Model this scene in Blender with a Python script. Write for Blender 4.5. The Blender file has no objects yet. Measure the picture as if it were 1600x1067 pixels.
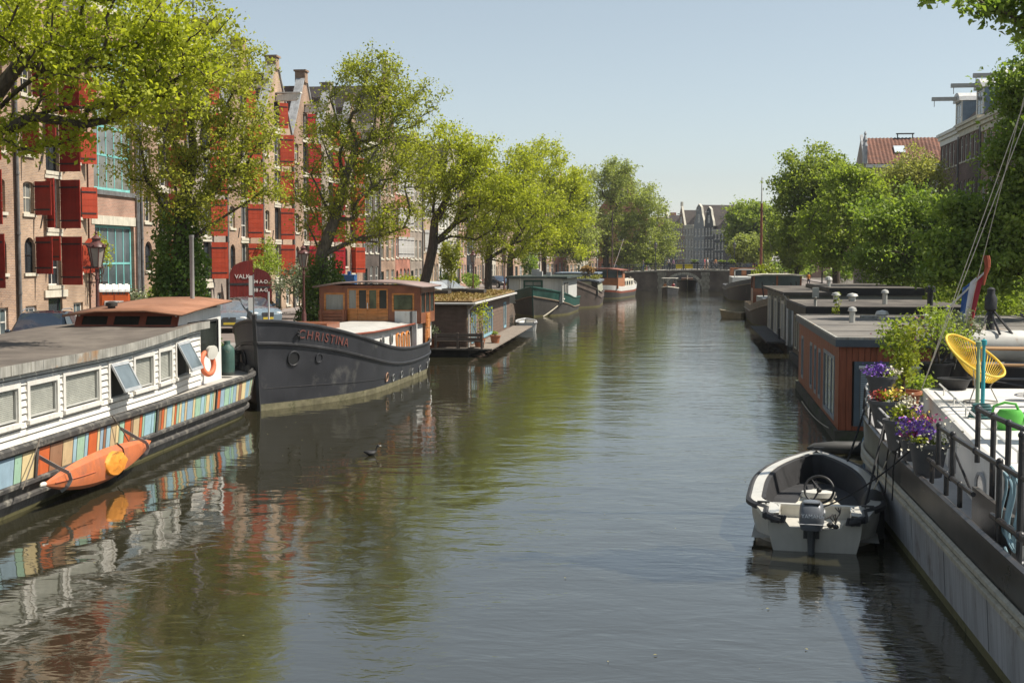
import bpy, bmesh, math, random
import numpy as np
from mathutils import Vector, Matrix, Euler
C = bpy.context.scene
COL = C.collection
PI = math.pi
R = math.radians
random.seed(7)
rng = np.random.default_rng(11)

# ------------------------------------------------------------------ camera
cam = bpy.data.cameras.new('camera')
cam.sensor_width = 36.0
cam.lens = 45.0
cam.clip_start = 0.1
cam.clip_end = 6000
camo = bpy.data.objects.new('camera', cam)
COL.objects.link(camo)
camo.location = (0, 0, 4.6)
camo.rotation_euler = (R(90 - 3.662), 0, R(7.532))
C.camera = camo

# ------------------------------------------------------------------ sky and sun
SUN_EL = R(55)
SUN_AZ = R(84)            # measured from +Y (along the canal) towards +X (right bank)
w = bpy.data.worlds.new('World')
C.world = w
w.use_nodes = True
nt = w.node_tree
bg = nt.nodes['Background']
sky = nt.nodes.new('ShaderNodeTexSky')
sky.sky_type = 'NISHITA'
sky.sun_disc = False
sky.sun_elevation = SUN_EL
sky.sun_rotation = SUN_AZ
sky.altitude = 0
sky.air_density = 1.0
sky.dust_density = 0.35
sky.ozone_density = 2.2
hsv = nt.nodes.new('ShaderNodeHueSaturation')
hsv.inputs['Saturation'].default_value = 0.55
hsv.inputs['Hue'].default_value = 0.485
nt.links.new(sky.outputs[0], hsv.inputs['Color'])
nt.links.new(hsv.outputs[0], bg.inputs['Color'])
bg.inputs['Strength'].default_value = 0.081
sun = bpy.data.lights.new('sun', 'SUN')
sun.energy = 5.0
sun.angle = R(0.55)
sun.color = (1.0, 0.93, 0.82)
suno = bpy.data.objects.new('sun', sun)
COL.objects.link(suno)
sd = Vector((math.sin(SUN_AZ) * math.cos(SUN_EL), math.cos(SUN_AZ) * math.cos(SUN_EL), math.sin(SUN_EL)))
suno.rotation_euler = sd.to_track_quat('Z', 'Y').to_euler()
suno.location = sd * 60
C.view_settings.view_transform = 'Standard'
C.view_settings.look = 'None'
C.view_settings.exposure = 0.62
C.view_settings.gamma = 1
C.view_settings.use_curve_mapping = False
C.render.engine = 'CYCLES'
C.cycles.use_denoising = True
C.cycles.max_bounces = 10
C.cycles.diffuse_bounces = 6
C.cycles.glossy_bounces = 3
C.cycles.transmission_bounces = 4
C.cycles.transparent_max_bounces = 6
C.cycles.volume_bounces = 0
C.cycles.caustics_reflective = False
C.cycles.caustics_refractive = False

# ------------------------------------------------------------------ materials
MATS = {}


def mat(key, rgb, rough=0.6, var=0.18, scale=2.5, bump=0.0, bscale=30.0, metal=0.0, spec=0.35, streak=0.0, alt=None, altscale=1.5, altamt=0.5, stretch=(1, 1, 1), coat=0.0):
    """painted or natural surface: base colour, soft mottling, optional second colour in patches (wear), vertical streaks, relief"""
    if key in MATS:
        return MATS[key]
    m = bpy.data.materials.new(key)
    m.use_nodes = True
    n = m.node_tree.nodes
    l = m.node_tree.links
    p = n['Principled BSDF']
    p.inputs['Roughness'].default_value = rough
    p.inputs['Metallic'].default_value = metal
    p.inputs['Specular IOR Level'].default_value = spec
    if coat:
        p.inputs['Coat Weight'].default_value = coat
        p.inputs['Coat Roughness'].default_value = 0.08
    tc = n.new('ShaderNodeTexCoord')
    mp = n.new('ShaderNodeMapping')
    mp.inputs['Scale'].default_value = stretch
    l.new(tc.outputs['Object'], mp.inputs['Vector'])
    no = n.new('ShaderNodeTexNoise')
    no.inputs['Scale'].default_value = scale
    no.inputs['Detail'].default_value = 7
    no.inputs['Roughness'].default_value = 0.55
    l.new(mp.outputs[0], no.inputs['Vector'])
    cr = n.new('ShaderNodeValToRGB')
    cr.color_ramp.elements[0].position = 0.3
    cr.color_ramp.elements[1].position = 0.7
    lo = [max(0, c * (1 - var * 1.4)) for c in rgb]
    hi = [min(1, c * (1 + var)) for c in rgb]
    cr.color_ramp.elements[0].color = (*lo, 1)
    cr.color_ramp.elements[1].color = (*hi, 1)
    l.new(no.outputs['Fac'], cr.inputs[0])
    out = cr.outputs[0]
    if alt is not None:
        n2 = n.new('ShaderNodeTexNoise')
        n2.inputs['Scale'].default_value = altscale
        n2.inputs['Detail'].default_value = 9
        n2.inputs['Roughness'].default_value = 0.7
        l.new(mp.outputs[0], n2.inputs['Vector'])
        r2 = n.new('ShaderNodeValToRGB')
        r2.color_ramp.elements[0].position = 0.62 - 0.3 * altamt
        r2.color_ramp.elements[1].position = 0.74 - 0.2 * altamt
        l.new(n2.outputs['Fac'], r2.inputs[0])
        mx = n.new('ShaderNodeMixRGB')
        mx.inputs[2].default_value = (*alt, 1)
        l.new(r2.outputs[0], mx.inputs[0])
        l.new(out, mx.inputs[1])
        out = mx.outputs[0]
    if streak:
        mp3 = n.new('ShaderNodeMapping')
        mp3.inputs['Scale'].default_value = (7, 7, 0.45)
        l.new(tc.outputs['Object'], mp3.inputs['Vector'])
        n3 = n.new('ShaderNodeTexNoise')
        n3.inputs['Scale'].default_value = 1.6
        n3.inputs['Detail'].default_value = 6
        l.new(mp3.outputs[0], n3.inputs['Vector'])
        r3 = n.new('ShaderNodeMapRange')
        r3.inputs[1].default_value = 0.42
        r3.inputs[2].default_value = 0.72
        r3.inputs[3].default_value = 0.0
        r3.inputs[4].default_value = streak
        l.new(n3.outputs['Fac'], r3.inputs[0])
        mx = n.new('ShaderNodeMixRGB')
        mx.blend_type = 'MULTIPLY'
        mx.inputs[2].default_value = (0.35, 0.32, 0.27, 1)
        l.new(r3.outputs[0], mx.inputs[0])
        l.new(out, mx.inputs[1])
        out = mx.outputs[0]
    l.new(out, p.inputs['Base Color'])
    rr = n.new('ShaderNodeMapRange')
    rr.inputs[3].default_value = max(0.02, rough - 0.12)
    rr.inputs[4].default_value = min(1, rough + 0.15)
    l.new(no.outputs['Fac'], rr.inputs[0])
    l.new(rr.outputs[0], p.inputs['Roughness'])
    if bump:
        n4 = n.new('ShaderNodeTexNoise')
        n4.inputs['Scale'].default_value = bscale
        n4.inputs['Detail'].default_value = 5
        l.new(mp.outputs[0], n4.inputs['Vector'])
        b = n.new('ShaderNodeBump')
        b.inputs['Strength'].default_value = bump
        b.inputs['Distance'].default_value = 0.02
        l.new(n4.outputs['Fac'], b.inputs['Height'])
        l.new(b.outputs[0], p.inputs['Normal'])
    MATS[key] = m
    return m


def brickmat(key, c1, c2, mortar=(0.34, 0.31, 0.27), bw=0.22, bh=0.068, big=0.35):
    """brickwork in object space: courses run along the local x (or y) axis, weathered in large patches"""
    if key in MATS:
        return MATS[key]
    m = bpy.data.materials.new(key)
    m.use_nodes = True
    n = m.node_tree.nodes
    l = m.node_tree.links
    p = n['Principled BSDF']
    p.inputs['Roughness'].default_value = 0.85
    p.inputs['Specular IOR Level'].default_value = 0.2
    tc = n.new('ShaderNodeTexCoord')
    sx = n.new('ShaderNodeSeparateXYZ')
    l.new(tc.outputs['Object'], sx.inputs[0])
    ad = n.new('ShaderNodeMath')
    l.new(sx.outputs[0], ad.inputs[0])
    l.new(sx.outputs[1], ad.inputs[1])
    cb = n.new('ShaderNodeCombineXYZ')
    l.new(ad.outputs[0], cb.inputs[0])
    l.new(sx.outputs[2], cb.inputs[1])
    br = n.new('ShaderNodeTexBrick')
    br.inputs['Scale'].default_value = 1.0
    br.inputs['Brick Width'].default_value = bw
    br.inputs['Row Height'].default_value = bh
    br.inputs['Mortar Size'].default_value = 0.008
    br.inputs['Mortar Smooth'].default_value = 0.4
    br.inputs['Color1'].default_value = (*c1, 1)
    br.inputs['Color2'].default_value = (*c2, 1)
    br.inputs['Mortar'].default_value = (*mortar, 1)
    l.new(cb.outputs[0], br.inputs['Vector'])
    no = n.new('ShaderNodeTexNoise')
    no.inputs['Scale'].default_value = 0.55
    no.inputs['Detail'].default_value = 8
    l.new(tc.outputs['Object'], no.inputs['Vector'])
    mr = n.new('ShaderNodeMapRange')
    mr.inputs[1].default_value = 0.3
    mr.inputs[2].default_value = 0.7
    mr.inputs[3].default_value = 1 - big
    mr.inputs[4].default_value = 1 + big * 0.7
    l.new(no.outputs['Fac'], mr.inputs[0])
    mx = n.new('ShaderNodeMixRGB')
    mx.blend_type = 'MULTIPLY'
    mx.inputs[0].default_value = 1
    l.new(br.outputs['Color'], mx.inputs[1])
    l.new(mr.outputs[0], mx.inputs[2])
    l.new(mx.outputs[0], p.inputs['Base Color'])
    b = n.new('ShaderNodeBump')
    b.inputs['Strength'].default_value = 0.5
    b.inputs['Distance'].default_value = 0.01
    l.new(br.outputs['Fac'], b.inputs['Height'])
    b.invert = True
    l.new(b.outputs[0], p.inputs['Normal'])
    MATS[key] = m
    return m


def tilemat(key, c1, c2):
    m = brickmat(key, c1, c2, mortar=(c1[0] * .3, c1[1] * .3, c1[2] * .3), bw=0.26, bh=0.3, big=0.3)
    return m


def leafmat(key, dark, light, trans=0.45, tcol=None):
    if key in MATS:
        return MATS[key]
    m = bpy.data.materials.new(key)
    m.use_nodes = True
    n = m.node_tree.nodes
    l = m.node_tree.links
    p = n['Principled BSDF']
    p.inputs['Roughness'].default_value = 0.5
    p.inputs['Specular IOR Level'].default_value = 0.3
    g = n.new('ShaderNodeNewGeometry')
    cr = n.new('ShaderNodeValToRGB')
    cr.color_ramp.elements[0].color = (*dark, 1)
    cr.color_ramp.elements[1].color = (*light, 1)
    # part of the variation is per leaf, part comes in sprays
    tc = n.new('ShaderNodeTexCoord')
    no = n.new('ShaderNodeTexNoise')
    no.inputs['Scale'].default_value = 0.55
    no.inputs['Detail'].default_value = 3
    l.new(tc.outputs['Object'], no.inputs['Vector'])
    mr = n.new('ShaderNodeMapRange')
    mr.inputs[1].default_value = 0.3
    mr.inputs[2].default_value = 0.7
    l.new(no.outputs['Fac'], mr.inputs[0])
    mix = n.new('ShaderNodeMix')
    mix.inputs[0].default_value = 0.5
    l.new(g.outputs['Random Per Island'], mix.inputs[2])
    l.new(mr.outputs[0], mix.inputs[3])
    l.new(mix.outputs[0], cr.inputs[0])
    l.new(cr.outputs[0], p.inputs['Base Color'])
    t = n.new('ShaderNodeBsdfTranslucent')
    mx = n.new('ShaderNodeMixRGB')
    mx.blend_type = 'MULTIPLY'
    mx.inputs[0].default_value = 1
    mx.inputs[2].default_value = (*(tcol or (1.9, 1.7, 0.6)), 1)
    l.new(cr.outputs[0], mx.inputs[1])
    l.new(mx.outputs[0], t.inputs['Color'])
    ms = n.new('ShaderNodeMixShader')
    ms.inputs[0].default_value = trans
    l.new(p.outputs[0], ms.inputs[1])
    l.new(t.outputs[0], ms.inputs[2])
    l.new(ms.outputs[0], n['Material Output'].inputs['Surface'])
    MATS[key] = m
    return m


def glassmat(key, rgb=(0.03, 0.035, 0.04), rough=0.05, spec=0.6):
    return mat(key, rgb, rough, 0.35, 0.7, spec=spec)


# ------------------------------------------------------------------ mesh helpers
class MB:
    def __init__(s):
        s.v = []
        s.f = []
        s.m = []
        s.k = 0

    def add(s, vs, fs):
        o = len(s.v)
        s.v.extend([tuple(p) for p in vs])
        for q in fs:
            s.f.append(tuple(i + o for i in q))
            s.m.append(s.k)
        return s

    def box(s, x0, x1, y0, y1, z0, z1):
        return s.add([(x0, y0, z0), (x1, y0, z0), (x1, y1, z0), (x0, y1, z0), (x0, y0, z1), (x1, y0, z1), (x1, y1, z1), (x0, y1, z1)],
                     [(0, 3, 2, 1), (4, 5, 6, 7), (0, 1, 5, 4), (1, 2, 6, 5), (2, 3, 7, 6), (3, 0, 4, 7)])

    def hexa(s, a, b):
        """two quads (a below/behind b) joined"""
        return s.add(list(a) + list(b), [(0, 3, 2, 1), (4, 5, 6, 7), (0, 1, 5, 4), (1, 2, 6, 5), (2, 3, 7, 6), (3, 0, 4, 7)])

    def slab(s, q, n, t):
        n = Vector(n).normalized() * t
        return s.hexa([Vector(p) for p in q], [Vector(p) + n for p in q])

    def bar(s, p, q, wd, h=None, up=(0, 0, 1)):
        p = Vector(p)
        q = Vector(q)
        h = wd if h is None else h
        d = (q - p).normalized()
        u = Vector(up)
        if abs(d.dot(u)) > 0.98:
            u = Vector((1, 0, 0))
        a = d.cross(u).normalized() * wd / 2
        b = a.cross(d).normalized() * h / 2
        return s.hexa([p - a - b, p + a - b, p + a + b, p - a + b], [q - a - b, q + a - b, q + a + b, q - a + b])

    def tube(s, pts, r, n=6, cap=True, closed=False):
        P = [Vector(p) for p in pts]
        L = len(P)
        rs = list(r) if hasattr(r, '__len__') else [r] * L
        base = len(s.v)
        prev = None
        for i in range(L):
            if closed:
                d = P[(i + 1) % L] - P[i - 1]
            else:
                d = P[min(i + 1, L - 1)] - P[max(i - 1, 0)]
            if d.length < 1e-9:
                d = Vector((0, 0, 1))
            d.normalize()
            if prev is None:
                u = Vector((0, 0, 1)) if abs(d.z) < 0.9 else Vector((1, 0, 0))
            else:
                u = prev
            a = (u - d * u.dot(d))
            if a.length < 1e-6:
                a = d.orthogonal()
            a.normalize()
            prev = a
            b = d.cross(a)
            for j in range(n):
                t = 2 * PI * j / n
                s.v.append(tuple(P[i] + (a * math.cos(t) + b * math.sin(t)) * rs[i]))
        rng_ = L if closed else L - 1
        for i in range(rng_):
            i2 = (i + 1) % L
            for j in range(n):
                j2 = (j + 1) % n
                s.f.append((base + i * n + j, base + i * n + j2, base + i2 * n + j2, base + i2 * n + j))
                s.m.append(s.k)
        if cap and not closed:
            s.f.append(tuple(base + j for j in range(n))[::-1])
            s.m.append(s.k)
            s.f.append(tuple(base + (L - 1) * n + j for j in range(n)))
            s.m.append(s.k)
        return s

    def lathe(s, prof, n=12, c=(0, 0, 0), cap=True, sx=1.0, sy=1.0):
        base = len(s.v)
        for r, z in prof:
            for j in range(n):
                t = 2 * PI * j / n
                s.v.append((c[0] + r * sx * math.cos(t), c[1] + r * sy * math.sin(t), c[2] + z))
        for i in range(len(prof) - 1):
            for j in range(n):
                j2 = (j + 1) % n
                s.f.append((base + i * n + j, base + i * n + j2, base + (i + 1) * n + j2, base + (i + 1) * n + j))
                s.m.append(s.k)
        if cap:
            s.f.append(tuple(base + j for j in range(n))[::-1])
            s.m.append(s.k)
            k = base + (len(prof) - 1) * n
            s.f.append(tuple(k + j for j in range(n)))
            s.m.append(s.k)
        return s

    def loft(s, rings, closed=False, cap=False):
        base = len(s.v)
        n = len(rings[0])
        for r in rings:
            s.v.extend([tuple(p) for p in r])
        for i in range(len(rings) - 1):
            for j in range(n if closed else n - 1):
                j2 = (j + 1) % n
                s.f.append((base + i * n + j, base + i * n + j2, base + (i + 1) * n + j2, base + (i + 1) * n + j))
                s.m.append(s.k)
        if cap:
            s.f.append(tuple(base + j for j in range(n))[::-1])
            s.m.append(s.k)
            k = base + (len(rings) - 1) * n
            s.f.append(tuple(k + j for j in range(n)))
            s.m.append(s.k)
        return s

    def prism(s, poly, axis, a, b):
        """2-D polygon extruded along an axis from a to b; poly is (y,z) for x, (x,z) for y, (x,y) for z"""
        def p3(p, t):
            return (t, p[0], p[1]) if axis == 'x' else (p[0], t, p[1]) if axis == 'y' else (p[0], p[1], t)
        n = len(poly)
        o = len(s.v)
        s.v.extend([p3(p, a) for p in poly] + [p3(p, b) for p in poly])
        s.f.append(tuple(o + i for i in range(n)))
        s.f.append(tuple(o + n + i for i in range(n))[::-1])
        s.m += [s.k, s.k]
        for i in range(n):
            j = (i + 1) % n
            s.f.append((o + j, o + i, o + n + i, o + n + j))
            s.m.append(s.k)
        return s

    def ball(s, c, r, n=10, k=6):
        rx, ry, rz = r if hasattr(r, '__len__') else (r, r, r)
        prof = [(max(1e-3, math.sin(PI * i / k)), -math.cos(PI * i / k)) for i in range(k + 1)]
        base = len(s.v)
        s.lathe(prof, n)
        for i in range(base, len(s.v)):
            v = s.v[i]
            s.v[i] = (c[0] + v[0] * rx, c[1] + v[1] * ry, c[2] + v[2] * rz)
        return s

    def xform(s, M, start=0):
        for i in range(start, len(s.v)):
            s.v[i] = tuple(M @ Vector(s.v[i]))
        return s

    def mesh(s, name, m, smooth=False):
        me = bpy.data.meshes.new(name)
        me.from_pydata(s.v, [], s.f)
        ms = m if isinstance(m, (list, tuple)) else [m]
        for x in ms:
            me.materials.append(x)
        if len(ms) > 1:
            me.polygons.foreach_set('material_index', s.m)
        bm = bmesh.new()
        bm.from_mesh(me)
        bmesh.ops.recalc_face_normals(bm, faces=bm.faces)
        bm.to_mesh(me)
        bm.free()
        if smooth:
            me.polygons.foreach_set('use_smooth', [True] * len(me.polygons))
            me.set_sharp_from_angle(angle=R(smooth if smooth is not True else 40))
        me.update()
        return me

    def build(s, name, m, parent=None, smooth=False, bevel=0, kind=None, label=None):
        o = bpy.data.objects.new(name, s.mesh(name, m, smooth))
        COL.objects.link(o)
        if parent is not None:
            o.parent = parent
        if bevel:
            b = o.modifiers.new('bevel', 'BEVEL')
            b.width = bevel
            b.segments = 2
            b.limit_method = 'ANGLE'
            b.angle_limit = R(35)
        if kind:
            o['kind'] = kind
        if label:
            o['label'] = label
        return o


def thing(name, label, cat, loc=(0, 0, 0), rz=0.0, group=None):
    o = bpy.data.objects.new(name, None)
    o.empty_display_size = 0.2
    COL.objects.link(o)
    o.location = loc
    o.rotation_euler = (0, 0, rz)
    tag(o, label, cat, group)
    return o


def tag(o, label, cat, group=None):
    o['label'] = label
    o['category'] = cat
    if group:
        o['group'] = group
    return o


def structure(o):
    o['kind'] = 'structure'
    return o


KIDS = {}


def copy_tree(src, loc, rz, label=None, group=None, scale=None):
    """copy of a thing with copies of its parts and sub-parts (mesh data shared)"""
    def rec(o, parent):
        c = o.copy()
        COL.objects.link(c)
        c.parent = parent
        for ch in o.children:
            rec(ch, c)
        return c
    r = rec(src, None)
    r.location = loc
    r.rotation_euler = (0, 0, rz)
    if scale:
        r.scale = (scale,) * 3
    if label:
        r['label'] = label
    if group:
        r['group'] = group
    return r


def inst(name, me, parent, loc, rot=(0, 0, 0), scale=None):
    o = bpy.data.objects.new(name, me)
    COL.objects.link(o)
    o.parent = parent
    o.location = loc
    o.rotation_euler = rot
    if scale:
        o.scale = scale
    return o


def fast_mesh(name, V, F, m):
    """numpy vertices (N,3) and quads (M,4)"""
    me = bpy.data.meshes.new(name)
    nv, nf = len(V), len(F)
    k = F.shape[1]
    me.vertices.add(nv)
    me.vertices.foreach_set('co', V.astype(np.float32).ravel())
    me.loops.add(nf * k)
    me.loops.foreach_set('vertex_index', F.astype(np.int32).ravel())
    me.polygons.add(nf)
    me.polygons.foreach_set('loop_start', np.arange(0, nf * k, k, dtype=np.int32))
    me.materials.append(m)
    me.update(calc_edges=True)
    return me


def text_mesh(body, size, depth, m, name='lettering', align='CENTER'):
    cu = bpy.data.curves.new(name, 'FONT')
    cu.body = body
    cu.size = size
    cu.extrude = depth
    cu.align_x = align
    cu.align_y = 'CENTER'
    ob = bpy.data.objects.new(name, cu)
    COL.objects.link(ob)
    dg = bpy.context.evaluated_depsgraph_get()
    me = bpy.data.meshes.new_from_object(ob.evaluated_get(dg))
    bpy.data.objects.remove(ob)
    me.name = name
    me.materials.clear()
    me.materials.append(m)
    return me
# ------------------------------------------------------------------ setting: water, ground, quays, bridge
QZ = 1.2            # street level above the water
XL, XR = -17.5, 12.2  # quay walls


def water_material():
    m = bpy.data.materials.new('canal_water')
    m.use_nodes = True
    n = m.node_tree.nodes
    l = m.node_tree.links
    p = n['Principled BSDF']
    p.inputs['Base Color'].default_value = (0.027, 0.025, 0.014, 1)
    p.inputs['Roughness'].default_value = 0.035
    p.inputs['IOR'].default_value = 2.6
    p.inputs['Specular IOR Level'].default_value = 0.6
    g = n.new('ShaderNodeNewGeometry')

    def noise(sc, stretch, detail, rot=0.0, dist=0.0):
        mp = n.new('ShaderNodeMapping')
        mp.inputs['Scale'].default_value = stretch
        mp.inputs['Rotation'].default_value = (0, 0, rot)
        l.new(g.outputs['Position'], mp.inputs['Vector'])
        t = n.new('ShaderNodeTexNoise')
        t.inputs['Scale'].default_value = sc
        t.inputs['Detail'].default_value = detail
        t.inputs['Roughness'].default_value = 0.55
        t.inputs['Distortion'].default_value = dist
        l.new(mp.outputs[0], t.inputs['Vector'])
        return t.outputs['Fac']

    def mul(a, b):
        x = n.new('ShaderNodeMath')
        x.operation = 'MULTIPLY'
        for i, q in enumerate((a, b)):
            if isinstance(q, (int, float)):
                x.inputs[i].default_value = q
            else:
                l.new(q, x.inputs[i])
        return x.outputs[0]

    def add(a, b):
        x = n.new('ShaderNodeMath')
        l.new(a, x.inputs[0])
        l.new(b, x.inputs[1])
        return x.outputs[0]

    # calm towards the left bank, ruffled by the breeze on the right half and in patches
    sx = n.new('ShaderNodeSeparateXYZ')
    l.new(g.outputs['Position'], sx.inputs[0])
    br = n.new('ShaderNodeMapRange')
    br.inputs[1].default_value = -9.0
    br.inputs[2].default_value = 3.0
    br.inputs[3].default_value = 0.06
    br.inputs[4].default_value = 1.15
    br.interpolation_type = 'SMOOTHSTEP'
    l.new(sx.outputs[0], br.inputs[0])
    patch = n.new('ShaderNodeMapRange')
    patch.inputs[1].default_value = 0.35
    patch.inputs[2].default_value = 0.68
    patch.inputs[3].default_value = 0.45
    patch.inputs[4].default_value = 1.25
    l.new(noise(0.12, (1.2, 0.55, 1), 3, 0.2), patch.inputs[0])
    breeze = mul(br.outputs[0], patch.outputs[0])
    swell = noise(0.42, (1.0, 1.15, 1), 2, 0.35, 0.4)
    mid = noise(1.35, (0.8, 1.3, 1), 3, -0.25, 0.6)
    fine = noise(4.2, (0.55, 1.5, 1), 4, 0.12, 0.5)
    h = add(mul(swell, 0.028), mul(mid, 0.007))
    h = add(h, mul(mul(fine, 0.0075), breeze))
    h = add(h, mul(mul(mid, 0.009), breeze))
    b = n.new('ShaderNodeBump')
    b.inputs['Strength'].default_value = 1.0
    b.inputs['Distance'].default_value = 1.0
    l.new(h, b.inputs['Height'])
    l.new(b.outputs[0], p.inputs['Normal'])
    return m


M_ = MB()
M_.add([(-2500, -300, 0), (2500, -300, 0), (2500, 4000, 0), (-2500, 4000, 0)], [(0, 1, 2, 3)])
structure(M_.build('water', water_material()))

brick_quay = brickmat('quay_brick', (0.20, 0.13, 0.09), (0.14, 0.10, 0.08), bw=0.24, bh=0.075)
stone_grey = mat('bluestone', (0.26, 0.25, 0.235), 0.8, 0.25, 3, bump=0.3)
street_m = brickmat('street_clinkers', (0.21, 0.165, 0.14), (0.17, 0.14, 0.125), bw=0.22, bh=0.11)
earth_m = mat('far_ground', (0.12, 0.105, 0.085), 0.9, 0.2, 0.3)


def ground_poly(poly, z, depth, m):
    b = MB()
    b.prism(poly, 'z', z - depth, z)
    return b


# left quay, right quay and the land beyond the canal's bend
GB = MB()
GB.prism([(-1600, -120), (XL, -120), (XL, 262), (-1600, 330)], 'z', -1.2, QZ)
GB.prism([(XR, -120), (1600, -120), (1600, 296), (XR, 296)], 'z', -1.2, QZ)
GB.prism([(XR, 296.0), (1600, 296.0), (1600, 3900), (-1600, 3900), (-1600, 900), (-14, 346), (4.4, 296)], 'z', -1.2, QZ)
GB.prism([(XL, 197.5), (-8.5, 262), (-8.5, 329), (XL, 329)], 'z', -1.2, QZ - .01)
structure(GB.build('ground', earth_m))
RB = MB()
RB.prism([(-26.3, -60), (XL - 0.6, -60), (XL - 0.6, 240), (-26.3, 240)], 'z', QZ - 0.02, QZ + 0.004)
RB.prism([(XR + 0.6, -60), (21.6, -60), (21.6, 240), (XR + 0.6, 240)], 'z', QZ - 0.02, QZ + 0.004)
structure(RB.build('street', mat('street_brick', (0.17, 0.14, 0.125), 0.85, 0.2, 1.4, bump=0.4, bscale=12)))
PB = MB()
PB.box(-26.3, -24.6, -60, 240, QZ - 0.02, QZ + 0.12)
PB.box(19.8, 21.9, -60, 240, QZ - 0.02, QZ + 0.12)
structure(PB.build('pavement', mat('pavement_clinkers', (0.23, 0.20, 0.185), 0.85, 0.2, 2, bump=0.3, bscale=9)))
for nm, x0, x1, kx in (('quay_wall', XL, XL + 0.25, -0.35), ('quay_wall', XR - 0.25, XR, 0.1)):
    q = MB()
    q.box(x0, x1, -60, 262 if x0 < 0 else 296, -1.2, QZ - 0.12)
    o = structure(q.build(nm, brick_quay))
    c = MB()
    y = -20.0
    while y < 190:
        ln = random.uniform(1.3, 1.9)
        c.box(x0 + kx, x1 + 0.05 + kx + 0.3, y, y + ln - 0.015, QZ - 0.12, QZ + 0.06 + random.uniform(0, 0.008))
        y += ln
    cc = c.build('coping_stones', stone_grey, o)
    cc['kind'] = 'stuff'

# ------------------------------------------------------------------ the stone bridge closing the view
br = thing('stone_bridge', 'low brick and stone canal bridge with one arch closing the view', 'bridge', (0, 188, 0), 0)
bridge_brick = brickmat('bridge_brick', (0.17, 0.13, 0.105), (0.13, 0.105, 0.09), mortar=(.22, .19, .16), big=0.5)
bridge_stone = mat('bridge_stone', (0.52, 0.48, 0.40), 0.8, 0.25, 2.0, streak=0.5)


def deck_z(x):
    t = max(0.0, 1 - ((x - 2.5) / 22.0) ** 2)
    return 1.55 + 1.55 * t


def arch_pts(r0, n=14, cx=0.3, cz=0.35, hz=2.05):
    return [(cx - r0 * math.cos(PI * i / n), cz + hz * math.sin(PI * i / n)) for i in range(n + 1)]


b = MB()
A = arch_pts(2.55)
xs = [-19, -15, -12, -9, -6, -3.5]
bot = -1.0
# front and back faces as strips from the arch/foot line up to the deck line
def profile():
    pts = []
    for x in (-19, -15, -11, -7, -4):
        pts.append((x, bot))
    pts.append((A[0][0], bot))
    pts += A
    pts.append((A[-1][0], bot))
    for x in (5, 8, 11, 13.5):
        pts.append((x, bot))
    return pts
pr = profile()
for y in (0.0, 9.0):
    vs = []
    for (x, z) in pr:
        vs += [(x, y, z), (x, y, deck_z(x) - 0.12)]
    b.add(vs, [(2 * i, 2 * i + 2, 2 * i + 3, 2 * i + 1) for i in range(len(pr) - 1)])
AA = [(A[0][0], bot)] + A + [(A[-1][0], bot)]
b.loft([[(x, 0, z) for x, z in AA], [(x, 9, z) for x, z in AA]])
b.build('wall', bridge_brick, br)
d = MB()
top = [(x, deck_z(x)) for x in np.linspace(-19, 13.5, 34)]
d.loft([[(x, -0.06, z - 0.14) for x, z in top], [(x, -0.06, z + 0.05) for x, z in top], [(x, 0.35, z + 0.05) for x, z in top], [(x, 0.35, z), ][:0] or [(x, 0.35, z) for x, z in top], [(x, 8.7, z) for x, z in top], [(x, 9.05, z + 0.05) for x, z in top], [(x, 9.05, z - 0.14) for x, z in top]])
d.build('deck', bridge_stone, br)
# voussoir ring, each stone a piece
n = 15
for i in range(n):
    t0, t1 = PI * i / n + 0.008, PI * (i + 1) / n - 0.008
    q = []
    for r, hz in ((2.55, 2.05), (2.95, 2.42)):
        for t in ((t0, t1) if r < 2.7 else (t1, t0)):
            q.append((0.3 - r * math.cos(t), -0.05, 0.35 + hz * math.sin(t)))
    v = MB()
    v.slab(q, (0, 1, 0), 0.14)
    v.build('stone', bridge_stone, br)
for x0, x1 in ((-3.35, -2.32), (2.92, 3.95), (-9.6, -9.05), (8.6, 9.1)):
    k = 0
    z = -0.6
    while z < deck_z((x0 + x1) / 2) - 0.5:
        e = 0.0 if k % 2 else 0.13
        v = MB()
        v.box(x0 - e, x1 + e, -0.1 - 0.02 * (k % 2), 0.3, z, z + 0.46)
        v.build('stone', mat('bridge_quoin', (0.36, 0.33, 0.27), 0.8, 0.3, 2.0, streak=0.6), br)
        z += 0.48
        k += 1
iron = mat('dark_iron', (0.035, 0.037, 0.038), 0.5, 0.2, 6)
for yy in (0.15, 8.85):
    r_ = MB()
    for h in (0.55, 1.0):
        r_.tube([(x, yy, deck_z(x) + h) for x in np.linspace(-16, 12.5, 28)], 0.03, 5)
    r_.build('rail', iron, br)
    for x in np.linspace(-16, 12.5, 15):
        pq = MB()
        pq.box(x - 0.05, x + 0.05, yy - 0.05, yy + 0.05, deck_z(x), deck_z(x) + 1.1)
        pq.ball((x, yy, deck_z(x) + 1.12), 0.075, 6, 4)
        pq.build('rail_post', iron, br)
# mooring piles in front of the left abutment
for i, (x, lab) in enumerate(((-7.3, 'weathered timber mooring pile left of the bridge arch'), (-8.6, 'pale mooring pile at the corner of the bridge wall, beside the last barge'))):
    v = MB()
    v.lathe([(0.16, -0.8), (0.16, 2.0), (0.13, 2.15)], 8)
    o = v.build('mooring_pile', mat('pile_wood', (0.30, 0.26, 0.20), 0.85, 0.3, 4, stretch=(3, 3, .4)))
    o.location = (x, 184.5 - 3 * i, 0)
    tag(o, lab, 'mooring pile')
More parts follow.
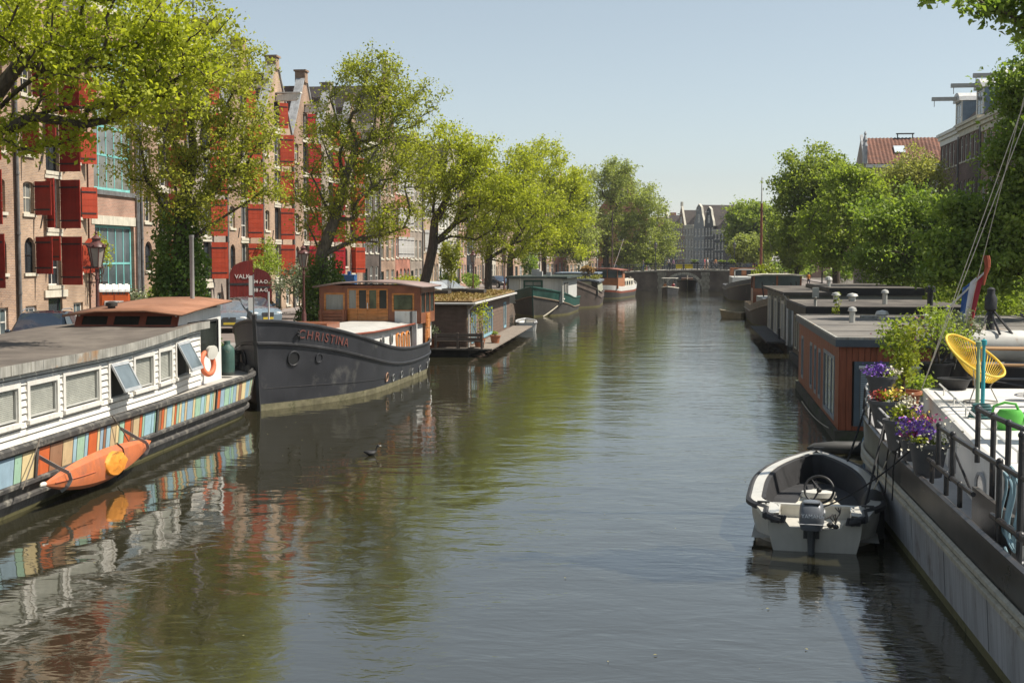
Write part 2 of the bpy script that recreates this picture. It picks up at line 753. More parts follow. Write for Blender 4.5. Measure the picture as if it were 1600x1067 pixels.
# ------------------------------------------------------------------ buildings
BR_BROWN = brickmat('brick_brown', (0.368, 0.225, 0.147), (0.259, 0.163, 0.118), mortar=(.42, .37, .30))
BR_TAN = brickmat('brick_tan', (0.452, 0.302, 0.199), (0.335, 0.225, 0.155), mortar=(.45, .40, .33))
BR_PINK = brickmat('brick_pink', (0.452, 0.248, 0.177), (0.352, 0.202, 0.147), mortar=(.44, .38, .31))
BR_RED = brickmat('brick_red', (0.485, 0.163, 0.103), (0.385, 0.139, 0.096), mortar=(.42, .36, .30))
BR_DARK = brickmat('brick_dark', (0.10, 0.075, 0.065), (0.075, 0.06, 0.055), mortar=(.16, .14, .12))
BR_GREY = brickmat('brick_grey', (0.335, 0.271, 0.221), (0.268, 0.217, 0.184), mortar=(.38, .35, .30))
PL_CREAM = mat('plaster_cream', (0.50, 0.46, 0.38), 0.75, 0.1, 1.2, streak=0.35)
PL_WHITE = mat('plaster_white', (0.66, 0.65, 0.61), 0.7, 0.08, 1.2, streak=0.3)
PL_GREY = mat('plaster_grey', (0.27, 0.27, 0.265), 0.75, 0.1, 1.2, streak=0.3)
PL_BLACK = mat('tarred_front', (0.022, 0.024, 0.03), 0.55, 0.2, 1.5)
ROOF_RED = tilemat('roof_tiles_red', (0.21, 0.10, 0.068), (0.13, 0.07, 0.055))
ROOF_DARK = tilemat('roof_tiles_dark', (0.075, 0.062, 0.055), (0.055, 0.05, 0.05))
ROOF_MIX = tilemat('roof_tiles_mixed', (0.20, 0.115, 0.08), (0.10, 0.085, 0.075))
LEAD = mat('lead', (0.36, 0.37, 0.38), 0.55, 0.2, 2.5, streak=0.45)
W_WHITE = mat('white_joinery', (0.70, 0.68, 0.62), 0.5, 0.1, 3, streak=0.25)
W_CREAM = mat('cream_stone', (0.60, 0.56, 0.46), 0.7, 0.12, 2, streak=0.35)
W_TEAL = mat('teal_paint', (0.19, 0.48, 0.46), 0.45, 0.15, 3)
W_DARKG = mat('dark_green_paint', (0.02, 0.05, 0.04), 0.4, 0.2, 3)
W_BLACK = mat('black_paint', (0.02, 0.02, 0.022), 0.45, 0.3, 3)
PANE = glassmat('window_glass', (0.035, 0.042, 0.048))
PANE_L = glassmat('window_glass_blind', (0.19, 0.20, 0.19), 0.08)
PANE_B = glassmat('window_glass_sky', (0.09, 0.12, 0.13), 0.05)
PIPE = mat('downpipe_zinc', (0.17, 0.17, 0.17), 0.5, 0.25, 4, streak=0.4)
SHUT_DK = mat('shutter_dark_red', (0.26, 0.022, 0.014), 0.5, 0.14, 2.5, streak=0.25)
SHUT_OR_LIT = mat('shutter_vermilion_lit_red', (0.42, 0.055, 0.022), 0.5, 0.12, 2.5, streak=0.25)  # own paint farther along; on the tan warehouse the sunlit copy of dark red
SHUT_CR = mat('shutter_crimson', (0.40, 0.014, 0.022), 0.5, 0.12, 2.5, streak=0.2)
SHUT_WH = mat('shutter_white', (0.66, 0.65, 0.62), 0.5, 0.1, 2.5, streak=0.25)
IRON = mat('wrought_iron', (0.03, 0.03, 0.032), 0.5, 0.3, 8)


def wall_panel(b, x0, x1, z0, z1, holes, y=0.0, depth=0.2):
    """flat wall with real openings: holes = (x0,x1,z0,z1[,arch])"""
    xs = sorted({x0, x1, *[h[0] for h in holes], *[h[1] for h in holes]})
    zs = sorted({z0, z1, *[h[2] for h in holes], *[h[3] for h in holes]})
    xs = [x for x in xs if x0 <= x <= x1]
    zs = [z for z in zs if z0 <= z <= z1]
    for i in range(len(xs) - 1):
        run = None
        for j in range(len(zs) - 1):
            cx, cz = (xs[i] + xs[i + 1]) / 2, (zs[j] + zs[j + 1]) / 2
            inside = any(h[0] < cx < h[1] and h[2] < cz < h[3] for h in holes)
            if not inside:
                if run is None:
                    run = zs[j]
            if (inside or j == len(zs) - 2) and run is not None:
                zt = zs[j] if inside else zs[j + 1]
                b.add([(xs[i], y, run), (xs[i + 1], y, run), (xs[i + 1], y, zt), (xs[i], y, zt)], [(0, 1, 2, 3)])
                run = None
    for h in holes:
        a0, a1, c0, c1 = h[:4]
        b.add([(a0, y, c0), (a1, y, c0), (a1, y, c1), (a0, y, c1), (a0, y + depth, c0), (a1, y + depth, c0), (a1, y + depth, c1), (a0, y + depth, c1)],
              [(0, 1, 5, 4), (1, 2, 6, 5), (2, 3, 7, 6), (3, 0, 4, 7)])
        if len(h) > 4 and h[4]:
            r = (a1 - a0) / 2
            xc = (a0 + a1) / 2
            k = h[4]
            n = 6
            for s in (-1, 1):
                arc = [(xc + s * r * math.cos(PI / 2 * i / n), c1 - k + k * math.sin(PI / 2 * i / n)) for i in range(n + 1)]
                pts = [(xc + s * r, c1)] + arc
                b.add([(p[0], y, p[1]) for p in pts] + [(p[0], y + depth, p[1]) for p in pts],
                      [tuple(range(len(pts)))] + [(1 + i, 2 + i, 2 + i + len(pts), 1 + i + len(pts)) for i in range(n)])


WCACHE = {}


def window(parent, x, z, wd, h, nx, ny, fm, pm, y=0.1, fw=0.07, name='window', trans=None, pane_y=0.03):
    """frame with glazing bars (part) and its pane (sub-part); x,z = lower left corner; local +y points indoors"""
    key = (round(wd, 2), round(h, 2), nx, ny, fm.name, round(fw, 3), trans)
    if key not in WCACHE:
        b = MB()
        b.box(0, fw, 0, 0.07, 0, h).box(wd - fw, wd, 0, 0.07, 0, h).box(fw, wd - fw, 0, 0.07, 0, fw).box(fw, wd - fw, 0, 0.07, h - fw, h)
        bw = fw * 0.55
        for i in range(1, nx):
            xx = wd * i / nx
            b.box(xx - bw / 2, xx + bw / 2, 0.012, 0.06, fw, h - fw)
        zz_ = [h * j / ny for j in range(1, ny)] if trans is None else [h * t for t in trans]
        for zz in zz_:
            b.box(fw, wd - fw, 0.008, 0.064, zz - bw * 0.7, zz + bw * 0.7)
        p = MB()
        p.box(fw * .5, wd - fw * .5, 0, 0.01, fw * .5, h - fw * .5)
        WCACHE[key] = (b.mesh(name, fm), p)
    me, p = WCACHE[key]
    k2 = key + (pm.name, 'p')
    if k2 not in WCACHE:
        WCACHE[k2] = p.mesh('pane', pm)
    f = inst(name, me, parent, (x, y, z))
    inst('pane', WCACHE[k2], f, (0, pane_y, 0))
    return f


SH = {}


def shutter_mesh(wd, h, m, arch=False):
    key = (round(wd, 2), round(h, 2), m.name, arch)
    if key in SH:
        return SH[key]
    b = MB()
    n = max(3, round(h / 0.3))
    for i in range(n):
        z0, z1 = h * i / n, h * (i + 1) / n - 0.012
        x1 = wd
        if arch and i >= n - 2:
            t = (z1 - (h - wd * 0.5)) / (wd * 0.5)
            c = wd * 0.5 * math.sqrt(max(0.02, 1 - max(0, t) ** 2))
            t0 = max(0, (z0 - (h - wd * 0.5)) / (wd * 0.5))
            c0 = wd * 0.5 * math.sqrt(max(0.02, 1 - t0 ** 2))
            b.hexa([(wd / 2 - c0, -0.03, z0), (wd / 2 + c0, -0.03, z0), (wd / 2 + c, -0.03, z1), (wd / 2 - c, -0.03, z1)],
                   [(wd / 2 - c0, 0.02, z0), (wd / 2 + c0, 0.02, z0), (wd / 2 + c, 0.02, z1), (wd / 2 - c, 0.02, z1)])
            continue
        b.box(0, wd, -0.03, 0.02, z0, z1)
    b.box(0.02, wd - .02, -0.018, 0.008, 0.01, h * (.72 if arch else 1) - .02)
    b.k = 1
    for zz in (0.16 * h, 0.84 * h):
        b.box(-0.05, wd * 0.92, -0.045, -0.031, zz - 0.03, zz + 0.03)
    SH[key] = b.mesh('shutter', [m, IRON])
    return SH[key]


def gable_roof(o, W, D, ze, zr, m, over=0.1, y0=0.25):
    b = MB()
    t = 0.14
    for s in (0, 1):
        xa, xb = (-over, W / 2) if s == 0 else (W / 2, W + over)
        za, zb = (ze - .1, zr) if s == 0 else (zr, ze - .1)
        b.hexa([(xa, y0, za), (xb, y0, zb), (xb, D, zb), (xa, D, za)], [(xa, y0, za + t), (xb, y0, zb + t), (xb, D, zb + t), (xa, D, za + t)])
    b.build('roof', m, o)


def warehouse(loc, rz, W, wall, shut, label, idx, ang=90.0, top=True, near=True, group='brick warehouses with red shutters', extra=None, pipe=True, low_arch=True):
    o = thing('brick_warehouse', label, 'warehouse', loc, rz, group)
    rd = random.Random(100 + idx)
    xc = W * 0.5
    dw = 1.15
    ze, zp = 11.7, 16.0
    lev = [2.3 + 2.42 * k for k in range(4)]
    holes = [(xc - dw / 2, xc + dw / 2, z, z + 2.1) for z in lev]
    sw = 0.85
    side = []
    for k, z in enumerate(lev):
        for xx in (W * 0.17, W * 0.83):
            h = 1.3 if k else 1.45
            holes.append((xx - sw / 2, xx + sw / 2, z + 0.55, z + 0.55 + h, 0.42 if k == 0 and low_arch else 0.12))
            side.append((xx, z + 0.55, h, k))
    low = [(W * 0.17 - .45, W * 0.17 + .45, 0.35, 1.5), (xc - 0.62, xc + 0.62, 0.02, 1.75), (W * 0.83 - .45, W * 0.83 + .45, 0.35, 1.5)]
    holes += low
    b = MB()
    wall_panel(b, 0, W, 0, ze, holes)
    # gable with its hoisting door
    gd = (xc - 0.5, xc + 0.5, 12.05, 13.75)
    def gx(z):
        return (W / 2) * (zp - z) / (zp - ze) * 0.93 + 0.3
    zz = [ze, 12.05, 13.75, 14.8, zp]
    for i in range(4):
        a, c = zz[i], zz[i + 1]
        if i == 1:
            for s in (-1, 1):
                b.add([(xc + s * gx(a), 0, a), (xc + s * 0.5, 0, a), (xc + s * 0.5, 0, c), (xc + s * gx(c), 0, c)], [(0, 1, 2, 3)])
        else:
            b.add([(xc - gx(a), 0, a), (xc + gx(a), 0, a), (xc + gx(c), 0, c), (xc - gx(c), 0, c)], [(0, 1, 2, 3)])
    b.add([(xc - .5, 0.0, 12.05), (xc + .5, 0.0, 12.05), (xc + .5, .2, 12.05), (xc - .5, .2, 12.05), (xc - .5, 0, 13.75), (xc + .5, 0, 13.75), (xc + .5, .2, 13.75), (xc - .5, .2, 13.75)],
          [(0, 1, 2, 3), (4, 5, 6, 7), (0, 3, 7, 4), (1, 2, 6, 5)])
    # flanks and back
    b.box(0.0, 0.02, 0, 12, 0, ze).box(W - 0.02, W, 0, 12, 0, ze).box(0.02, W - 0.02, 0.42, 0.5, 0, ze)
    b.prism([(xc - gx(ze) + .06, ze), (xc + gx(ze) - .06, ze), (xc + .3, zp - .1), (xc - .3, zp - .1)], 'y', 0.24, 0.42)
    b.build('wall', wall, o)
    gable_roof(o, W, 12, ze, zp - 0.5, ROOF_MIX)
    # sloping lead copings, top block and hoist beam with its white cover
    for s in (-1, 1):
        c = MB()
        q = [(xc + s * (gx(ze) + .12), -0.1, ze - .1), (xc + s * (gx(ze) + .12), 0.5, ze - .1), (xc + s * 0.34, 0.5, zp + .05), (xc + s * 0.34, -0.1, zp + .05)]
        c.slab(q, (s * 0.75, 0, 0.55), 0.10)
        c.build('coping', LEAD, o)
    ch = MB()
    ch.box(xc - .36, xc + .36, -0.12, 0.6, zp - .15, zp + .6)
    ch.box(xc - .44, xc + .44, -0.2, 0.68, zp + .6, zp + .72)
    ch.build('gable_top', wall, o)
    hb = MB()
    hz = zp - 1.25
    hb.prism([(-0.02, hz - 1.0), (-1.35, hz - .95), (-1.5, hz - .8), (-1.6, hz - .45), (-0.02, hz - .62)], 'x', xc - .18, xc + .18)
    hb.box(xc - .24, xc + .24, -1.7, -0.02, hz - .5, hz - .42)
    hb.build('hoist_beam', W_WHITE, o)
    # loading doors
    for k, z in enumerate(lev + [12.05]):
        g = k == 4
        w_, h_ = (1.0, 1.7) if g else (dw, 2.1)
        f = window(o, xc - w_ / 2, z, w_, h_, 2, 1, W_WHITE if (idx + k) % 3 else W_BLACK, PANE, y=0.14, name='loading_door', trans=(0.36,))
        s = MB()
        s.box(xc - w_ / 2 - .12, xc + w_ / 2 + .12, -0.07, 0.1, z - 0.16, z - 0.004)
        s.build('sill', W_CREAM, o)
        if not g:
            s = MB()
            s.box(xc - w_ / 2 - .16, xc + w_ / 2 + .16, -0.045, 0.1, z + h_ + .004, z + h_ + 0.15)
            s.build('lintel', W_CREAM, o)
        if g and not top:
            continue
        a = ang + rd.uniform(-5, 4)
        hh = h_ - 0.02
        inst('shutter', shutter_mesh(0.95 if not g else .6, hh, shut), o, (xc + w_ / 2 + .02, -0.04, z + .01), (0, 0, R(-a)))
        if near and not g:
            half = (idx + k) % 2 == 1
            inst('shutter', shutter_mesh(0.62 if half else 0.5, hh * (.5 if half else 1), shut), o, (xc - w_ / 2 - .02, -0.04, z + (hh * .5 if half else 0) + .01), (0, 0, R(-90 - rd.uniform(8, 30))))
    for j, (xx, z, h, k) in enumerate(side):
        window(o, xx - sw / 2 + .005, z, sw - .01, h, 2, 2, W_CREAM if k else W_BLACK, PANE if (j + idx) % 3 else PANE_L, y=0.12)
        s = MB()
        s.box(xx - sw / 2 - .1, xx + sw / 2 + .1, -0.07, 0.1, z - 0.13, z - .004)
        s.build('sill', W_CREAM, o)
        if extra and (j in extra):
            m_, ar, a_ = extra[j]
            inst('shutter', shutter_mesh(0.72, h + .1, m_, ar), o, (xx + (sw / 2 + .03) * (1 if a_ > 0 else -1), -0.04, z - .05), (0, 0, R(-abs(a_))))
    for (x0, x1, z0, z1) in low:
        door = z0 < 0.1
        window(o, x0 + .005, z0 + .005, x1 - x0 - .01, z1 - z0 - .01, 1 if door else 2, 2, W_DARKG if door else W_WHITE, PANE if door else PANE_B, y=0.1, name='door' if door else 'window')
        if not door:
            s = MB()
            s.box(x0 - .08, x1 + .08, -0.06, 0.08, z0 - .14, z0 - .004)
            s.build('sill', W_CREAM, o)
    pl = MB()
    pl.box(xc - 1.0, xc + 1.0, -0.08, 0.02, 1.80, 2.1)
    pl.build('fascia_board', W_CREAM, o)
    if pipe:
        p = MB()
        p.tube([(0.06, -0.09, 0.1), (0.06, -0.09, ze - .2)], 0.07, 8)
        for zz_ in (2, 4.4, 6.8, 9.2):
            p.tube([(0.06, -0.09, zz_), (0.06, -0.09, zz_ + .1)], 0.09, 8)
        p.build('downpipe', PIPE, o)
    an = MB()
    for zz_ in (4.6, 7.0):
        for xx in (W * .33, W * .67):
            an.bar((xx - .12, -0.03, zz_ + .1), (xx + .12, -0.03, zz_ + .7), 0.05, 0.03)
    an.build('wall_anchor', IRON, o)
    return o


FX = -26.5
LZ = R(90)
warehouse((FX, 42.0, QZ), LZ, 6.4, BR_BROWN, SHUT_DK, 'brown brick warehouse cut by the left edge, dark red shutters', 0, ang=92)
warehouse((FX, 48.5, QZ), LZ, 6.3, BR_TAN, SHUT_DK, 'tan brick warehouse beside the teal windows, dark red shutters and white hoist beam', 1, ang=94,
          extra={0: (SHUT_DK, False, 92), 2: (SHUT_DK, False, 92), 4: (SHUT_DK, False, -90), 1: (SHUT_OR_LIT, True, 42), 3: (SHUT_OR_LIT, False, 40), 5: (SHUT_OR_LIT, False, 42), 7: (SHUT_OR_LIT, False, 60), 6: (SHUT_DK, False, 85)})  # right-window leaves: sunlight on the dark red put into a brighter colour

# brick front with tall teal studio windows
o = thing('studio_building', 'pinkish brick building with tall turquoise studio windows between red shutters', 'building', (FX, 54.95, QZ), LZ)
b = MB()
TW = [(0.55, 4.75, 0.3, 5.0), (0.55, 4.75, 6.6, 10.7), (0.55, 4.75, 11.6, 13.6)]
wall_panel(b, 0, 5.3, 0, 14.6, [t for t in TW], depth=0.3)
b.box(0, 0.02, 0.0, 12, 0, 14.6).box(5.28, 5.3, 0, 12, 0, 14.6).box(0.02, 5.28, 0.5, 0.6, 0, 14.6)
b.build('wall', BR_PINK, o)
for (x0, x1, z0, z1), tr in zip(TW, ((0.22, 0.62), (0.4, 0.72), (0.5,))):
    window(o, x0 + .005, z0 + .005, x1 - x0 - .01, z1 - z0 - .01, 5, 2, W_TEAL, PANE_L if z0 > 5 else PANE_B, y=0.16, fw=0.13, trans=tr)
    s = MB()
    s.box(x0 - .2, x1 + .2, -0.1, 0.14, z0 - .22, z0 - .004)
    s.build('sill', PIPE if z0 > 5 else W_CREAM, o)
    if z1 < 6:
        s = MB()
        s.box(x0 - .35, x1 + .35, -0.03, 0.1, z1 + .01, z1 + .42)
        s.build('lintel', W_CREAM, o)
s = MB()
for i in range(5):
    s.box(1.9 + .22 * i, 1.98 + .22 * i, 0.12, 0.2, 0.4, 1.25)
s.build('balustrade', W_TEAL, o)
s = MB()
s.box(-.1, 5.4, -0.35, 0.3, 14.6, 14.95)
s.build('cornice', W_CREAM, o)
s = MB()
s.add([(0, 0.3, 14.95), (5.3, 0.3, 14.95), (5.3, 5, 17.2), (0, 5, 17.2)], [(0, 1, 2, 3)])
s.build('roof', ROOF_RED, o)
for xx in (4.98, 5.16):
    p = MB()
    p.tube([(xx, -0.09, 0.1), (xx, -0.09, 14.4)], 0.06, 8)
    p.build('downpipe', PIPE, o)

warehouse((FX, 60.4, QZ), LZ, 5.9, BR_BROWN, SHUT_DK, 'plain brown brick warehouse right of the turquoise windows, behind the ivy elm', 2, ang=70, top=False, near=False)
warehouse((FX, 66.4, QZ), LZ, 6.0, BR_GREY, SHUT_OR_LIT, 'grey-brown brick warehouse with vermilion shutters just left of the lettered red gate', 3, ang=52, near=False)
WH4 = warehouse((FX, 72.5, QZ), LZ, 6.4, BR_BROWN, SHUT_OR_LIT, 'brick warehouse above the lettered red gate, vermilion shutters', 4, ang=52, near=False)
warehouse((FX, 79.0, QZ), LZ, 6.4, BR_TAN, SHUT_OR_LIT, 'brick warehouse whose white hoist beam juts below the tallest visible gable block', 5, ang=55, near=False)
warehouse((FX, 85.5, QZ), LZ, 6.4, BR_BROWN, SHUT_CR, 'brick warehouse with crimson shutters and a white hoist beam against the sky', 6, ang=52, near=False)
warehouse((FX, 92.0, QZ), LZ, 6.4, BR_GREY, SHUT_CR, 'brick warehouse with crimson shutters half hidden by the loose tall elm', 7, ang=55, near=False)
warehouse((FX, 98.5, QZ), LZ, 6.4, BR_BROWN, SHUT_OR_LIT, 'last warehouse of the row, orange-red shutters showing through the elm branches', 8, ang=48)

# the red gate leaves with their lettering, at the foot of the fourth warehouse front
def gate_leaf(x, w_, h, m, ang, arch_left=True):
    b = MB()
    n = 7
    for i in range(n):
        x0, x1 = w_ * i / n, w_ * (i + 1) / n - 0.008
        t0, t1 = (i / n, (i + 1) / n) if arch_left else (1 - i / n, 1 - (i + 1) / n)
        z0 = h - 0.75 * (1 - math.sqrt(max(0, 1 - (1 - t0) ** 2)))
        z1 = h - 0.75 * (1 - math.sqrt(max(0, 1 - (1 - t1) ** 2)))
        b.hexa([(x0, -0.03, 0), (x1, -0.03, 0), (x1, -0.03, z1), (x0, -0.03, z0)], [(x0, 0.03, 0), (x1, 0.03, 0), (x1, 0.03, z1), (x0, 0.03, z0)])
    b.k = 1
    b.box(0, w_ * .9, -0.045, -0.031, h * .56, h * .6)
    o = b.build('door', [m, IRON], WH4)
    o.location = (x, -0.5, 0.05)
    o.rotation_euler = (0, 0, R(ang))
    return o
lm = mat('white_lettering', (0.72, 0.70, 0.66), 0.6, 0.05)
GATE_DK = mat('gate_oxblood', (0.10, 0.012, 0.012), 0.45, 0.15, 3)
# set across the pavement, facing the canal a little: hinges on the front
g1 = gate_leaf(-0.9, 1.35, 3.3, mat('gate_red', (.17, .018, .014), .5, .14, 2.5, streak=.2), -62, True)
g1['label'] = 'oxblood red gate leaf with rounded top lettered VALK'
inst('lettering', text_mesh('VALK', 0.36, 0.008, lm), g1, (0.72, -0.05, 2.35), (R(90), 0, 0))
g2 = gate_leaf(1.75, 1.65, 2.9, GATE_DK, -56, False)
g2['label'] = 'dark red gate leaf with painted house numbers'
inst('lettering', text_mesh('194 A-D', 0.3, 0.008, lm), g2, (0.85, -0.05, 2.0), (R(90), 0, 0))
inst('lettering', text_mesh('238 A-G', 0.3, 0.008, lm), g2, (0.85, -0.05, 1.5), (R(90), 0, 0))


def house(loc, rz, W, H, wall, label, cols=3, floors=4, fm=None, pm=None, gable='cornice', roof=None, D=11, group='canal houses', ww=None, seed=0, shut=None, arch=0.0, door=True, base=None, pipe=False, wh=0.62):
    o = thing('canal_house', label, 'house', loc, rz, group)
    rd = random.Random(seed)
    fm = fm or W_WHITE
    roof = roof or ROOF_DARK
    fh = H / floors
    cw = W / cols
    ww = ww or cw * 0.56
    holes, wins = [], []
    for f in range(floors):
        for c in range(cols):
            h = fh * wh * (1.05 if f < 2 else 0.92)
            z = f * fh + fh * 0.2
            x = cw * (c + .5) - ww / 2
            if f == 0 and c == 0 and door:
                holes.append((x, x + ww, 0.1, fh * .8, arch))
                wins.append((x, 0.1, ww, fh * .8 - .1, True))
            else:
                holes.append((x, x + ww, z, z + h, arch))
                wins.append((x, z, ww, h, False))
    b = MB()
    wall_panel(b, 0, W, 0, H, holes, depth=0.18)
    b.box(0, 0.02, 0.0, D, 0, H).box(W - .02, W, 0, D, 0, H).box(0.02, W - .02, 0.4, .48, 0, H).box(0.02, W - .02, D - .1, D, 0, H)
    xc = W / 2
    if gable in ('neck', 'bell', 'point', 'step'):
        gh = W * 0.75
        if gable == 'neck':
            pts = [(0, H), (W, H), (W * .97, H + .5), (W * .76, H + gh * .42), (W * .70, H + gh * .9), (xc, H + gh * 1.15), (W * .30, H + gh * .9), (W * .24, H + gh * .42), (W * .03, H + .5)]
        elif gable == 'bell':
            pts = [(0, H), (W, H), (W * .95, H + gh * .25), (W * .80, H + gh * .55), (W * .72, H + gh * .85), (xc, H + gh), (W * .28, H + gh * .85), (W * .20, H + gh * .55), (W * .05, H + gh * .25)]
        elif gable == 'point':
            pts = [(0, H), (W, H), (W * .55, H + gh * 1.2), (W * .55, H + gh * 1.45), (W * .45, H + gh * 1.45), (W * .45, H + gh * 1.2)]
        else:
            pts = [(0, H), (W, H), (W, H + gh * .3), (W * .83, H + gh * .3), (W * .83, H + gh * .6), (W * .67, H + gh * .6), (W * .67, H + gh), (W * .33, H + gh), (W * .33, H + gh * .6), (W * .17, H + gh * .6), (W * .17, H + gh * .3), (0, H + gh * .3)]
        b.prism(pts, 'y', 0.0, 0.35)
        cp = MB()
        for i in range(2, len(pts)):
            p, q = pts[i - 1], pts[i]
            cp.bar((p[0], 0.15, p[1] + .05), (q[0], 0.15, q[1] + .05), 0.5, 0.13)
        cp.build('coping', W_CREAM, o)
        gw = MB()
        window(o, xc - W * .11, H + gh * .18, W * .22, gh * .38, 2, 2, fm, PANE, y=-0.06)
        hb = MB()
        hb.box(xc - .1, xc + .1, -1.0, -0.01, H + gh * .72, H + gh * .72 + .22)
        hb.build('hoist_beam', W_WHITE, o)
        gable_roof(o, W, D, H, H + gh * .95, roof, y0=0.4)
    else:
        c = MB()
        c.box(-.05, W + .05, -0.38, 0.25, H - .02, H + .22)
        c.box(-.03, W + .03, -0.24, 0.2, H - .3, H - .03)
        c.box(0, W, -0.06, 0.12, H - .75, H - .31)
        c.build('cornice', W_CREAM if rd.random() < .6 else W_WHITE, o)
        r = MB()
        hz = 2.6 if gable == 'cornice' else 0.6
        r.prism([(0.2, H + .1), (2.6, H + hz), (D - 2.4, H + hz), (D, H + .1)], 'x', 0.02, W - .02)
        r.build('roof', roof, o)
    b.build('wall', wall, o)
    for (x, z, w_, h, dr) in wins:
        if dr:
            window(o, x + .005, z, w_ - .01, h, 1, 2, W_DARKG, PANE, y=0.1, name='door', trans=(0.72,), fw=0.12)
        else:
            window(o, x + .005, z + .005, w_ - .01, h - .01, 2 if w_ > .7 else 1, 2, fm, pm or rd.choice((PANE, PANE, PANE_B, PANE_L)), y=0.08, trans=(0.62,), fw=0.09)
            s = MB()
            s.box(x - .08, x + w_ + .08, -0.07, 0.06, z - .12, z - .004)
            s.build('sill', W_CREAM, o)
            if shut and z > 1.5:
                sm, an = shut
                inst('shutter', shutter_mesh(w_ * .55, h, sm), o, (x + w_ + .02, -0.04, z), (0, 0, R(-an)))
    k = MB()
    cx = W * rd.choice((.2, .75))
    k.box(cx - .4, cx + .4, 4, 4.9, H, H + 3.4)
    for i in range(3):
        k.lathe([(0.11, 0), (0.09, .5)], 6, (cx - .25 + .25 * i, 4.45, H + 3.4))
    k.build('chimney', wall, o)
    if pipe:
        p = MB()
        p.tube([(W - .08, -0.09, 0.1), (W - .08, -0.09, H - .6)], 0.07, 6)
        p.build('downpipe', PIPE, o)
    return o


y = 105.0
spec = [
    (6.0, 13.2, BR_DARK, 3, 4, W_WHITE, 'cornice', None, 0, 'dark tarred brick house with white window frames at the end of the red shutters'),
    (6.2, 14.5, BR_BROWN, 3, 5, W_CREAM, 'point', None, 0, 'brown brick house with a plain pointed gable behind the twin-trunk elm'),
    (6.6, 12.0, BR_RED, 4, 4, W_WHITE, 'flat', (SHUT_WH, 50), 0.35, 'bright red brick warehouse with pointed windows and white shutters'),
    (6.0, 11.5, BR_GREY, 3, 4, W_WHITE, 'step', None, 0, 'grey brick house with a stepped gable behind the leaning trunk'),
    (9.0, 10.5, BR_TAN, 6, 3, W_WHITE, 'flat', (SHUT_WH, 52), 0.4, 'wide tan brick building with rows of arched openings and white shutters'),
    (6.2, 12.5, PL_WHITE, 3, 4, W_WHITE, 'cornice', None, 0, 'white plastered house left of the forked elm trunk'),
    (5.6, 12.0, PL_CREAM, 2, 4, W_WHITE, 'bell', None, 0, 'cream plastered house with tall sash windows beside the white one'),
    (6.5, 12.8, BR_PINK, 3, 4, W_WHITE, 'cornice', None, 0, 'pink brick house with white sashes behind the forked elm trunk'),
    (6.0, 13.5, PL_BLACK, 3, 4, W_WHITE, 'neck', None, 0, 'black fronted house in deep shade behind the street lamps'),
    (6.5, 12.5, BR_BROWN, 3, 4, W_WHITE, 'cornice', None, 0, 'brown brick house above the roof of the green boat'),
    (6.0, 13.0, BR_GREY, 3, 4, W_WHITE, 'bell', None, 0, 'grey brick house with a bell gable above the sod roof boat'),
    (6.8, 12.5, PL_CREAM, 3, 4, W_WHITE, 'cornice', None, 0, 'cream house seen between trunks left of the big grey-green elm'),
    (6.0, 12.0, BR_TAN, 3, 4, W_CREAM, 'neck', None, 0, 'tan brick house with a neck gable near the bridge'),
    (7.0, 12.8, BR_BROWN, 3, 4, W_WHITE, 'cornice', None, 0, 'brown brick house, last of the left row before the bridge'),
    (7.0, 12.2, BR_PINK, 3, 4, W_WHITE, 'cornice', None, 0, 'pink brick corner house by the left end of the bridge'),
]
for i, (W, H, wm, cols, fl, fm, gb, sh, ar, lab) in enumerate(spec):
    house((FX, y, QZ), LZ, W, H, wm, lab, cols, fl, fm, None, gb, None, seed=40 + i, shut=sh, arch=ar, pipe=i % 3 == 0, group='houses along the left quay')
    y += W + 0.03

# beyond the bridge the left bank swings to the right
hx, hy, ha = FX, 203.0, R(79)
for k, q in enumerate(('nearest the bridge', 'second behind the big elm', 'third behind the big elm', 'fourth behind the big elm', 'fifth behind the big elm', 'sixth behind the big elm', 'seventh behind the big elm', 'eighth and farthest')):
    W = 7 + .5 * (k % 3)
    if k == 7:
        hx, ha, W = hx + .1, R(0), 9.5
    house((hx, hy, QZ), ha, W, 11.5 + .5 * (k % 4), (BR_TAN, PL_CREAM, BR_BROWN, BR_RED)[k % 4], 'house beyond the left end of the bridge, ' + q, 3, 4, W_WHITE, None, ('cornice', 'bell', 'cornice', 'neck')[k % 4], None, seed=150 + k, group='houses on the left beyond the bridge')
    hx += math.cos(ha) * (W + .03)
    hy += math.sin(ha) * (W + .03)

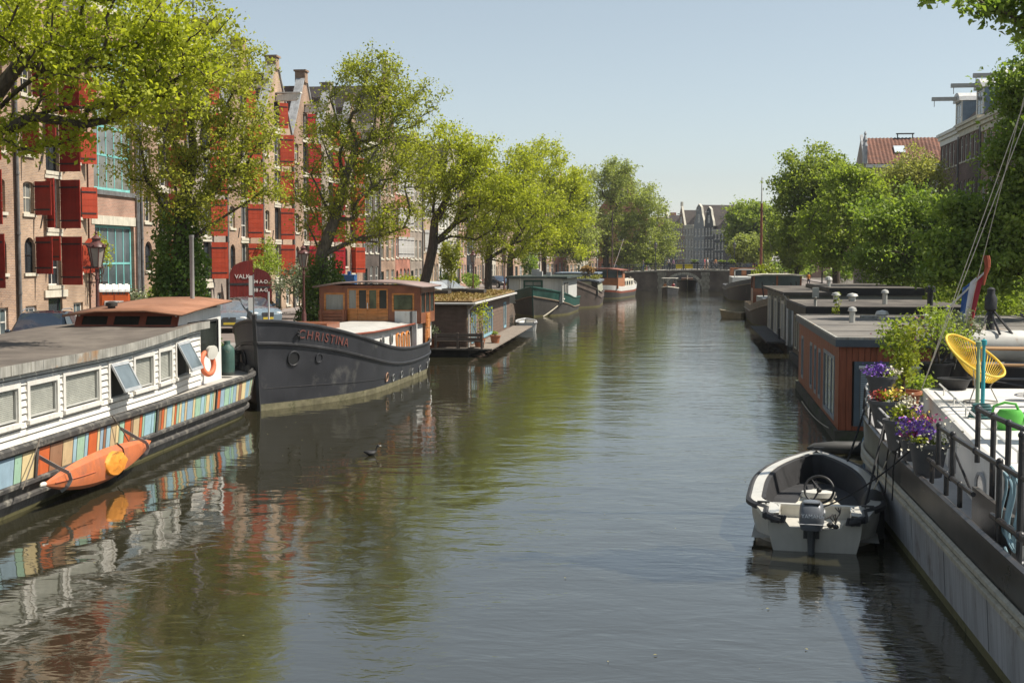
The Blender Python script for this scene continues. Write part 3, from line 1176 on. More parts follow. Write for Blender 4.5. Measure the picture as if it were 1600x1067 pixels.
# right bank: brick row with two blue-sided dormers, facing the canal
RZ = R(-90)
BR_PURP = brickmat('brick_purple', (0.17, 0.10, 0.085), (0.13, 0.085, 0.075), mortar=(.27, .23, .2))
y = 114.8
rspec = [
    (7.6, 13.8, BR_PURP, 5, 4, 'purple-brown brick house at the end of the right-hand row, below the left dormer'),
    (7.6, 13.9, BR_PURP, 5, 4, 'purple-brown brick house below the right-hand dormer and pots'),
    (7.6, 13.6, BR_BROWN, 4, 4, 'brown brick house of the right-hand row hidden by dark leaves'),
    (7.6, 13.8, BR_PURP, 4, 4, 'brick house at the right edge behind the darkest elm'),
    (7.6, 13.0, BR_DARK, 4, 4, 'dark brick house beyond the right edge of the view'),
]
DB = mat('dormer_slate_blue', (0.20, 0.26, 0.32), 0.6, 0.12, 3, streak=0.3)
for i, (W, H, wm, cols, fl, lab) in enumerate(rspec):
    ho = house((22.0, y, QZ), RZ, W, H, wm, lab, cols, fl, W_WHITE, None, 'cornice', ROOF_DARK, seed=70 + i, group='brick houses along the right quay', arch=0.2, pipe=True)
    if i < 3:
        d = MB()
        d.box(2.6, 4.9, 0.75, 4.2, H + .25, H + 2.6)
        d.build('dormer', DB, ho)
        d = MB()
        d.box(2.6, 2.82, 0.66, 0.75, H + .25, H + 2.6).box(4.68, 4.9, 0.66, 0.75, H + .25, H + 2.6)
        d.build('dormer_pilaster', W_WHITE, ho)
        window(ho, 2.83, H + .3, 1.84, 2.1, 2, 2, W_WHITE, PANE, y=0.68)
        d = MB()
        prof = [(2.45, H + 2.6), (4.99 + .06, H + 2.6), (4.9, H + 2.95), (4.4, H + 3.25), (3.75, H + 3.35), (3.1, H + 3.25), (2.6, H + 2.95)]
        d.prism(prof, 'y', 0.45, 4.3)
        d.build('dormer_roof', mat('dormer_zinc', (0.55, 0.55, 0.54), 0.55, 0.12, 3, streak=.3), ho)
        d = MB()
        d.box(3.6, 3.9, -1.5, 0.44, H + 2.72, H + 3.02)
        d.tube([(3.75, -1.3, H + 2.72), (3.75, -1.3, H + 2.45), (3.80, -1.3, H + 2.32), (3.72, -1.3, H + 2.25)], 0.03, 5)
        d.build('hoist_beam', mat('beam_grey', (0.42, 0.41, 0.38), .6, .1), ho)
    y -= W + 0.02
# tiled roof facing the camera, beyond the dormer row
o = thing('tiled_house', 'house with a broad red-tiled roof and small skylight behind the right-hand trees', 'house', (20.6, 150, QZ), 0)
b = MB()
b.box(0, 11, 0, 9, 0, 14.3)
b.prism([(0.0, 14.3), (4.5, 17.5), (9.0, 14.3)], 'x', 0.0, 0.35)
b.build('wall', BR_GREY, o)
r = MB()
nc = 26
for i in range(nc):
    x0 = 0.3 + (10.9) * i / nc
    x1 = 0.3 + (10.9) * (i + 1) / nc
    xm = (x0 + x1) / 2
    for (ya, za, yb, zb) in ((-0.3, 14.15, 4.5, 17.45), (9.3, 14.15, 4.5, 17.45)):
        r.add([(x0, ya, za), (xm, ya, za + .09), (x1, ya, za), (x1, yb, zb), (xm, yb, zb + .09), (x0, yb, zb)], [(0, 1, 4, 5), (1, 2, 3, 4)])
rt = r.build('roof', ROOF_RED, o)
b = MB()
b.slab([(3.4, 1.5, 15.5), (4.6, 1.5, 15.5), (4.6, 2.7, 16.33), (3.4, 2.7, 16.33)], (0, -0.6, 0.8), 0.12)
b.build('skylight', mat('skylight_pane', (0.5, 0.55, 0.58), 0.1, .05), o)
for xx in (-0.15, ):
    b = MB()
    b.box(-0.3, 0.1, -0.4, 0.6, 14.2, 16.2)
    b.lathe([(.32, 0), (.2, .4), (.28, .7), (.1, 1.2), (.16, 1.4), (.02, 1.7)], 8, (-0.1, 0.1, 16.2))
    b.prism([(0.2, 14.3), (4.5, 17.9), (4.5, 17.5), (0.6, 14.0)], 'x', -0.1, 0.25)
    b.build('gable_ornament', LEAD, o)
b = MB()
for k in range(8):
    b.box(1 + k * 1.2, 1.9 + k * 1.2, -0.03, 0.0, 10.6, 12.8)
b.build('window', PANE, o)
b = MB()
b.box(0, 11, -0.35, 0.0, 13.75, 14.12)
b.build('gutter', W_WHITE, o)
b = MB()
b.box(4.0, 6.0, 4.2, 4.8, 17.9, 18.0)
b.box(4.1, 4.2, 4.4, 4.6, 17.3, 17.9).box(5.8, 5.9, 4.4, 4.6, 17.3, 17.9)
b.build('roof_rack', IRON, o)
y = 146.0
for i, (W, H, wm, lab) in enumerate(((7, 9.5, PL_WHITE, 'white house glimpsed through leaves left of the dormers'), (7, 9, PL_GREY, 'grey plastered house glimpsed between the right-hand trees'), (7.2, 9.5, BR_BROWN, 'low brown brick house behind the pale feathery tree'), (8, 10, PL_WHITE, 'white fronted house next to the dormer row'))):
    house((22.0, y, QZ), RZ, W, H, wm, lab, 3, 3, W_WHITE, None, 'flat', ROOF_DARK, seed=90 + i, group='brick houses along the right quay')
    y -= W + .05
y = 290.0
for i, (W, H, wm, lab) in enumerate(((8, 12, BR_BROWN, 'brown house beyond the bridge on the right bank'), (8, 13, BR_GREY, 'grey brick house beyond the bridge on the right bank'), (9, 12.5, PL_GREY, 'grey plastered house beyond the right end of the bridge'), (9, 13, BR_PINK, 'pink brick house past the right end of the bridge'))):
    house((24.0, y, QZ), RZ, W, H, wm, lab, 3, 4, W_WHITE, None, 'cornice', ROOF_DARK, seed=110 + i, group='houses on the right beyond the bridge')
    y -= W + 4

# the oblique row closing the view beyond the bridge
A0 = Vector((-5.2, 344))
A1 = Vector((10.4, 300))
dv = (A1 - A0)
ln = dv.length
dv.normalize()
fz = math.atan2(dv.y, dv.x)
far = [
    (6.2, 10.5, PL_BLACK, 'neck', 'black house with white sashes at the left end of the row beyond the bridge'),
    (6.0, 11.6, mat('front_navy', (0.03, 0.036, 0.05), .6, .15), 'cornice', 'dark navy house with a low curved top beyond the bridge'),
    (5.6, 11.8, BR_BROWN, 'point', 'brown brick house with the tallest pointed gable beyond the bridge'),
    (6.4, 11.8, mat('plaster_drab', (.34, .31, .26), .75, .1), 'cornice', 'cream-grey house with a flat cornice in the middle of the far row'),
    (7.4, 11.3, PL_GREY, 'bell', 'pale grey house, widest and lightest of the far row'),
    (6.2, 11.3, PL_BLACK, 'bell', 'black house with a pale bell gable in the far row'),
    (6.6, 10.2, mat('front_charcoal', (0.035, 0.036, 0.042), .6, .15), 'cornice', 'charcoal house with white windows at the right end of the far row'),
]
t = 0.0
for i, (W, H, wm, gb, lab) in enumerate(far):
    p = A0 + dv * t
    house((p.x, p.y, QZ), fz, W, H, wm, lab, 3, 4, W_WHITE, PANE, gb, ROOF_DARK, seed=130 + i, group='row of houses beyond the bridge', ww=W / 3 * .62, wh=0.72)
    t += W + .03
for (x, y, W, H, rm, lab) in ((-9.5, 400, 14, 16.6, ROOF_RED, 'orange-roofed block rising behind the left of the far row'), (5.0, 396, 14, 17.6, mat('roof_brown_flat', (0.2, .15, .13), .8, .15), 'brown flat-topped block rising behind the right of the far row')):
    o = thing('apartment_block', lab, 'building', (x, y, QZ), 0)
    b = MB()
    b.box(0, W, 0, 10, 0, H - 3)
    b.build('wall', BR_BROWN, o)
    b = MB()
    b.prism([(0, H - 3), (4, H), (6, H), (10, H - 3)] if rm is ROOF_RED else [(0, H - 3), (0.8, H), (10, H), (10, H - 3)], 'x', 0, W)
    b.build('roof', rm, o)
    for k in range(4):
        b = MB()
        b.box(1 + k * 3.2, 2.2 + k * 3.2, -0.06 if rm is ROOF_RED else .3, 1.2, H - 2.4, H - 1.1)
        b.build('dormer', W_WHITE, o)
    b = MB()
    b.box(W * .42, W * .55, 4, 5.4, H - .2, H + 1.4)
    b.build('chimney', BR_RED, o)
# ------------------------------------------------------------------ trees and shrubs
BARK = mat('bark', (0.085, 0.068, 0.052), 0.9, 0.4, 5, bump=0.8, bscale=14, stretch=(2.5, 2.5, 0.5))
BARKG = mat('bark_grey', (0.13, 0.115, 0.09), 0.9, 0.4, 5, bump=0.8, bscale=14, stretch=(2.5, 2.5, 0.5))
L_YEL = leafmat('leaf_spring', (0.25, 0.30, 0.022), (0.50, 0.53, 0.065), 0.55, (1.3, 1.3, 0.7))
L_YEL2 = leafmat('leaf_olive', (0.24, 0.265, 0.03), (0.47, 0.47, 0.085), 0.55, (1.25, 1.3, 0.7))
L_MID = leafmat('leaf_mid', (0.17, 0.235, 0.04), (0.35, 0.40, 0.09), 0.5, (1.4, 1.5, 0.6))
L_DARK = leafmat('leaf_dark', (0.095, 0.16, 0.04), (0.30, 0.37, 0.085), 0.48, (1.5, 1.6, 0.6))  # wide tone range paints lit clumps and shaded gaps into the leaf colour
L_GREY = leafmat('leaf_grey', (0.21, 0.24, 0.07), (0.38, 0.41, 0.13), 0.5, (1.3, 1.4, 0.7))
L_IVY = leafmat('leaf_ivy', (0.06, 0.115, 0.02), (0.17, 0.25, 0.045), 0.36, (1.4, 1.5, 0.6))
L_LIME = leafmat('leaf_lime', (0.16, 0.22, 0.02), (0.30, 0.34, 0.05), 0.45, (1.4, 1.3, 0.5))
L_SAGE = leafmat('leaf_sage', (0.11, 0.135, 0.075), (0.22, 0.25, 0.15), 0.3, (1.2, 1.3, 0.8))


def leaf_mesh(name, P, size, m, up=0.35, long=1.7, rg=None):
    """one folded leaf (4 corners) at every point of P, facing every way with a bias upwards"""
    rg = rg or rng
    n = len(P)
    nr = rg.normal(size=(n, 3))
    nr[:, 2] += up * 2
    nr /= np.linalg.norm(nr, axis=1)[:, None] + 1e-9
    a = rg.normal(size=(n, 3))
    a[:, 2] -= 0.5
    a -= nr * (a * nr).sum(1)[:, None]
    a /= np.linalg.norm(a, axis=1)[:, None] + 1e-9
    b = np.cross(nr, a)
    s = size * rg.uniform(0.42, 1.38, size=(n, 1))
    wd = s / long
    fold = nr * s * 0.12
    V = np.empty((n, 4, 3))
    V[:, 0] = P - a * s * 0.5
    V[:, 1] = P + b * wd * 0.5 - a * s * 0.06 + fold
    V[:, 2] = P + a * s * 0.5
    V[:, 3] = P - b * wd * 0.5 - a * s * 0.06 + fold
    F = np.arange(n * 4).reshape(n, 4)
    return fast_mesh(name, V.reshape(-1, 3), F, m)


def tree(name, label, base, fork, blobs, leafm, nclump=120, per=80, leaf=0.16, crad=0.75, tr=0.24, bark=None, seed=1, lean=None, ivy=0, flat=0.6, group=None, droop=0.0, spread=2.4, cat='tree'):
    """base (x,y,z); fork = height of the first fork; blobs = [(x,y,z,rx,ry,rz)] ellipsoids of the crown in world space"""
    rg = np.random.default_rng(seed)
    base = np.array(base, float)
    B = np.array(blobs, float)
    vol = B[:, 3] * B[:, 4] * B[:, 5]
    vol = vol ** 0.8
    pick = rg.choice(len(B), nclump, p=vol / vol.sum())
    d = rg.normal(size=(nclump, 3))
    d /= np.linalg.norm(d, axis=1)[:, None]
    rad = rg.uniform(0, 1, nclump) ** (1 / spread)
    T = B[pick, :3] + d * rad[:, None] * B[pick, 3:]
    T = T - base
    top = np.array([0, 0, fork]) + (np.array(lean) if lean is not None else 0)
    nodes = [np.zeros(3)]
    par = [-1]
    for i in range(1, 5):
        t = i / 4
        nodes.append(top * t + np.array([math.sin(t * 3 + seed) * 0.10, math.cos(t * 2 + seed) * 0.10, 0]) * t)
        par.append(i - 1)
    # a leader continuing up through the middle of the crown
    cen = T.mean(0)
    apex = T[T[:, 2].argsort()[-max(3, nclump // 8):]].mean(0)
    ld = [nodes[-1] + (cen * 0.5 + apex * 0.5 - nodes[-1]) * t for t in (0.25, 0.5, 0.75)]
    for q in ld:
        nodes.append(q + rg.normal(size=3) * 0.25)
        par.append(len(nodes) - 2)
    path = [0.0]
    for i in range(1, len(nodes)):
        path.append(path[par[i]] + np.linalg.norm(nodes[i] - nodes[par[i]]))
    order = np.argsort(np.linalg.norm(T - nodes[4], axis=1))
    tips = []
    for k in order:
        t = T[k]
        N = np.array(nodes)
        dist = np.linalg.norm(N - t, axis=1)
        cost = dist + 0.30 * np.array(path) + np.where(np.arange(len(N)) < 3, 50, 0) + np.clip(N[:, 2] - t[2], 0, None) * 0.6
        j = int(cost.argmin())
        L = dist[j]
        ns = max(1, int(L / 1.1))
        src = nodes[j]
        last = j
        dirp = src - nodes[par[j]] if par[j] >= 0 else np.array([0, 0, 1.0])
        dirp = dirp / (np.linalg.norm(dirp) + 1e-9)
        for i in range(1, ns + 1):
            u = i / ns
            q = src + (t - src) * u + dirp * L * 0.28 * u * (1 - u) * 2 + rg.normal(size=3) * 0.10 * (u < 1) * min(1, L / 2)
            if droop:
                q[2] -= droop * L * u * u * 0.3
            nodes.append(q)
            par.append(last)
            path.append(path[last] + L / ns)
            last = len(nodes) - 1
        tips.append(last)
    # thickness from the number of shoots each piece carries
    cnt = np.zeros(len(nodes))
    for t in tips:
        i = t
        while i >= 0:
            cnt[i] += 1
            i = par[i]
    rr = tr * (np.maximum(cnt, 0.6) / max(cnt[0], 1)) ** 0.56
    rr = np.maximum(rr, 0.012)
    kids = {}
    for i in range(1, len(nodes)):
        kids.setdefault(par[i], []).append(i)
    wood = MB()
    stack = [(0, None)]
    while stack:
        i, frm = stack.pop()
        chain = [] if frm is None else [frm]
        cur = i
        while True:
            chain.append(cur)
            ks = sorted(kids.get(cur, []), key=lambda q: -cnt[q])
            if not ks:
                break
            for q in ks[1:]:
                stack.append((q, cur))
            cur = ks[0]
        pts = [nodes[q] for q in chain]
        rs = [rr[q] for q in chain]
        if frm is not None:
            rs[0] = min(rs[0], rs[1] * 1.25)
        if frm is None:
            pts = [pts[0] - np.array([0, 0, 0.2])] + pts
            rs = [rs[0] * 1.55] + [rs[0] * 1.15] + rs[1:]
        if len(pts) > 1:
            wood.tube(pts, rs, 7 if rs[0] > 0.08 else 4, cap=False)
    o = thing(name, label, cat, tuple(base), 0, group)
    wood.build('trunk', bark or BARK, o, smooth=60)
    # leaves in flattened sprays round every shoot tip, and a few along the shoots
    tipP = np.array([nodes[t] for t in tips])
    parP = np.array([nodes[par[t]] for t in tips])
    nt_ = len(tipP)
    m_ = rg.integers(int(per * 0.55), int(per * 1.45) + 1, nt_)
    idx = np.repeat(np.arange(nt_), m_)
    n = len(idx)
    u = rg.uniform(0, 1, (n, 1)) ** 1.5
    # sub-sprays: each clump has a handful of twigs
    tw = rg.normal(size=(nt_, 7, 3))
    tw /= np.linalg.norm(tw, axis=2)[:, :, None]
    tw[:, :, 2] = tw[:, :, 2] * flat - droop * 0.5
    tk = rg.integers(0, 7, n)
    cr_ = crad * rg.uniform(0.6, 1.35, nt_)
    Pn = tipP[idx] + (parP[idx] - tipP[idx]) * u * 0.45
    along = rg.uniform(0.05, 1.0, (n, 1))
    Pn = Pn + tw[idx, tk] * along * cr_[idx][:, None] + rg.normal(size=(n, 3)) * (crad * 0.17)
    if droop:
        Pn[:, 2] -= droop * along[:, 0] ** 2 * crad
    me = leaf_mesh('crown', Pn, leaf, leafm, rg=rg)
    inst('crown', me, o, (0, 0, 0))
    if ivy:
        n = int(ivy * 2600)
        h = rg.uniform(0, 1, n) ** 1.25 * ivy * rg.uniform(.75, 1.12, n)
        ang = rg.uniform(0, 2 * PI, n)
        rr_ = (tr * 1.1 + 0.25 * np.sin(h * 2.3 + ang * 2) ** 2 + rg.uniform(0.1, 0.6, n)) * np.where(h > ivy * 0.75, 0.85, 1.0) * (1 + 0.5 * np.exp(-h / 0.8))
        cx = np.interp(h, [0, fork], [0, top[0]])
        cy = np.interp(h, [0, fork], [0, top[1]])
        Pi = np.stack([cx + rr_ * np.cos(ang), cy + rr_ * np.sin(ang), h], 1)
        inst('ivy', leaf_mesh('ivy', Pi, max(leaf * 0.9, 0.13), L_IVY, up=0.15, long=1.15, rg=rg), o, (0, 0, 0))
    return o


def shrub(name, label, base, size, leafm, n=1500, leaf=0.09, seed=3, group=None, stems=7, lumps=6, cat='shrub', parent=None, flowers=None):
    rg = np.random.default_rng(seed)
    sx, sy, sz = size
    C_ = rg.normal(size=(lumps, 3))
    C_ /= np.linalg.norm(C_, axis=1)[:, None]
    C_ = C_ * np.array([sx, sy, sz * 0.42]) * rg.uniform(0.3, 0.75, (lumps, 1)) + np.array([0, 0, sz * 0.55])
    k = rg.integers(0, lumps, n)
    d = rg.normal(size=(n, 3))
    d /= np.linalg.norm(d, axis=1)[:, None]
    d *= (rg.uniform(0, 1, (n, 1)) ** 0.45) * rg.uniform(0.75, 1.15, (n, 1))
    P = C_[k] + d * np.array([sx, sy, sz * 0.5]) * 0.52
    P[:, 2] = np.maximum(P[:, 2], 0.03)
    o = parent or thing(name, label, cat, base, 0, group)
    off = base if parent else (0, 0, 0)
    inst('foliage', leaf_mesh('foliage', P, leaf, leafm, rg=rg), o, off)
    s = MB()
    for i in range(stems):
        t = C_[i % lumps]
        s.tube([(rg.normal() * sx * .1, rg.normal() * sy * .1, 0), (t[0] * .5, t[1] * .5, t[2] * .5), tuple(t)], [0.02, 0.015, 0.006], 4, cap=False)
    so = s.build('stem', BARK, o)
    so.location = off
    if flowers:
        fm, nf, fs = flowers
        j = rg.choice(n, nf)
        inst('blossom', leaf_mesh('blossom', P[j] + np.array([0.0, -0.02, 0.05]), fs, fm, up=0.6, long=1.0, rg=rg), o, off)
    return o
L_MID2 = leafmat('leaf_mid_olive', (0.19, 0.225, 0.03), (0.38, 0.40, 0.07), 0.52, (1.5, 1.5, 0.6))
L_DARK2 = leafmat('leaf_dark_olive', (0.135, 0.20, 0.04), (0.32, 0.37, 0.09), 0.5, (1.5, 1.5, 0.6))
L_SAGEY = leafmat('leaf_pale', (0.26, 0.28, 0.08), (0.44, 0.45, 0.15), 0.5, (1.3, 1.3, 0.7))
tree('elm_tree', 'bright spring-green elm reaching in from the left over the white houseboat', (-18.60, 27.50, 1.2), blobs=[(-14.37, 27.5, 9.7, 2.06, 2.06, 0.96), (-12.42, 27.5, 9.23, 1.79, 1.79, 0.96), (-11.07, 27.5, 9.63, 1.24, 1.24, 0.96), (-15.03, 27.5, 7.72, 1.03, 1.03, 0.69), (-13.66, 27.5, 7.77, 0.96, 0.96, 0.62), (-11.99, 27.5, 8.1, 1.24, 1.24, 0.69), (-14.44, 27.5, 7.11, 0.82, 0.82, 0.3), (-13.52, 27.5, 7.01, 0.82, 0.82, 0.28), (-10.79, 27.5, 8.64, 0.82, 0.82, 0.69), (-13.44, 27.5, 10.39, 2.75, 2.75, 0.82), (-16.71, 27.5, 8.75, 1.65, 1.65, 1.65), (-13.18, 27.5, 8.68, 1.65, 1.65, 0.82)], leafm=L_YEL, fork=4.2, nclump=330, per=62, leaf=0.135, crad=0.62, tr=0.26, seed=21, flat=0.5)
tree('elm_tree', 'yellow-green elm with an ivy-smothered trunk behind the white houseboat', (-18.70, 46.09, 1.2), blobs=[(-18.08, 46.09, 11.61, 2.19, 2.19, 2.19), (-19.6, 46.09, 9.74, 1.96, 1.96, 1.96), (-16.62, 46.09, 9.7, 1.73, 1.73, 1.73), (-17.31, 46.09, 13.23, 1.15, 1.15, 1.15), (-17.39, 46.09, 7.82, 1.84, 1.84, 1.84), (-15.79, 46.09, 7.81, 1.27, 1.27, 1.27), (-19.77, 46.09, 7.61, 1.38, 1.38, 1.38), (-15.98, 46.09, 11.57, 1.04, 1.38, 1.38), (-18.16, 46.09, 6.4, 1.61, 1.61, 0.92), (-15.64, 46.09, 9.45, 0.92, 0.92, 0.92), (-15.18, 46.09, 7.1, 0.92, 0.92, 0.69)], leafm=L_YEL2, fork=5.2, nclump=345, per=93, leaf=0.13, crad=0.75, tr=0.30, seed=5, ivy=5.0, spread=2.0)
tree('elm_tree', 'tall loose elm with several bare limbs rising behind the dark barge wheelhouse', (-18.70, 65.73, 1.2), blobs=[(-16.24, 65.73, 13.92, 1.97, 1.97, 1.81), (-18.15, 65.73, 11.8, 1.81, 1.81, 1.81), (-15.06, 65.73, 12.58, 1.81, 1.81, 1.81), (-13.37, 65.73, 12.55, 1.48, 1.48, 1.31), (-16.79, 65.73, 9.79, 2.79, 2.79, 2.46), (-14.06, 65.73, 9.6, 1.97, 1.97, 1.97), (-19.56, 65.73, 8.15, 1.48, 1.48, 1.48), (-18.19, 65.73, 6.63, 1.81, 1.81, 1.81), (-15.44, 65.73, 6.95, 1.81, 1.81, 1.81), (-14.07, 65.73, 7.11, 1.31, 1.31, 1.31), (-15.73, 65.73, 14.89, 1.31, 1.31, 0.99), (-17.44, 65.73, 14.43, 1.15, 1.15, 0.99)], leafm=L_MID2, fork=3.6, nclump=367, per=78, leaf=0.15, crad=0.85, tr=0.34, seed=8, ivy=3.4, spread=2.0, bark=BARKG)
tree('elm_tree', 'elm with two diverging dark trunks standing left of the sedum-roofed houseboat', (-18.70, 89.84, 1.2), blobs=[(-15.76, 89.84, 11.4, 2.47, 2.47, 2.47), (-13.84, 89.84, 12.05, 1.71, 1.71, 1.71), (-16.92, 89.84, 9.38, 2.25, 2.25, 2.25), (-13.47, 89.84, 9.36, 2.25, 2.25, 2.25), (-18.52, 89.84, 12.33, 1.71, 1.71, 1.71), (-16.21, 89.84, 13.2, 1.71, 1.71, 1.35), (-14.62, 89.84, 7.11, 1.8, 1.8, 1.35), (-11.88, 89.84, 9.34, 1.57, 1.8, 1.8)], leafm=L_YEL, fork=4.4, nclump=282, per=90, leaf=0.19, crad=1.0, tr=0.36, seed=13, lean=(1.2,0,0))
tree('elm_tree', 'bright round-headed elm behind the sedum roof, its forked trunk in view', (-18.70, 123.78, 1.2), blobs=[(-18.25, 123.78, 9.29, 3.4, 3.4, 3.4), (-14.8, 123.78, 12.05, 3.09, 3.09, 3.09), (-16.37, 123.78, 7.11, 3.09, 3.09, 3.09), (-13.24, 123.78, 8.96, 2.79, 2.79, 2.79), (-15.12, 123.78, 14.52, 2.6, 2.6, 2.17), (-18.89, 123.78, 6.19, 2.17, 2.17, 1.55), (-16.99, 123.78, 12.99, 2.17, 2.17, 2.17)], leafm=L_YEL, fork=4.6, nclump=245, per=93, leaf=0.23, crad=1.15, tr=0.36, seed=17)
tree('elm_tree', 'bright elm just beyond the forked one, spreading over the green boat cabin', (-18.70, 139.81, 1.2), blobs=[(-14.97, 139.81, 15.43, 2.94, 2.94, 2.66), (-13.56, 139.81, 10.91, 3.15, 3.15, 3.15), (-15.3, 139.81, 6.03, 2.66, 2.66, 1.96), (-12.49, 139.81, 7.42, 2.8, 3.15, 3.15), (-12.51, 139.81, 12.98, 2.45, 2.45, 2.45), (-16.37, 139.81, 9.88, 2.8, 2.8, 2.8)], leafm=L_YEL, fork=5, nclump=210, per=93, leaf=0.27, crad=1.4, tr=0.36, seed=23)
tree('elm_tree', 'paler thin elm farther along, next to the big grey-green one', (-18.70, 174.90, 1.2), blobs=[(-14.77, 174.9, 12.04, 2.97, 3.94, 3.94), (-13.27, 174.9, 8.56, 2.45, 3.5, 3.5), (-15.19, 174.9, 6.39, 2.62, 2.62, 1.75), (-13.9, 174.9, 14.64, 1.75, 2.19, 2.19)], leafm=L_GREY, fork=6, nclump=121, per=90, leaf=0.36, crad=1.7, tr=0.34, seed=27)
tree('big_elm_tree', 'big grey-green elm with a dark straight trunk before the left end of the bridge', (-13.50, 229.68, 1.2), blobs=[(-13.12, 229.68, 18.88, 4.82, 4.82, 3.9), (-15.95, 229.68, 13.22, 3.9, 5.17, 5.17), (-9.13, 229.68, 16.58, 4.82, 5.17, 5.17), (-6.49, 229.68, 11.47, 4.82, 5.51, 5.51), (-11.93, 229.68, 9.22, 5.74, 5.74, 5.17), (-9.06, 229.68, 5.23, 5.74, 5.74, 2.07), (-3.39, 229.68, 5.79, 3.45, 3.45, 2.53), (-4.2, 229.68, 8.06, 3.67, 3.9, 3.9), (-6.79, 229.68, 5.79, 5.28, 5.28, 2.76), (-17.64, 229.68, 6.95, 2.76, 3.45, 3.45), (-11.42, 229.68, 20.9, 4.36, 4.36, 2.07), (-5.72, 229.68, 14.3, 3.45, 3.45, 3.45)], leafm=L_GREY, fork=6.5, nclump=430, per=110, leaf=0.36, crad=1.7, tr=0.55, seed=31, flat=0.8, droop=0.25)
tree('elm_tree', 'elm whose dark leaf sprays hang into the top right corner of the view', (15.20, 20.00, 1.2), blobs=[(3.97, 20.0, 8.52, 0.6, 0.6, 0.14), (4.62, 20.0, 8.36, 0.5, 0.5, 0.22), (4.94, 20.0, 8.05, 0.26, 0.26, 0.2), (5.34, 20.0, 8.23, 0.6, 0.6, 0.6), (3.6, 20.0, 8.66, 0.4, 0.4, 0.12), (5.88, 20.0, 8.4, 1.2, 1.2, 1.0)], leafm=L_DARK, fork=4.2, nclump=121, per=75, leaf=0.12, crad=0.38, tr=0.28, seed=41, flat=0.4)
tree('elm_tree', 'large dark elm at the right edge behind the red plank houseboat', (14.20, 44.00, 1.2), blobs=[(11.25, 44.0, 10.43, 0.7, 1.1, 1.1), (11.05, 44.0, 8.99, 0.84, 0.99, 0.99), (10.79, 44.0, 9.93, 0.48, 0.88, 0.88), (10.57, 44.0, 8.06, 0.66, 0.7, 0.7), (10.79, 44.0, 7.12, 0.88, 0.88, 0.66), (9.71, 44.0, 5.98, 1.21, 1.21, 0.88), (9.09, 44.0, 6.4, 0.7, 0.7, 0.48), (8.72, 44.0, 4.82, 1.1, 1.1, 0.88), (10.55, 44.0, 4.51, 1.43, 1.43, 0.99), (12.28, 44.0, 7.84, 1.54, 2.42, 2.42), (11.13, 44.0, 5.55, 1.32, 1.32, 1.32), (9.14, 44.0, 4.08, 1.32, 1.32, 0.55)], leafm=L_DARK, fork=2.6, nclump=365, per=163, leaf=0.17, crad=0.84, tr=0.32, seed=43, flat=.45)
tree('elm_tree', 'dense mid-height elm on the right bank above the middle black roof', (13.80, 70.00, 1.2), blobs=[(12.51, 70.0, 7.31, 1.58, 1.58, 1.33), (11.22, 70.0, 6.47, 1.75, 1.75, 1.47), (13.21, 70.0, 5.12, 1.93, 1.93, 1.4), (10.76, 70.0, 4.79, 1.75, 1.75, 1.23), (10.23, 70.0, 6.82, 1.4, 1.4, 1.4), (12.25, 70.0, 3.94, 2.1, 2.1, 0.88), (14.16, 70.0, 6.3, 1.4, 1.47, 1.47)], leafm=L_DARK, fork=2.8, nclump=192, per=138, leaf=0.20, crad=1.05, tr=0.3, seed=47, flat=.45)
tree('elm_tree', 'broad elm on the right bank between the tall one and the tiled roof', (13.80, 93.00, 1.2), blobs=[(12.02, 93.0, 9.34, 2.23, 2.23, 1.86), (10.96, 93.0, 7.1, 2.56, 2.56, 2.56), (12.95, 93.0, 6.2, 2.23, 2.23, 2.23), (10.55, 93.0, 4.85, 2.09, 2.09, 1.4), (13.58, 93.0, 7.99, 1.86, 1.86, 1.86), (12.22, 93.0, 10.46, 1.16, 1.16, 0.93)], leafm=L_MID, fork=3, nclump=158, per=128, leaf=0.25, crad=1.26, tr=0.34, seed=53, flat=.45)
tree('elm_tree', 'tall elm with ragged outline, first big one right of the ship mast', (13.80, 118.00, 1.2), blobs=[(11.47, 118.0, 12.81, 2.66, 2.66, 2.24), (9.94, 118.0, 10.08, 2.24, 2.48, 2.48), (12.74, 118.0, 10.64, 2.66, 2.95, 2.95), (11.22, 118.0, 6.93, 2.83, 2.83, 2.48), (9.13, 118.0, 11.52, 1.06, 1.06, 0.83), (13.94, 118.0, 12.34, 1.53, 1.53, 1.48), (9.7, 118.0, 6.64, 1.42, 1.77, 1.77)], leafm=L_DARK2, fork=4.5, nclump=256, per=108, leaf=0.28, crad=1.3, tr=0.36, seed=59)
tree('willow_tree', 'pale feathery tree rising behind the right bank below the tiled roof', (20.00, 102.00, 1.2), blobs=[(17.69, 102.0, 11.97, 2.14, 2.14, 1.63), (16.54, 102.0, 10.03, 2.3, 2.3, 1.94), (18.68, 102.0, 10.25, 1.94, 2.3, 2.3), (15.8, 102.0, 11.25, 1.27, 1.27, 1.02)], leafm=L_SAGEY, fork=5, nclump=175, per=90, leaf=0.2, crad=1.2, tr=0.25, seed=61, droop=0.6)
tree('elm_tree', 'rounded far elm behind the mast at the right end of the bridge', (15.00, 228.00, 1.2), blobs=[(12.68, 228.0, 11.9, 3.65, 3.65, 3.42), (11.06, 228.0, 9.12, 3.42, 3.42, 3.42), (14.89, 228.0, 10.23, 2.74, 4.1, 4.1), (9.38, 228.0, 11.36, 1.71, 2.28, 2.28)], leafm=L_MID, fork=4, nclump=148, per=120, leaf=0.5, crad=1.8, tr=0.4, seed=67)
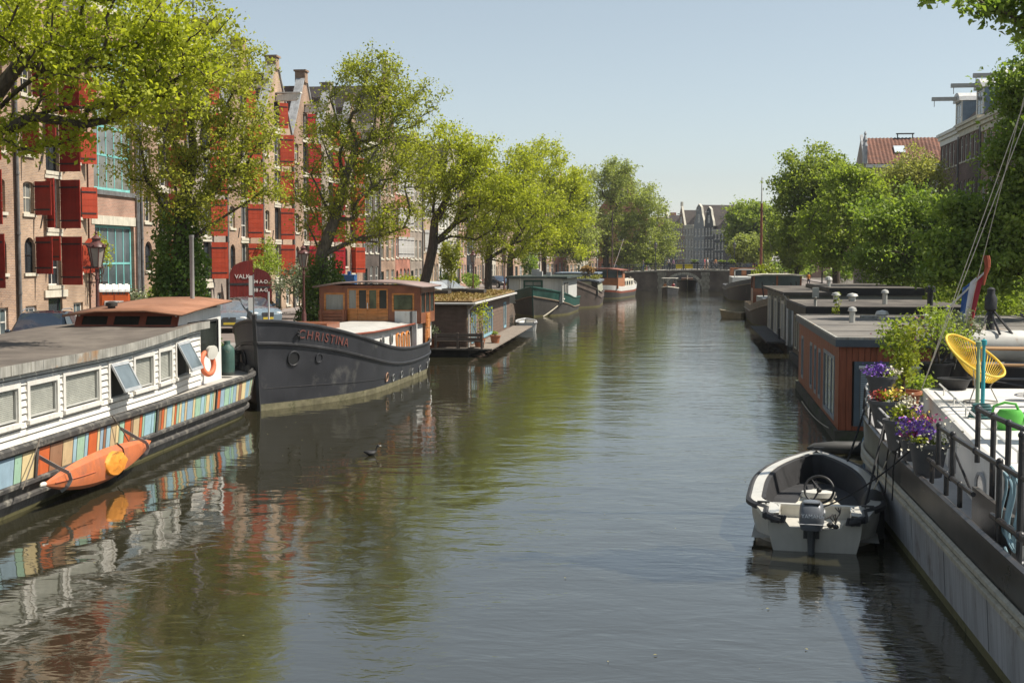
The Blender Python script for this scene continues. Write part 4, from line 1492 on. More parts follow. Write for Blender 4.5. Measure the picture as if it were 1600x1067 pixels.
tree('small_tree', 'low pale tree at the bridge end just left of the ship mast', (11.50, 200.00, 1.2), blobs=[(9.72, 200.0, 6.61, 2.4, 2.4, 2.0), (11.67, 200.0, 5.63, 2.2, 2.2, 1.8), (8.28, 200.0, 5.34, 1.4, 1.4, 1.4)], leafm=L_GREY, fork=1.5, nclump=94, per=105, leaf=0.4, crad=1.2, tr=0.2, seed=71)
tree('elm_tree', 'darker elm filling the gap between far round tree and ragged tall elm', (14.00, 160.00, 1.2), blobs=[(12.4, 160.0, 6.59, 2.08, 2.72, 2.72), (11.37, 160.0, 8.93, 1.12, 1.76, 1.76), (13.57, 160.0, 5.03, 1.92, 1.92, 1.6)], leafm=L_DARK2, fork=3, nclump=121, per=105, leaf=0.36, crad=1.4, tr=0.3, seed=73)
# ------------------------------------------------------------------ boats: common hull builder
def sstep(a, b, x):
    t = min(1, max(0, (x - a) / (b - a)))
    return t * t * (3 - 2 * t)


class Hull:
    """boat shell in local space: y runs from the stern (0) to the bow (L), x across, z up from the water"""

    def __init__(s, L, B, sheer, bow=(0.66, 2.0), stern=(0.2, 2.6), rake=(0.7, 0.5), flare=0.10, zb=-0.5, tipw=(0.02, 0.05), bowlow=0.75):
        s.L, s.B, s.sheer, s.bow, s.stern, s.rake, s.flare, s.zb, s.tipw, s.bowlow = L, B, sheer, bow, stern, rake, flare, zb, tipw, bowlow

    def hb(s, t, k=0.0):
        f = 1.0
        if t > s.bow[0]:
            u = (t - s.bow[0]) / (1 - s.bow[0])
            p = s.bow[1] * (1 - (1 - s.bowlow) * k)
            f = max(s.tipw[0], 1 - u ** p) if p >= 1.6 else max(s.tipw[0], (1 - u ** p))
        if t < s.stern[0]:
            u = (s.stern[0] - t) / s.stern[0]
            f = max(s.tipw[1], (1 - u ** s.stern[1]))
        return s.B / 2 * f * (1 - s.flare * k * k)

    def pt(s, t, side, z):
        zs = s.sheer(t)
        k = min(1.0, max(0, (zs - z) / (zs - s.zb)))
        y = t * s.L - s.rake[0] * k * sstep(0.75, 1, t) + s.rake[1] * k * sstep(0.25, 0, t)
        return Vector((side * s.hb(t, k), y, z))

    def nrm(s, t, side, z):
        a = s.pt(min(1, t + .01), side, z) - s.pt(max(0, t - .01), side, z)
        b = s.pt(t, side, z + .05) - s.pt(t, side, z - .05)
        n = a.cross(b) * (1 if side > 0 else -1)
        n.normalize()
        if n.x * side < 0:
            n = -n
        return n

    def ts(s, n=40):
        u = np.linspace(0, 1, n)
        return [0.5 - 0.5 * math.cos(PI * x) if False else float(x) for x in np.unique(np.concatenate([u, np.linspace(0, .12, 9), np.linspace(.88, 1, 12)]))]

    def shell(s, levels, mats_by_level=None, n=40, ts=None):
        """levels: list of functions t->z from the sheer downwards"""
        b = MB()
        ts = ts or s.ts(n)
        m = len(levels)
        rings = []
        for t in ts:
            r = [s.pt(t, -1, f(t)) for f in levels] + [s.pt(t, 1, f(t)) for f in reversed(levels)]
            rings.append(r)
        base = 0
        k = len(rings[0])
        for r in rings:
            b.v.extend([tuple(p) for p in r])
        for i in range(len(rings) - 1):
            for j in range(k - 1):
                b.f.append((i * k + j, i * k + j + 1, (i + 1) * k + j + 1, (i + 1) * k + j))
                q = j if j < m else k - 2 - j
                b.m.append(mats_by_level[min(q, m - 1)] if mats_by_level else 0)
        for e in (0, len(rings) - 1):
            b.f.append(tuple(e * k + j for j in range(k)))
            b.m.append(mats_by_level[0] if mats_by_level else 0)
        return b

    def strake(s, zf, r, sides=(-1, 1), t0=0.0, t1=1.0, off=0.0, n=50, seg=6):
        b = MB()
        for side in sides:
            pts = []
            for t in np.linspace(t0, t1, n):
                p = s.pt(t, side, zf(t))
                nn = s.nrm(t, side, zf(t))
                pts.append(p + nn * off)
            b.tube(pts, r, seg)
        return b

    def panel(s, t0, t1, side, z0f, z1f, th=0.03, off=0.0, sub=1):
        b = MB()
        for i in range(sub):
            a, c = t0 + (t1 - t0) * i / sub, t0 + (t1 - t0) * (i + 1) / sub
            n = s.nrm((a + c) / 2, side, (z0f(a) + z1f(a)) / 2)
            q = [s.pt(a, side, z0f(a)) + n * off, s.pt(c, side, z0f(c)) + n * off, s.pt(c, side, z1f(c)) + n * off, s.pt(a, side, z1f(a)) + n * off]
            b.slab(q, n, th)
        return b

    def deck(s, zf, t0=0.0, t1=1.0, inset=0.03, n=40):
        b = MB()
        rings = []
        for t in np.linspace(t0, t1, n):
            z = zf(t)
            a, c = s.pt(t, -1, z), s.pt(t, 1, z)
            a.x += inset
            c.x -= inset
            if a.x > c.x:
                a.x = c.x = 0
            rings.append([a, (a + c) / 2 + Vector((0, 0, 0.03)), c])
        b.loft(rings)
        return b

    def porthole(s, parent, t, side, z, r, m_ring, m_glass, name='porthole'):
        n = s.nrm(t, side, z)
        p = s.pt(t, side, z)
        q = n.to_track_quat('Z', 'Y').to_euler()
        b = MB()
        ring = [(r * math.cos(2 * PI * i / 16), r * math.sin(2 * PI * i / 16), 0.02) for i in range(16)]
        b.tube(ring, r * .12, 6, closed=True)
        o = b.build(name, m_ring, parent, smooth=True)
        o.location = p
        o.rotation_euler = q
        g = MB()
        g.lathe([(r, -0.01), (r, 0.015)], 16)
        g.build('pane', m_glass, o)
        return o


def face_frame(P, n):
    """matrix placing local XZ plane (y = inwards) at P with outward normal n, upright"""
    n = Vector(n)
    n.z = 0
    n.normalize()
    x = Vector((-n.y, n.x, 0))
    return Matrix(((x.x, -n.x, 0, P[0]), (x.y, -n.y, 0, P[1]), (0, 0, 1, P[2]), (0, 0, 0, 1)))


def rope(name, label, pts, r=0.018, m=None, sag=0.0, cat='rope', group=None):
    P = [Vector(p) for p in pts]
    if len(P) == 2 and sag:
        a, b_ = P
        P = [a.lerp(b_, t) + Vector((0, 0, -4 * sag * t * (1 - t))) for t in np.linspace(0, 1, 12)]
    b = MB()
    b.tube(P, r, 6)
    o = b.build(name, m or mat('rope_hemp', (0.42, 0.38, 0.30), 0.85, 0.2, 12), smooth=True)
    tag(o, label, cat, group)
    return o


def bollard(parent, loc, m, h=0.4, r=0.09, gap=0.32, rz=0.0):
    b = MB()
    for s in (-1, 1):
        c = (loc[0] + s * gap / 2 * math.cos(rz), loc[1] + s * gap / 2 * math.sin(rz), loc[2])
        b.lathe([(r, 0), (r, h * .8), (r * 1.25, h * .84), (r * 1.25, h), (r * .9, h * 1.04)], 10, c)
    b.bar((loc[0] - gap * .9 * math.cos(rz), loc[1] - gap * .9 * math.sin(rz), loc[2] + .03), (loc[0] + gap * .9 * math.cos(rz), loc[1] + gap * .9 * math.sin(rz), loc[2] + .03), r * 2.4, .06)
    return b.build('bollard', m, parent, smooth=True)


H_BLACK = mat('hull_black', (0.032, 0.032, 0.034), 0.42, 0.25, 1.6, streak=0.0, alt=(0.10, 0.095, 0.085), altscale=1.8, altamt=0.12)
H_GREYB = mat('hull_anthracite', (0.031, 0.032, 0.037), 0.42, 0.15, 1.2, alt=(0.11, 0.108, 0.10), altscale=0.9, altamt=0.2, streak=0.15)
H_WEAR = mat('gunwale_worn_black', (0.055, 0.052, 0.048), 0.7, 0.3, 3, alt=(0.20, 0.185, 0.155), altscale=4, altamt=0.35, bump=.3)
H_BOTTOM = mat('hull_grey_weathered', (0.22, 0.21, 0.195), 0.7, 0.25, 1.5, alt=(0.065, 0.06, 0.052), altscale=1.2, altamt=0.6, streak=0.5)
ALGAE = mat('algae_line', (0.16, 0.145, 0.065), 0.8, 0.3, 5, alt=(0.06, 0.06, 0.025), altscale=5, altamt=0.4)
WHITE_WOOD = mat('white_boards', (0.67, 0.645, 0.59), 0.55, 0.07, 2.5, alt=(0.50, 0.46, 0.39), altscale=2.2, altamt=0.12, streak=0.22)
WHITE_STEEL = mat('white_steel', (0.72, 0.71, 0.67), 0.4, 0.05, 2, alt=(0.50, 0.44, 0.36), altscale=2.5, altamt=0.05, streak=0.15)
FELT = mat('roof_felt', (0.115, 0.096, 0.080), 0.9, 0.25, 1.2, alt=(0.165, 0.14, 0.115), altscale=0.7, altamt=0.4, bump=0.4, bscale=30)
FELT_DK = mat('roof_felt_dark', (0.085, 0.074, 0.064), 0.9, 0.25, 1.0, alt=(0.165, 0.145, 0.12), altscale=0.5, altamt=0.45, bump=0.4, bscale=25)
RUST = mat('rusty_roof', (0.28, 0.135, 0.08), 0.85, 0.25, 0.9, alt=(0.22, 0.10, 0.055), altscale=1.6, altamt=0.45, bump=0.3, bscale=20)
RUSTRED = mat('red_primer', (0.24, 0.065, 0.035), 0.6, 0.2, 3)
FASCIA = mat('zinc_fascia', (0.33, 0.32, 0.285), 0.65, 0.25, 2.2, streak=0.6, alt=(0.33, 0.19, 0.09), altscale=1.0, altamt=0.16)
ALU = mat('aluminium', (0.42, 0.43, 0.43), 0.4, 0.12, 4, metal=0.3)
BLIND = mat('blind_slats', (0.60, 0.60, 0.53), 0.6, 0.1, 4)
VARN = mat('varnished_mahogany', (0.56, 0.21, 0.05), 0.28, 0.22, 3.0, stretch=(1, 1, 6), coat=0.5)
VARN_DK = mat('dark_mahogany', (0.25, 0.085, 0.04), 0.32, 0.2, 3.0, coat=0.3)
DECKW = mat('deck_grey', (0.38, 0.36, 0.32), 0.8, 0.15, 2.5, bump=.2)
GLASS_T = mat('cabin_glass', (0.03, 0.035, 0.03), 0.03, 0.4, 1.0, spec=0.7)

# ------------------------------------------------------------------ 1. white houseboat with the striped hull
WBZ = R(3.2)
wb = thing('striped_houseboat', 'white boarded houseboat with a band of coloured stripes along its black hull', 'houseboat', (-13.9, 15.0, 0), WBZ)
sh1 = lambda t: 1.27 - 0.05 * t + 0.10 * max(0, (t - .93) / .07)
H1 = Hull(25.2, 5.1, sh1, bow=(0.80, 2.6), stern=(0.1, 3), rake=(0.9, 0.3), flare=0.16, zb=-0.6, bowlow=0.8)
zf = lambda d: (lambda t: sh1(t) - d)
b = H1.shell([zf(0), zf(0.1), zf(0.68), zf(0.95), lambda t: 0.07, lambda t: -0.6], [0, 0, 0, 1, 2, 2], n=50)
b.build('hull', [H_WEAR, H_BOTTOM, ALGAE], wb, smooth=35)
H1.strake(zf(0.04), 0.085, off=0.01).build('gunwale', H_WEAR, wb, smooth=True)
H1.strake(zf(0.70), 0.06, off=0.02).build('rubbing_strake', H_WEAR, wb, smooth=True)
H1.strake(zf(0.95), 0.06, off=0.03).build('rubbing_strake', H_WEAR, wb, smooth=True)
pal = {'orange': (0.56, 0.13, 0.04), 'cream': (0.68, 0.55, 0.30), 'mint': (0.34, 0.52, 0.38), 'sky': (0.33, 0.50, 0.56), 'brown': (0.30, 0.165, 0.095), 'sand': (0.55, 0.42, 0.24), 'blue': (0.30, 0.42, 0.50)}
SM = {k: mat('stripe_' + k, v, 0.55, 0.08, 4, alt=tuple(c * .6 for c in v), altscale=5, altamt=0.1, streak=0.15) for k, v in pal.items()}
seq = 'sky sky blue mint cream orange brown sand sky mint sky orange cream blue brown sky sand cream mint orange brown sand orange mint sky'.split()
rd = random.Random(5)
t = 0.185
last = None
i = 0
while t < 0.985:
    wd = rd.choice((0.16, 0.2, 0.26, 0.33, 0.42, 0.5)) * (1.15 if t < .35 else 0.9)
    dt = wd / H1.L
    if t > 0.9:
        dt *= 0.7
    k = seq[i % len(seq)] if i < 26 else rd.choice([q for q in pal if q != last])
    last = k
    H1.panel(t, min(.99, t + dt - .0012), 1, zf(0.64), zf(0.14), 0.012, 0.006, 2).build('stripe', SM[k], wb)
    t += dt
    i += 1
# vertical worn steel straps over the stripes
for tt in (0.27, 0.52, 0.70, 0.86):
    H1.panel(tt, tt + 0.004, 1, zf(0.72), zf(0.06), 0.05, 0.01).build('rib', H_WEAR, wb)
H1.deck(lambda t: sh1(t) - 0.12, 0.02, 0.985).build('deck', DECKW, wb)
bul = H1.panel(0.84, 0.998, 1, zf(0.1), lambda t: sh1(t) + 0.10 + 0.35 * max(0, (t - .94) / .06), 0.06, -0.06, 12)
bul.build('bulwark', H_WEAR, wb)
# cabin: side wall of overlapping boards with windows set in
CX = 2.05             # cabin half width
cy0, cy1 = 1.0, 18.6
def cabx(y):
    return CX - 0.22 * sstep(14.5, 18.6, y)
cz0 = lambda y: 1.14
ctop = lambda y: 2.50 + 0.22 * sstep(11, 18.6, y)
wins = [(4.3, 5.35, 1.66, 2.28, 'tilt'), (5.9, 7.2, 1.60, 2.22, 'blind'), (7.65, 8.9, 1.60, 2.22, 'blind'), (9.25, 11.0, 1.60, 2.26, 'blind'), (11.6, 12.6, 1.58, 2.28, 'tilt'), (13.1, 14.3, 1.60, 2.30, 'blind'), (14.75, 15.75, 1.62, 2.34, 'blind'), (16.2, 17.4, 1.62, 2.44, 'tilt')]
edges = sorted({cy0, cy1, *[w_[0] for w_ in wins], *[w_[1] for w_ in wins]})
nb = 10
joints = [cy0, 4.0, 7.4, 11.3, 14.5, cy1]
for k in range(nb):
    for j in range(len(edges) - 1):
        ya, yb = edges[j], edges[j + 1]
        if ya > 17.4:
            segs = [(ya, yb)]
        def zl(y, kk):
            return cz0(y) + (ctop(y) - cz0(y)) * kk / nb
        zm = (zl((ya + yb) / 2, k) + zl((ya + yb) / 2, k + 1)) / 2
        hit = [w_ for w_ in wins if w_[0] < (ya + yb) / 2 < w_[1] and w_[2] - .02 < zm < w_[3] + .02]
        if hit:
            continue
        # boards above and below the openings run through several bays
        bd = MB()
        ns = max(1, int((yb - ya) / 1.2))
        for q in range(ns):
            a, c = ya + (yb - ya) * q / ns, ya + (yb - ya) * (q + 1) / ns
            e = 0.006
            bd.hexa([(cabx(a) - .03, a, zl(a, k) + .022), (cabx(a) + .032, a, zl(a, k) + .022), (cabx(a) + .006, a, zl(a, k + 1) - .006), (cabx(a) - .03, a, zl(a, k + 1) - .006)],
                    [(cabx(c) - .03, c, zl(c, k) + .022), (cabx(c) + .032, c, zl(c, k) + .022), (cabx(c) + .006, c, zl(c, k + 1) - .006), (cabx(c) - .03, c, zl(c, k + 1) - .006)])
        bd.build('board', WHITE_WOOD, wb)
core = MB()
core.loft([[(-cabx(y), y, 1.1), (-cabx(y), y, ctop(y) - .02), (cabx(y) - .06, y, ctop(y) - .02), (cabx(y) - .06, y, 1.1)] for y in (cy0, 6, 11, 14.5, 16, 17.5, cy1 - .03)], closed=True, cap=True)
core.build('cabin', mat('cabin_inside', (0.09, 0.09, 0.085), 0.8, .1), wb)
ew = MB()
ew.box(-1.8, 1.85, cy1 - .02, cy1 + .02, 1.2, 2.70)
ew.build('end_wall', WHITE_WOOD, wb)
ROT90 = R(90)
for (ya, yb, za, zb, kind) in wins:
    x = cabx((ya + yb) / 2)
    wd, h = yb - ya, zb - za
    fr = MB()
    # local: x along the wall (+y of the boat), y indoors
    fr.box(-.09, 0.02, -0.05, 0.06, -.06, h + .08).box(wd - .02, wd + .09, -0.05, 0.06, -.06, h + .08).box(0.02, wd - .02, -0.05, 0.06, h - .01, h + .08).box(-.11, wd + .11, -0.09, 0.06, -.12, -.04)
    f = fr.build('window', WHITE_WOOD, wb)
    f.location = (x, ya, za)
    f.rotation_euler = (0, 0, ROT90)
    skew = math.atan2(cabx(ya) - cabx(yb), yb - ya)
    f.rotation_euler = (0, 0, ROT90 + skew)
    f.location = (cabx(ya), ya, za)
    if kind == 'blind':
        s = MB()
        n = int(h / 0.036)
        for i in range(n):
            z = 0.02 + i * 0.036
            s.hexa([(0.06, 0.045, z), (wd - .06, 0.045, z), (wd - .06, 0.033, z + .031), (0.06, 0.033, z + .031)], [(0.06, 0.05, z), (wd - .06, 0.05, z), (wd - .06, 0.038, z + .031), (0.06, 0.038, z + .031)])
        s.build('blind', BLIND, f)
        g = MB()
        g.box(0.02, 0.05, -0.01, 0.03, 0, h).box(wd - .05, wd - .02, -0.01, 0.03, 0, h).box(.05, wd - .05, -0.01, 0.03, h - .04, h - .01).box(.05, wd - .05, -0.01, 0.03, 0, .03)
        g.build('sash', mat('sash_grey', (0.4, 0.4, 0.37), .5, .1), f)
        c = MB()
        c.box(0.03, wd - .03, 0.052, 0.056, 0, h)
        c.build('shade', mat('dim_room', (0.07, 0.07, 0.06), 0.8, .1), f)
    else:
        s = MB()
        s.box(0, .06, -0.05, -0.01, 0, h).box(wd - .06, wd, -0.05, -0.01, 0, h).box(.06, wd - .06, -0.05, -0.01, h - .07, h).box(.06, wd - .06, -0.05, -0.01, 0, .08)
        so = s.build('sash', ALU, f)
        g = MB()
        g.box(.06, wd - .06, -0.035, -0.025, .08, h - .07)
        go = g.build('pane', mat('sash_pane', (0.13, 0.16, 0.17), 0.04, .3, 1.2, spec=.7), f)
        for q in (so, go):
            q.location = (0, -0.03, h)
            for v in q.data.vertices:
                v.co.z -= h
            q.rotation_euler = (R(-27), 0, 0)
        c = MB()
        c.box(0.02, wd - .02, 0.03, 0.04, 0, h)
        c.build('shade', mat('dim_room', (0.07, 0.07, 0.06), 0.8, .1), f)
# cabin roof with a folded zinc fascia
rb = MB()
ys = [0.7, 4, 8, 11, 13, 15, 16.5, 18.0, 19.0]
rb.loft([[(-2.5, y, ctop(y) + .04), (-1.2, y, ctop(y) + .14), (0, y, ctop(y) + .17), (1.2, y, ctop(y) + .15), (cabx(y) + .16, y, ctop(y) + .16)] for y in ys])
rb.build('roof', FELT, wb, smooth=30)
for j in range(len(ys) - 1):
    n = max(1, int((ys[j + 1] - ys[j]) / 0.62))
    for q in range(n):
        a = ys[j] + (ys[j + 1] - ys[j]) * q / n
        c = ys[j] + (ys[j + 1] - ys[j]) * (q + 1) / n - 0.008
        fb = MB()
        xa, xc_ = cabx(a) + .17, cabx(c) + .17
        d = random.uniform(0, .008)
        fb.hexa([(xa - .03, a, ctop(a) - .01), (xa + d, a, ctop(a) - .015), (xa + d, a, ctop(a) + .18), (xa - .03, a, ctop(a) + .175)], [(xc_ - .03, c, ctop(c) - .01), (xc_ + d, c, ctop(c) - .015), (xc_ + d, c, ctop(c) + .18), (xc_ - .03, c, ctop(c) + .175)])
        fb.build('fascia', FASCIA, wb)
for (x, y) in ((0.2, 9.6), (-0.9, 7.5)):
    v = MB()
    v.lathe([(0.10, 0), (0.10, .16), (.16, .17), (.16, .2), (.12, .27), (.02, .3)], 10, (x, y, 2.72))
    v.build('roof_vent', mat('galvanised', (0.5, 0.49, 0.45), .45, .15, metal=.4), wb, smooth=True)
# wheelhouse
whf = MB()
wy0, wy1 = 17.1, 20.9
wx = 1.72
wl = .95
zt0, zt1 = 3.17, 3.35
whf.box(wx - .05, wx, wy0, wy1, 1.1, 1.95)
whf.box(wx - .05, wx, wy0, wy0 + .85, 1.95, 3.18).box(wx - .05, wx, wy1 - .35, wy1, 1.95, 3.26).box(wx - .05, wx, wy0 + .85, wy1 - .35, 2.9, 3.22)
whf.box(-wl, wx - .05, wy1 - .05, wy1, 1.2, 3.24).box(-wl, -wl + .05, wy0, wy1 - .05, 1.2, 3.18)
whf.build('wheelhouse', WHITE_STEEL, wb)
g = MB()
g.box(wx - .035, wx - .02, wy0 + .85, wy1 - .35, 1.95, 2.86)
g.build('side_window', GLASS_T, wb)
g = MB()
g.box(wx - .01, wx + .03, wy0 + .83, wy1 - .33, 1.93, 1.98).box(wx - .01, wx + .03, wy0 + .83, wy1 - .33, 2.84, 2.88).box(wx - .01, wx + .03, wy0 + .81, wy0 + .86, 1.93, 2.88).box(wx - .01, wx + .03, wy1 - .36, wy1 - .31, 1.93, 2.88)
g.build('window_frame', mat('dark_rubber', (0.03, 0.03, 0.03), .7, .1), wb)
# raked front with five rounded panes, red primer frame
fb = MB()
nw = 3
zlo, zhi = 2.84, 3.16
for i in range(nw + 1):
    x = -wl + .04 + (wx + wl - .08) * i / nw
    e = 0.09
    fb.hexa([(x - e, wy0 - .16, zlo), (x + e, wy0 - .16, zlo), (x + e, wy0 - .1, zlo), (x - e, wy0 - .1, zlo)], [(x - e, wy0 + .04, zhi), (x + e, wy0 + .04, zhi), (x + e, wy0 + .10, zhi), (x - e, wy0 + .10, zhi)])
fb.hexa([(-wl, wy0 - .2, zlo - .05), (wx, wy0 - .2, zlo - .05), (wx, wy0 - .1, zlo - .05), (-wl, wy0 - .1, zlo - .05)], [(-wl, wy0 - .18, zlo + .05), (wx, wy0 - .18, zlo + .05), (wx, wy0 - .08, zlo + .05), (-wl, wy0 - .08, zlo + .05)])
fb.hexa([(-wl, wy0 + .0, zhi - .05), (wx, wy0 + .0, zhi - .05), (wx, wy0 + .1, zhi - .05), (-wl, wy0 + .1, zhi - .05)], [(-wl, wy0 + .03, zhi + .05), (wx, wy0 + .03, zhi + .05), (wx, wy0 + .13, zhi + .05), (-wl, wy0 + .13, zhi + .05)])
fb.build('windscreen_frame', RUSTRED, wb)
for i in range(nw):
    xa = -wl + .13 + (wx + wl - .08) * i / nw
    xb = -wl - .05 + (wx + wl - .08) * (i + 1) / nw
    g = MB()
    g.add([(xa, wy0 - .11, zlo + .05), (xb, wy0 - .11, zlo + .05), (xb, wy0 + .05, zhi - .05), (xa, wy0 + .05, zhi - .05)], [(0, 1, 2, 3)])
    g.build('windscreen', GLASS_T, wb)
r = MB()
r.loft([[(-wl - .25, y, zt0 + dz), (-.3, y, zt0 + .12 + dz), (1.0, y, zt0 + .14 + dz), (wx + .28, y, zt0 + .03 + dz)] for y, dz in ((wy0 - .45, -.02), (wy0 + .6, .05), (wy1 - 1, .16), (wy1 + .25, .2))])
ro = r.build('wheelhouse_roof', RUST, wb, smooth=30)
sm_ = ro.modifiers.new('thick', 'SOLIDIFY')
sm_.thickness = 0.05
v = MB()
v.lathe([(.1, 0), (.1, .26), (.16, .27), (.16, .36), (.05, .4)], 10, (-0.6, wy0 + .15, 3.1))
v.v = [(p[0] + .5, p[1], p[2]) for p in v.v]
v.build('stove_pipe', mat('soot', (0.04, .035, .03), .7, .2), wb, smooth=True)
v = MB()
v.lathe([(.065, 0), (.065, 1.9), (.075, 1.92), (.075, 2.0)], 10, (1.05, wy1 - .5, 3.3))
v.build('mast_stump', mat('grey_pole', (0.30, 0.30, 0.29), .6, .15, streak=.3), wb, smooth=True)
v = MB()
v.lathe([(.03, 0), (.17, .05), (.20, .16), (.20, .19), (.02, .2)], 14)
sp = v.build('spotlight', mat('lamp_white', (0.7, 0.68, 0.6), .35, .1), wb, smooth=True)
sp.location = (wx + .18, wy0 + 2.0, 2.05)
sp.rotation_euler = (R(100), 0, R(65))
bollard(wb, (1.25, 23.6, 1.17), H_WEAR, h=.55, r=.12, gap=.36, rz=R(65))
v = MB()
v.lathe([(.24, 0), (.27, .12), (.26, .34), (.2, .42)], 10, (1.35, 23.1, 1.75))
# life ring, gas bottle, kayak: things that rest on the boat
def wpos(p, root_loc=(-13.9, 15.0, 0), rz=WBZ):
    return Vector(root_loc) + Matrix.Rotation(rz, 3, 'Z') @ Vector(p)
lr = MB()
ring = [(0.30 * math.cos(2 * PI * i / 24), 0, 0.30 * math.sin(2 * PI * i / 24)) for i in range(24)]
lr.tube(ring, 0.075, 10, closed=True)
o = lr.build('life_ring', mat('lifering_orange', (0.60, 0.16, 0.075), .6, .15), smooth=True)
o.location = wpos((1.93, 18.95, 1.72))
o.rotation_euler = (R(-8), 0, WBZ + R(75))
tag(o, 'faded orange life ring leaning on the white wheelhouse side', 'life ring')
gb = MB()
gb.lathe([(.22, 0), (.24, .04), (.24, .12)], 14)
gb.k = 1
gb.lathe([(.24, .12), (.25, .2), (.25, .85), (.22, .98), (.12, 1.06), (.11, 1.1), (.11, 1.2), (.05, 1.2)], 14)
o = gb.build('gas_bottle', [mat('bottle_dark', (0.05, 0.06, 0.055), .6, .3), mat('bottle_green', (0.05, 0.105, 0.088), .55, .2, 3, alt=(.2, .2, .15), altscale=4, altamt=.15, streak=.3)], smooth=True)
o.location = wpos((1.78, 21.3, 1.18))
o.scale = (.85, .85, .85)
tag(o, 'tall green gas bottle standing on the stern deck of the striped houseboat', 'gas bottle')
# kayak slung along the hull, deck side turned outwards
KY = thing('kayak', 'orange kayak slung on grey straps along the striped hull', 'kayak', wpos((2.90, 9.1, 0.46)), WBZ + R(-0.5))
Lk = 5.3
KO = mat('kayak_orange', (0.52, 0.15, 0.055), .5, .12, 2.5, alt=(.36, .13, .07), altscale=1.5, altamt=.4, streak=.15)
rings = []
for t in np.linspace(0, 1, 25):
    y = (t - .5) * Lk
    f = max(0.02, math.sin(PI * t) ** 0.75)
    hw = 0.34 * f            # half width (vertical here)
    dp = 0.17 * f ** 0.7
    zc = 0.13 * (2 * t - 1) ** 2 * (1 if t > .5 else .6) - (.5 - t) * .0
    rk = 0.10 * f
    rings.append([(0.10 * f, y, zc + hw * .0 + rk * .2), (dp * .75, y, zc + hw * .72), (0, y, zc + hw), (-dp * .9, y, zc + hw * .6), (-dp * 1.3, y, zc), (-dp * .9, y, zc - hw * .6), (0, y, zc - hw), (dp * .75, y, zc - hw * .72), (dp * 1.05, y, zc)][1:])
kb = MB()
kb.loft(rings, closed=True, cap=True)
kb.build('hull', KO, KY, smooth=28)
kb = MB()
pts = []
for t in np.linspace(0.02, .98, 25):
    f = max(.02, math.sin(PI * t) ** .75)
    pts.append((.17 * f ** .7 * .95 + .02, (t - .5) * Lk, .13 * (2 * t - 1) ** 2 * (1 if t > .5 else .6) - .34 * f * .08))
kb = MB()
kb.tube([(0.17 * max(.02, math.sin(PI * t) ** .75) ** .7 * 1.02 + .004, (t - .5) * Lk, .13 * (2 * t - 1) ** 2 * (1 if t > .5 else .6)) for t in np.linspace(.06, .36, 12)], .012, 4)
kb.build('deck_seam', mat('kayak_seam', (.40, .10, .04), .5, .1), KY)
ck = MB()
ck.loft([[(0.165 + hgt, y0_ * math.cos(a) * rs_ + .25, 0.235 * math.sin(a) * rs_ + .01) for a in np.linspace(0, 2 * PI, 17)[:-1]] for rs_, hgt, y0_ in ((1.08, -.08, .52), (1.05, .0, .52), (.97, .04, .52), (.75, .03 + .02, .5), (.4, .075, .45), (.08, .06, .4))], closed=True, cap=True)
ckm = mat('spray_cover', (0.72, 0.27, 0.035), .6, .12, 5, bump=1.0, bscale=6)
ck.v = [(x + .022 * math.sin(23 * y + 7 * z) * math.cos(31 * z + 3), y + .012 * math.sin(40 * z), z + .012 * math.sin(37 * y)) for x, y, z in ck.v]
ck.build('spray_cover', ckm, KY, smooth=True)
ck = MB()
ck.tube([(0.19, .25 + .40 * math.cos(a), .16 * math.sin(a) + .08) for a in np.linspace(.3, 2.7, 9)], .018, 5)
ck.tube([(.2, .25 + .2 * math.cos(a), .08 + .14 * math.sin(a)) for a in np.linspace(0, 5.2, 12)], .012, 5)
ck.build('drawcord', mat('cord_ochre', (.35, .16, .03), .7, .1), KY, smooth=True)
for y, f in ((-1.95, .5), (1.98, .5), (.72, .9)):
    st = MB()
    hw = .34 * f * 1.12 + .02
    st_pts = [(-.36, y - .16, .52), (-.02, y - .03, hw + .07), (.16, y, hw * .6 + .06), (.19, y + .02, .06), (.13, y, -hw * .55 + .05), (0, y, -hw + .05)]
    if f > .8:
        st_pts = [(.0, y, .36), (.13, y, .25), (.185, y, .0), (.12, y, -.25), (0, y, -.36)]
    for i in range(len(st_pts) - 1):
        st.bar(st_pts[i], st_pts[i + 1], .07 if f < .8 else .03, .012, up=(0, 1, 0))
    st.build('strap', mat('strap_grey', (.26, .27, .26), .7, .1) if f < .8 else IRON, KY)
kb = MB()
kb.ball((0.0, -Lk / 2 - .02, .09), (.05, .12, .05), 8, 5)
kb.build('nose_cap', mat('nose_white', (.6, .56, .5), .5, .1), KY, smooth=True)
for i, (ya, yb, lab) in enumerate(((6.9, 5.9, 'loose thin line hanging over the coloured stripes near the kayak bow'), (10.3, 11.1, 'frayed thin rope hanging over the stripes above the kayak stern'))):
    rope('hanging_rope', lab, [wpos((2.62, ya, 1.33)), wpos((2.70, ya + (yb - ya) * .5, .95)), wpos((2.74, yb, .55))], .012, mat('rope_dark', (.12, .10, .08), .9, .2))

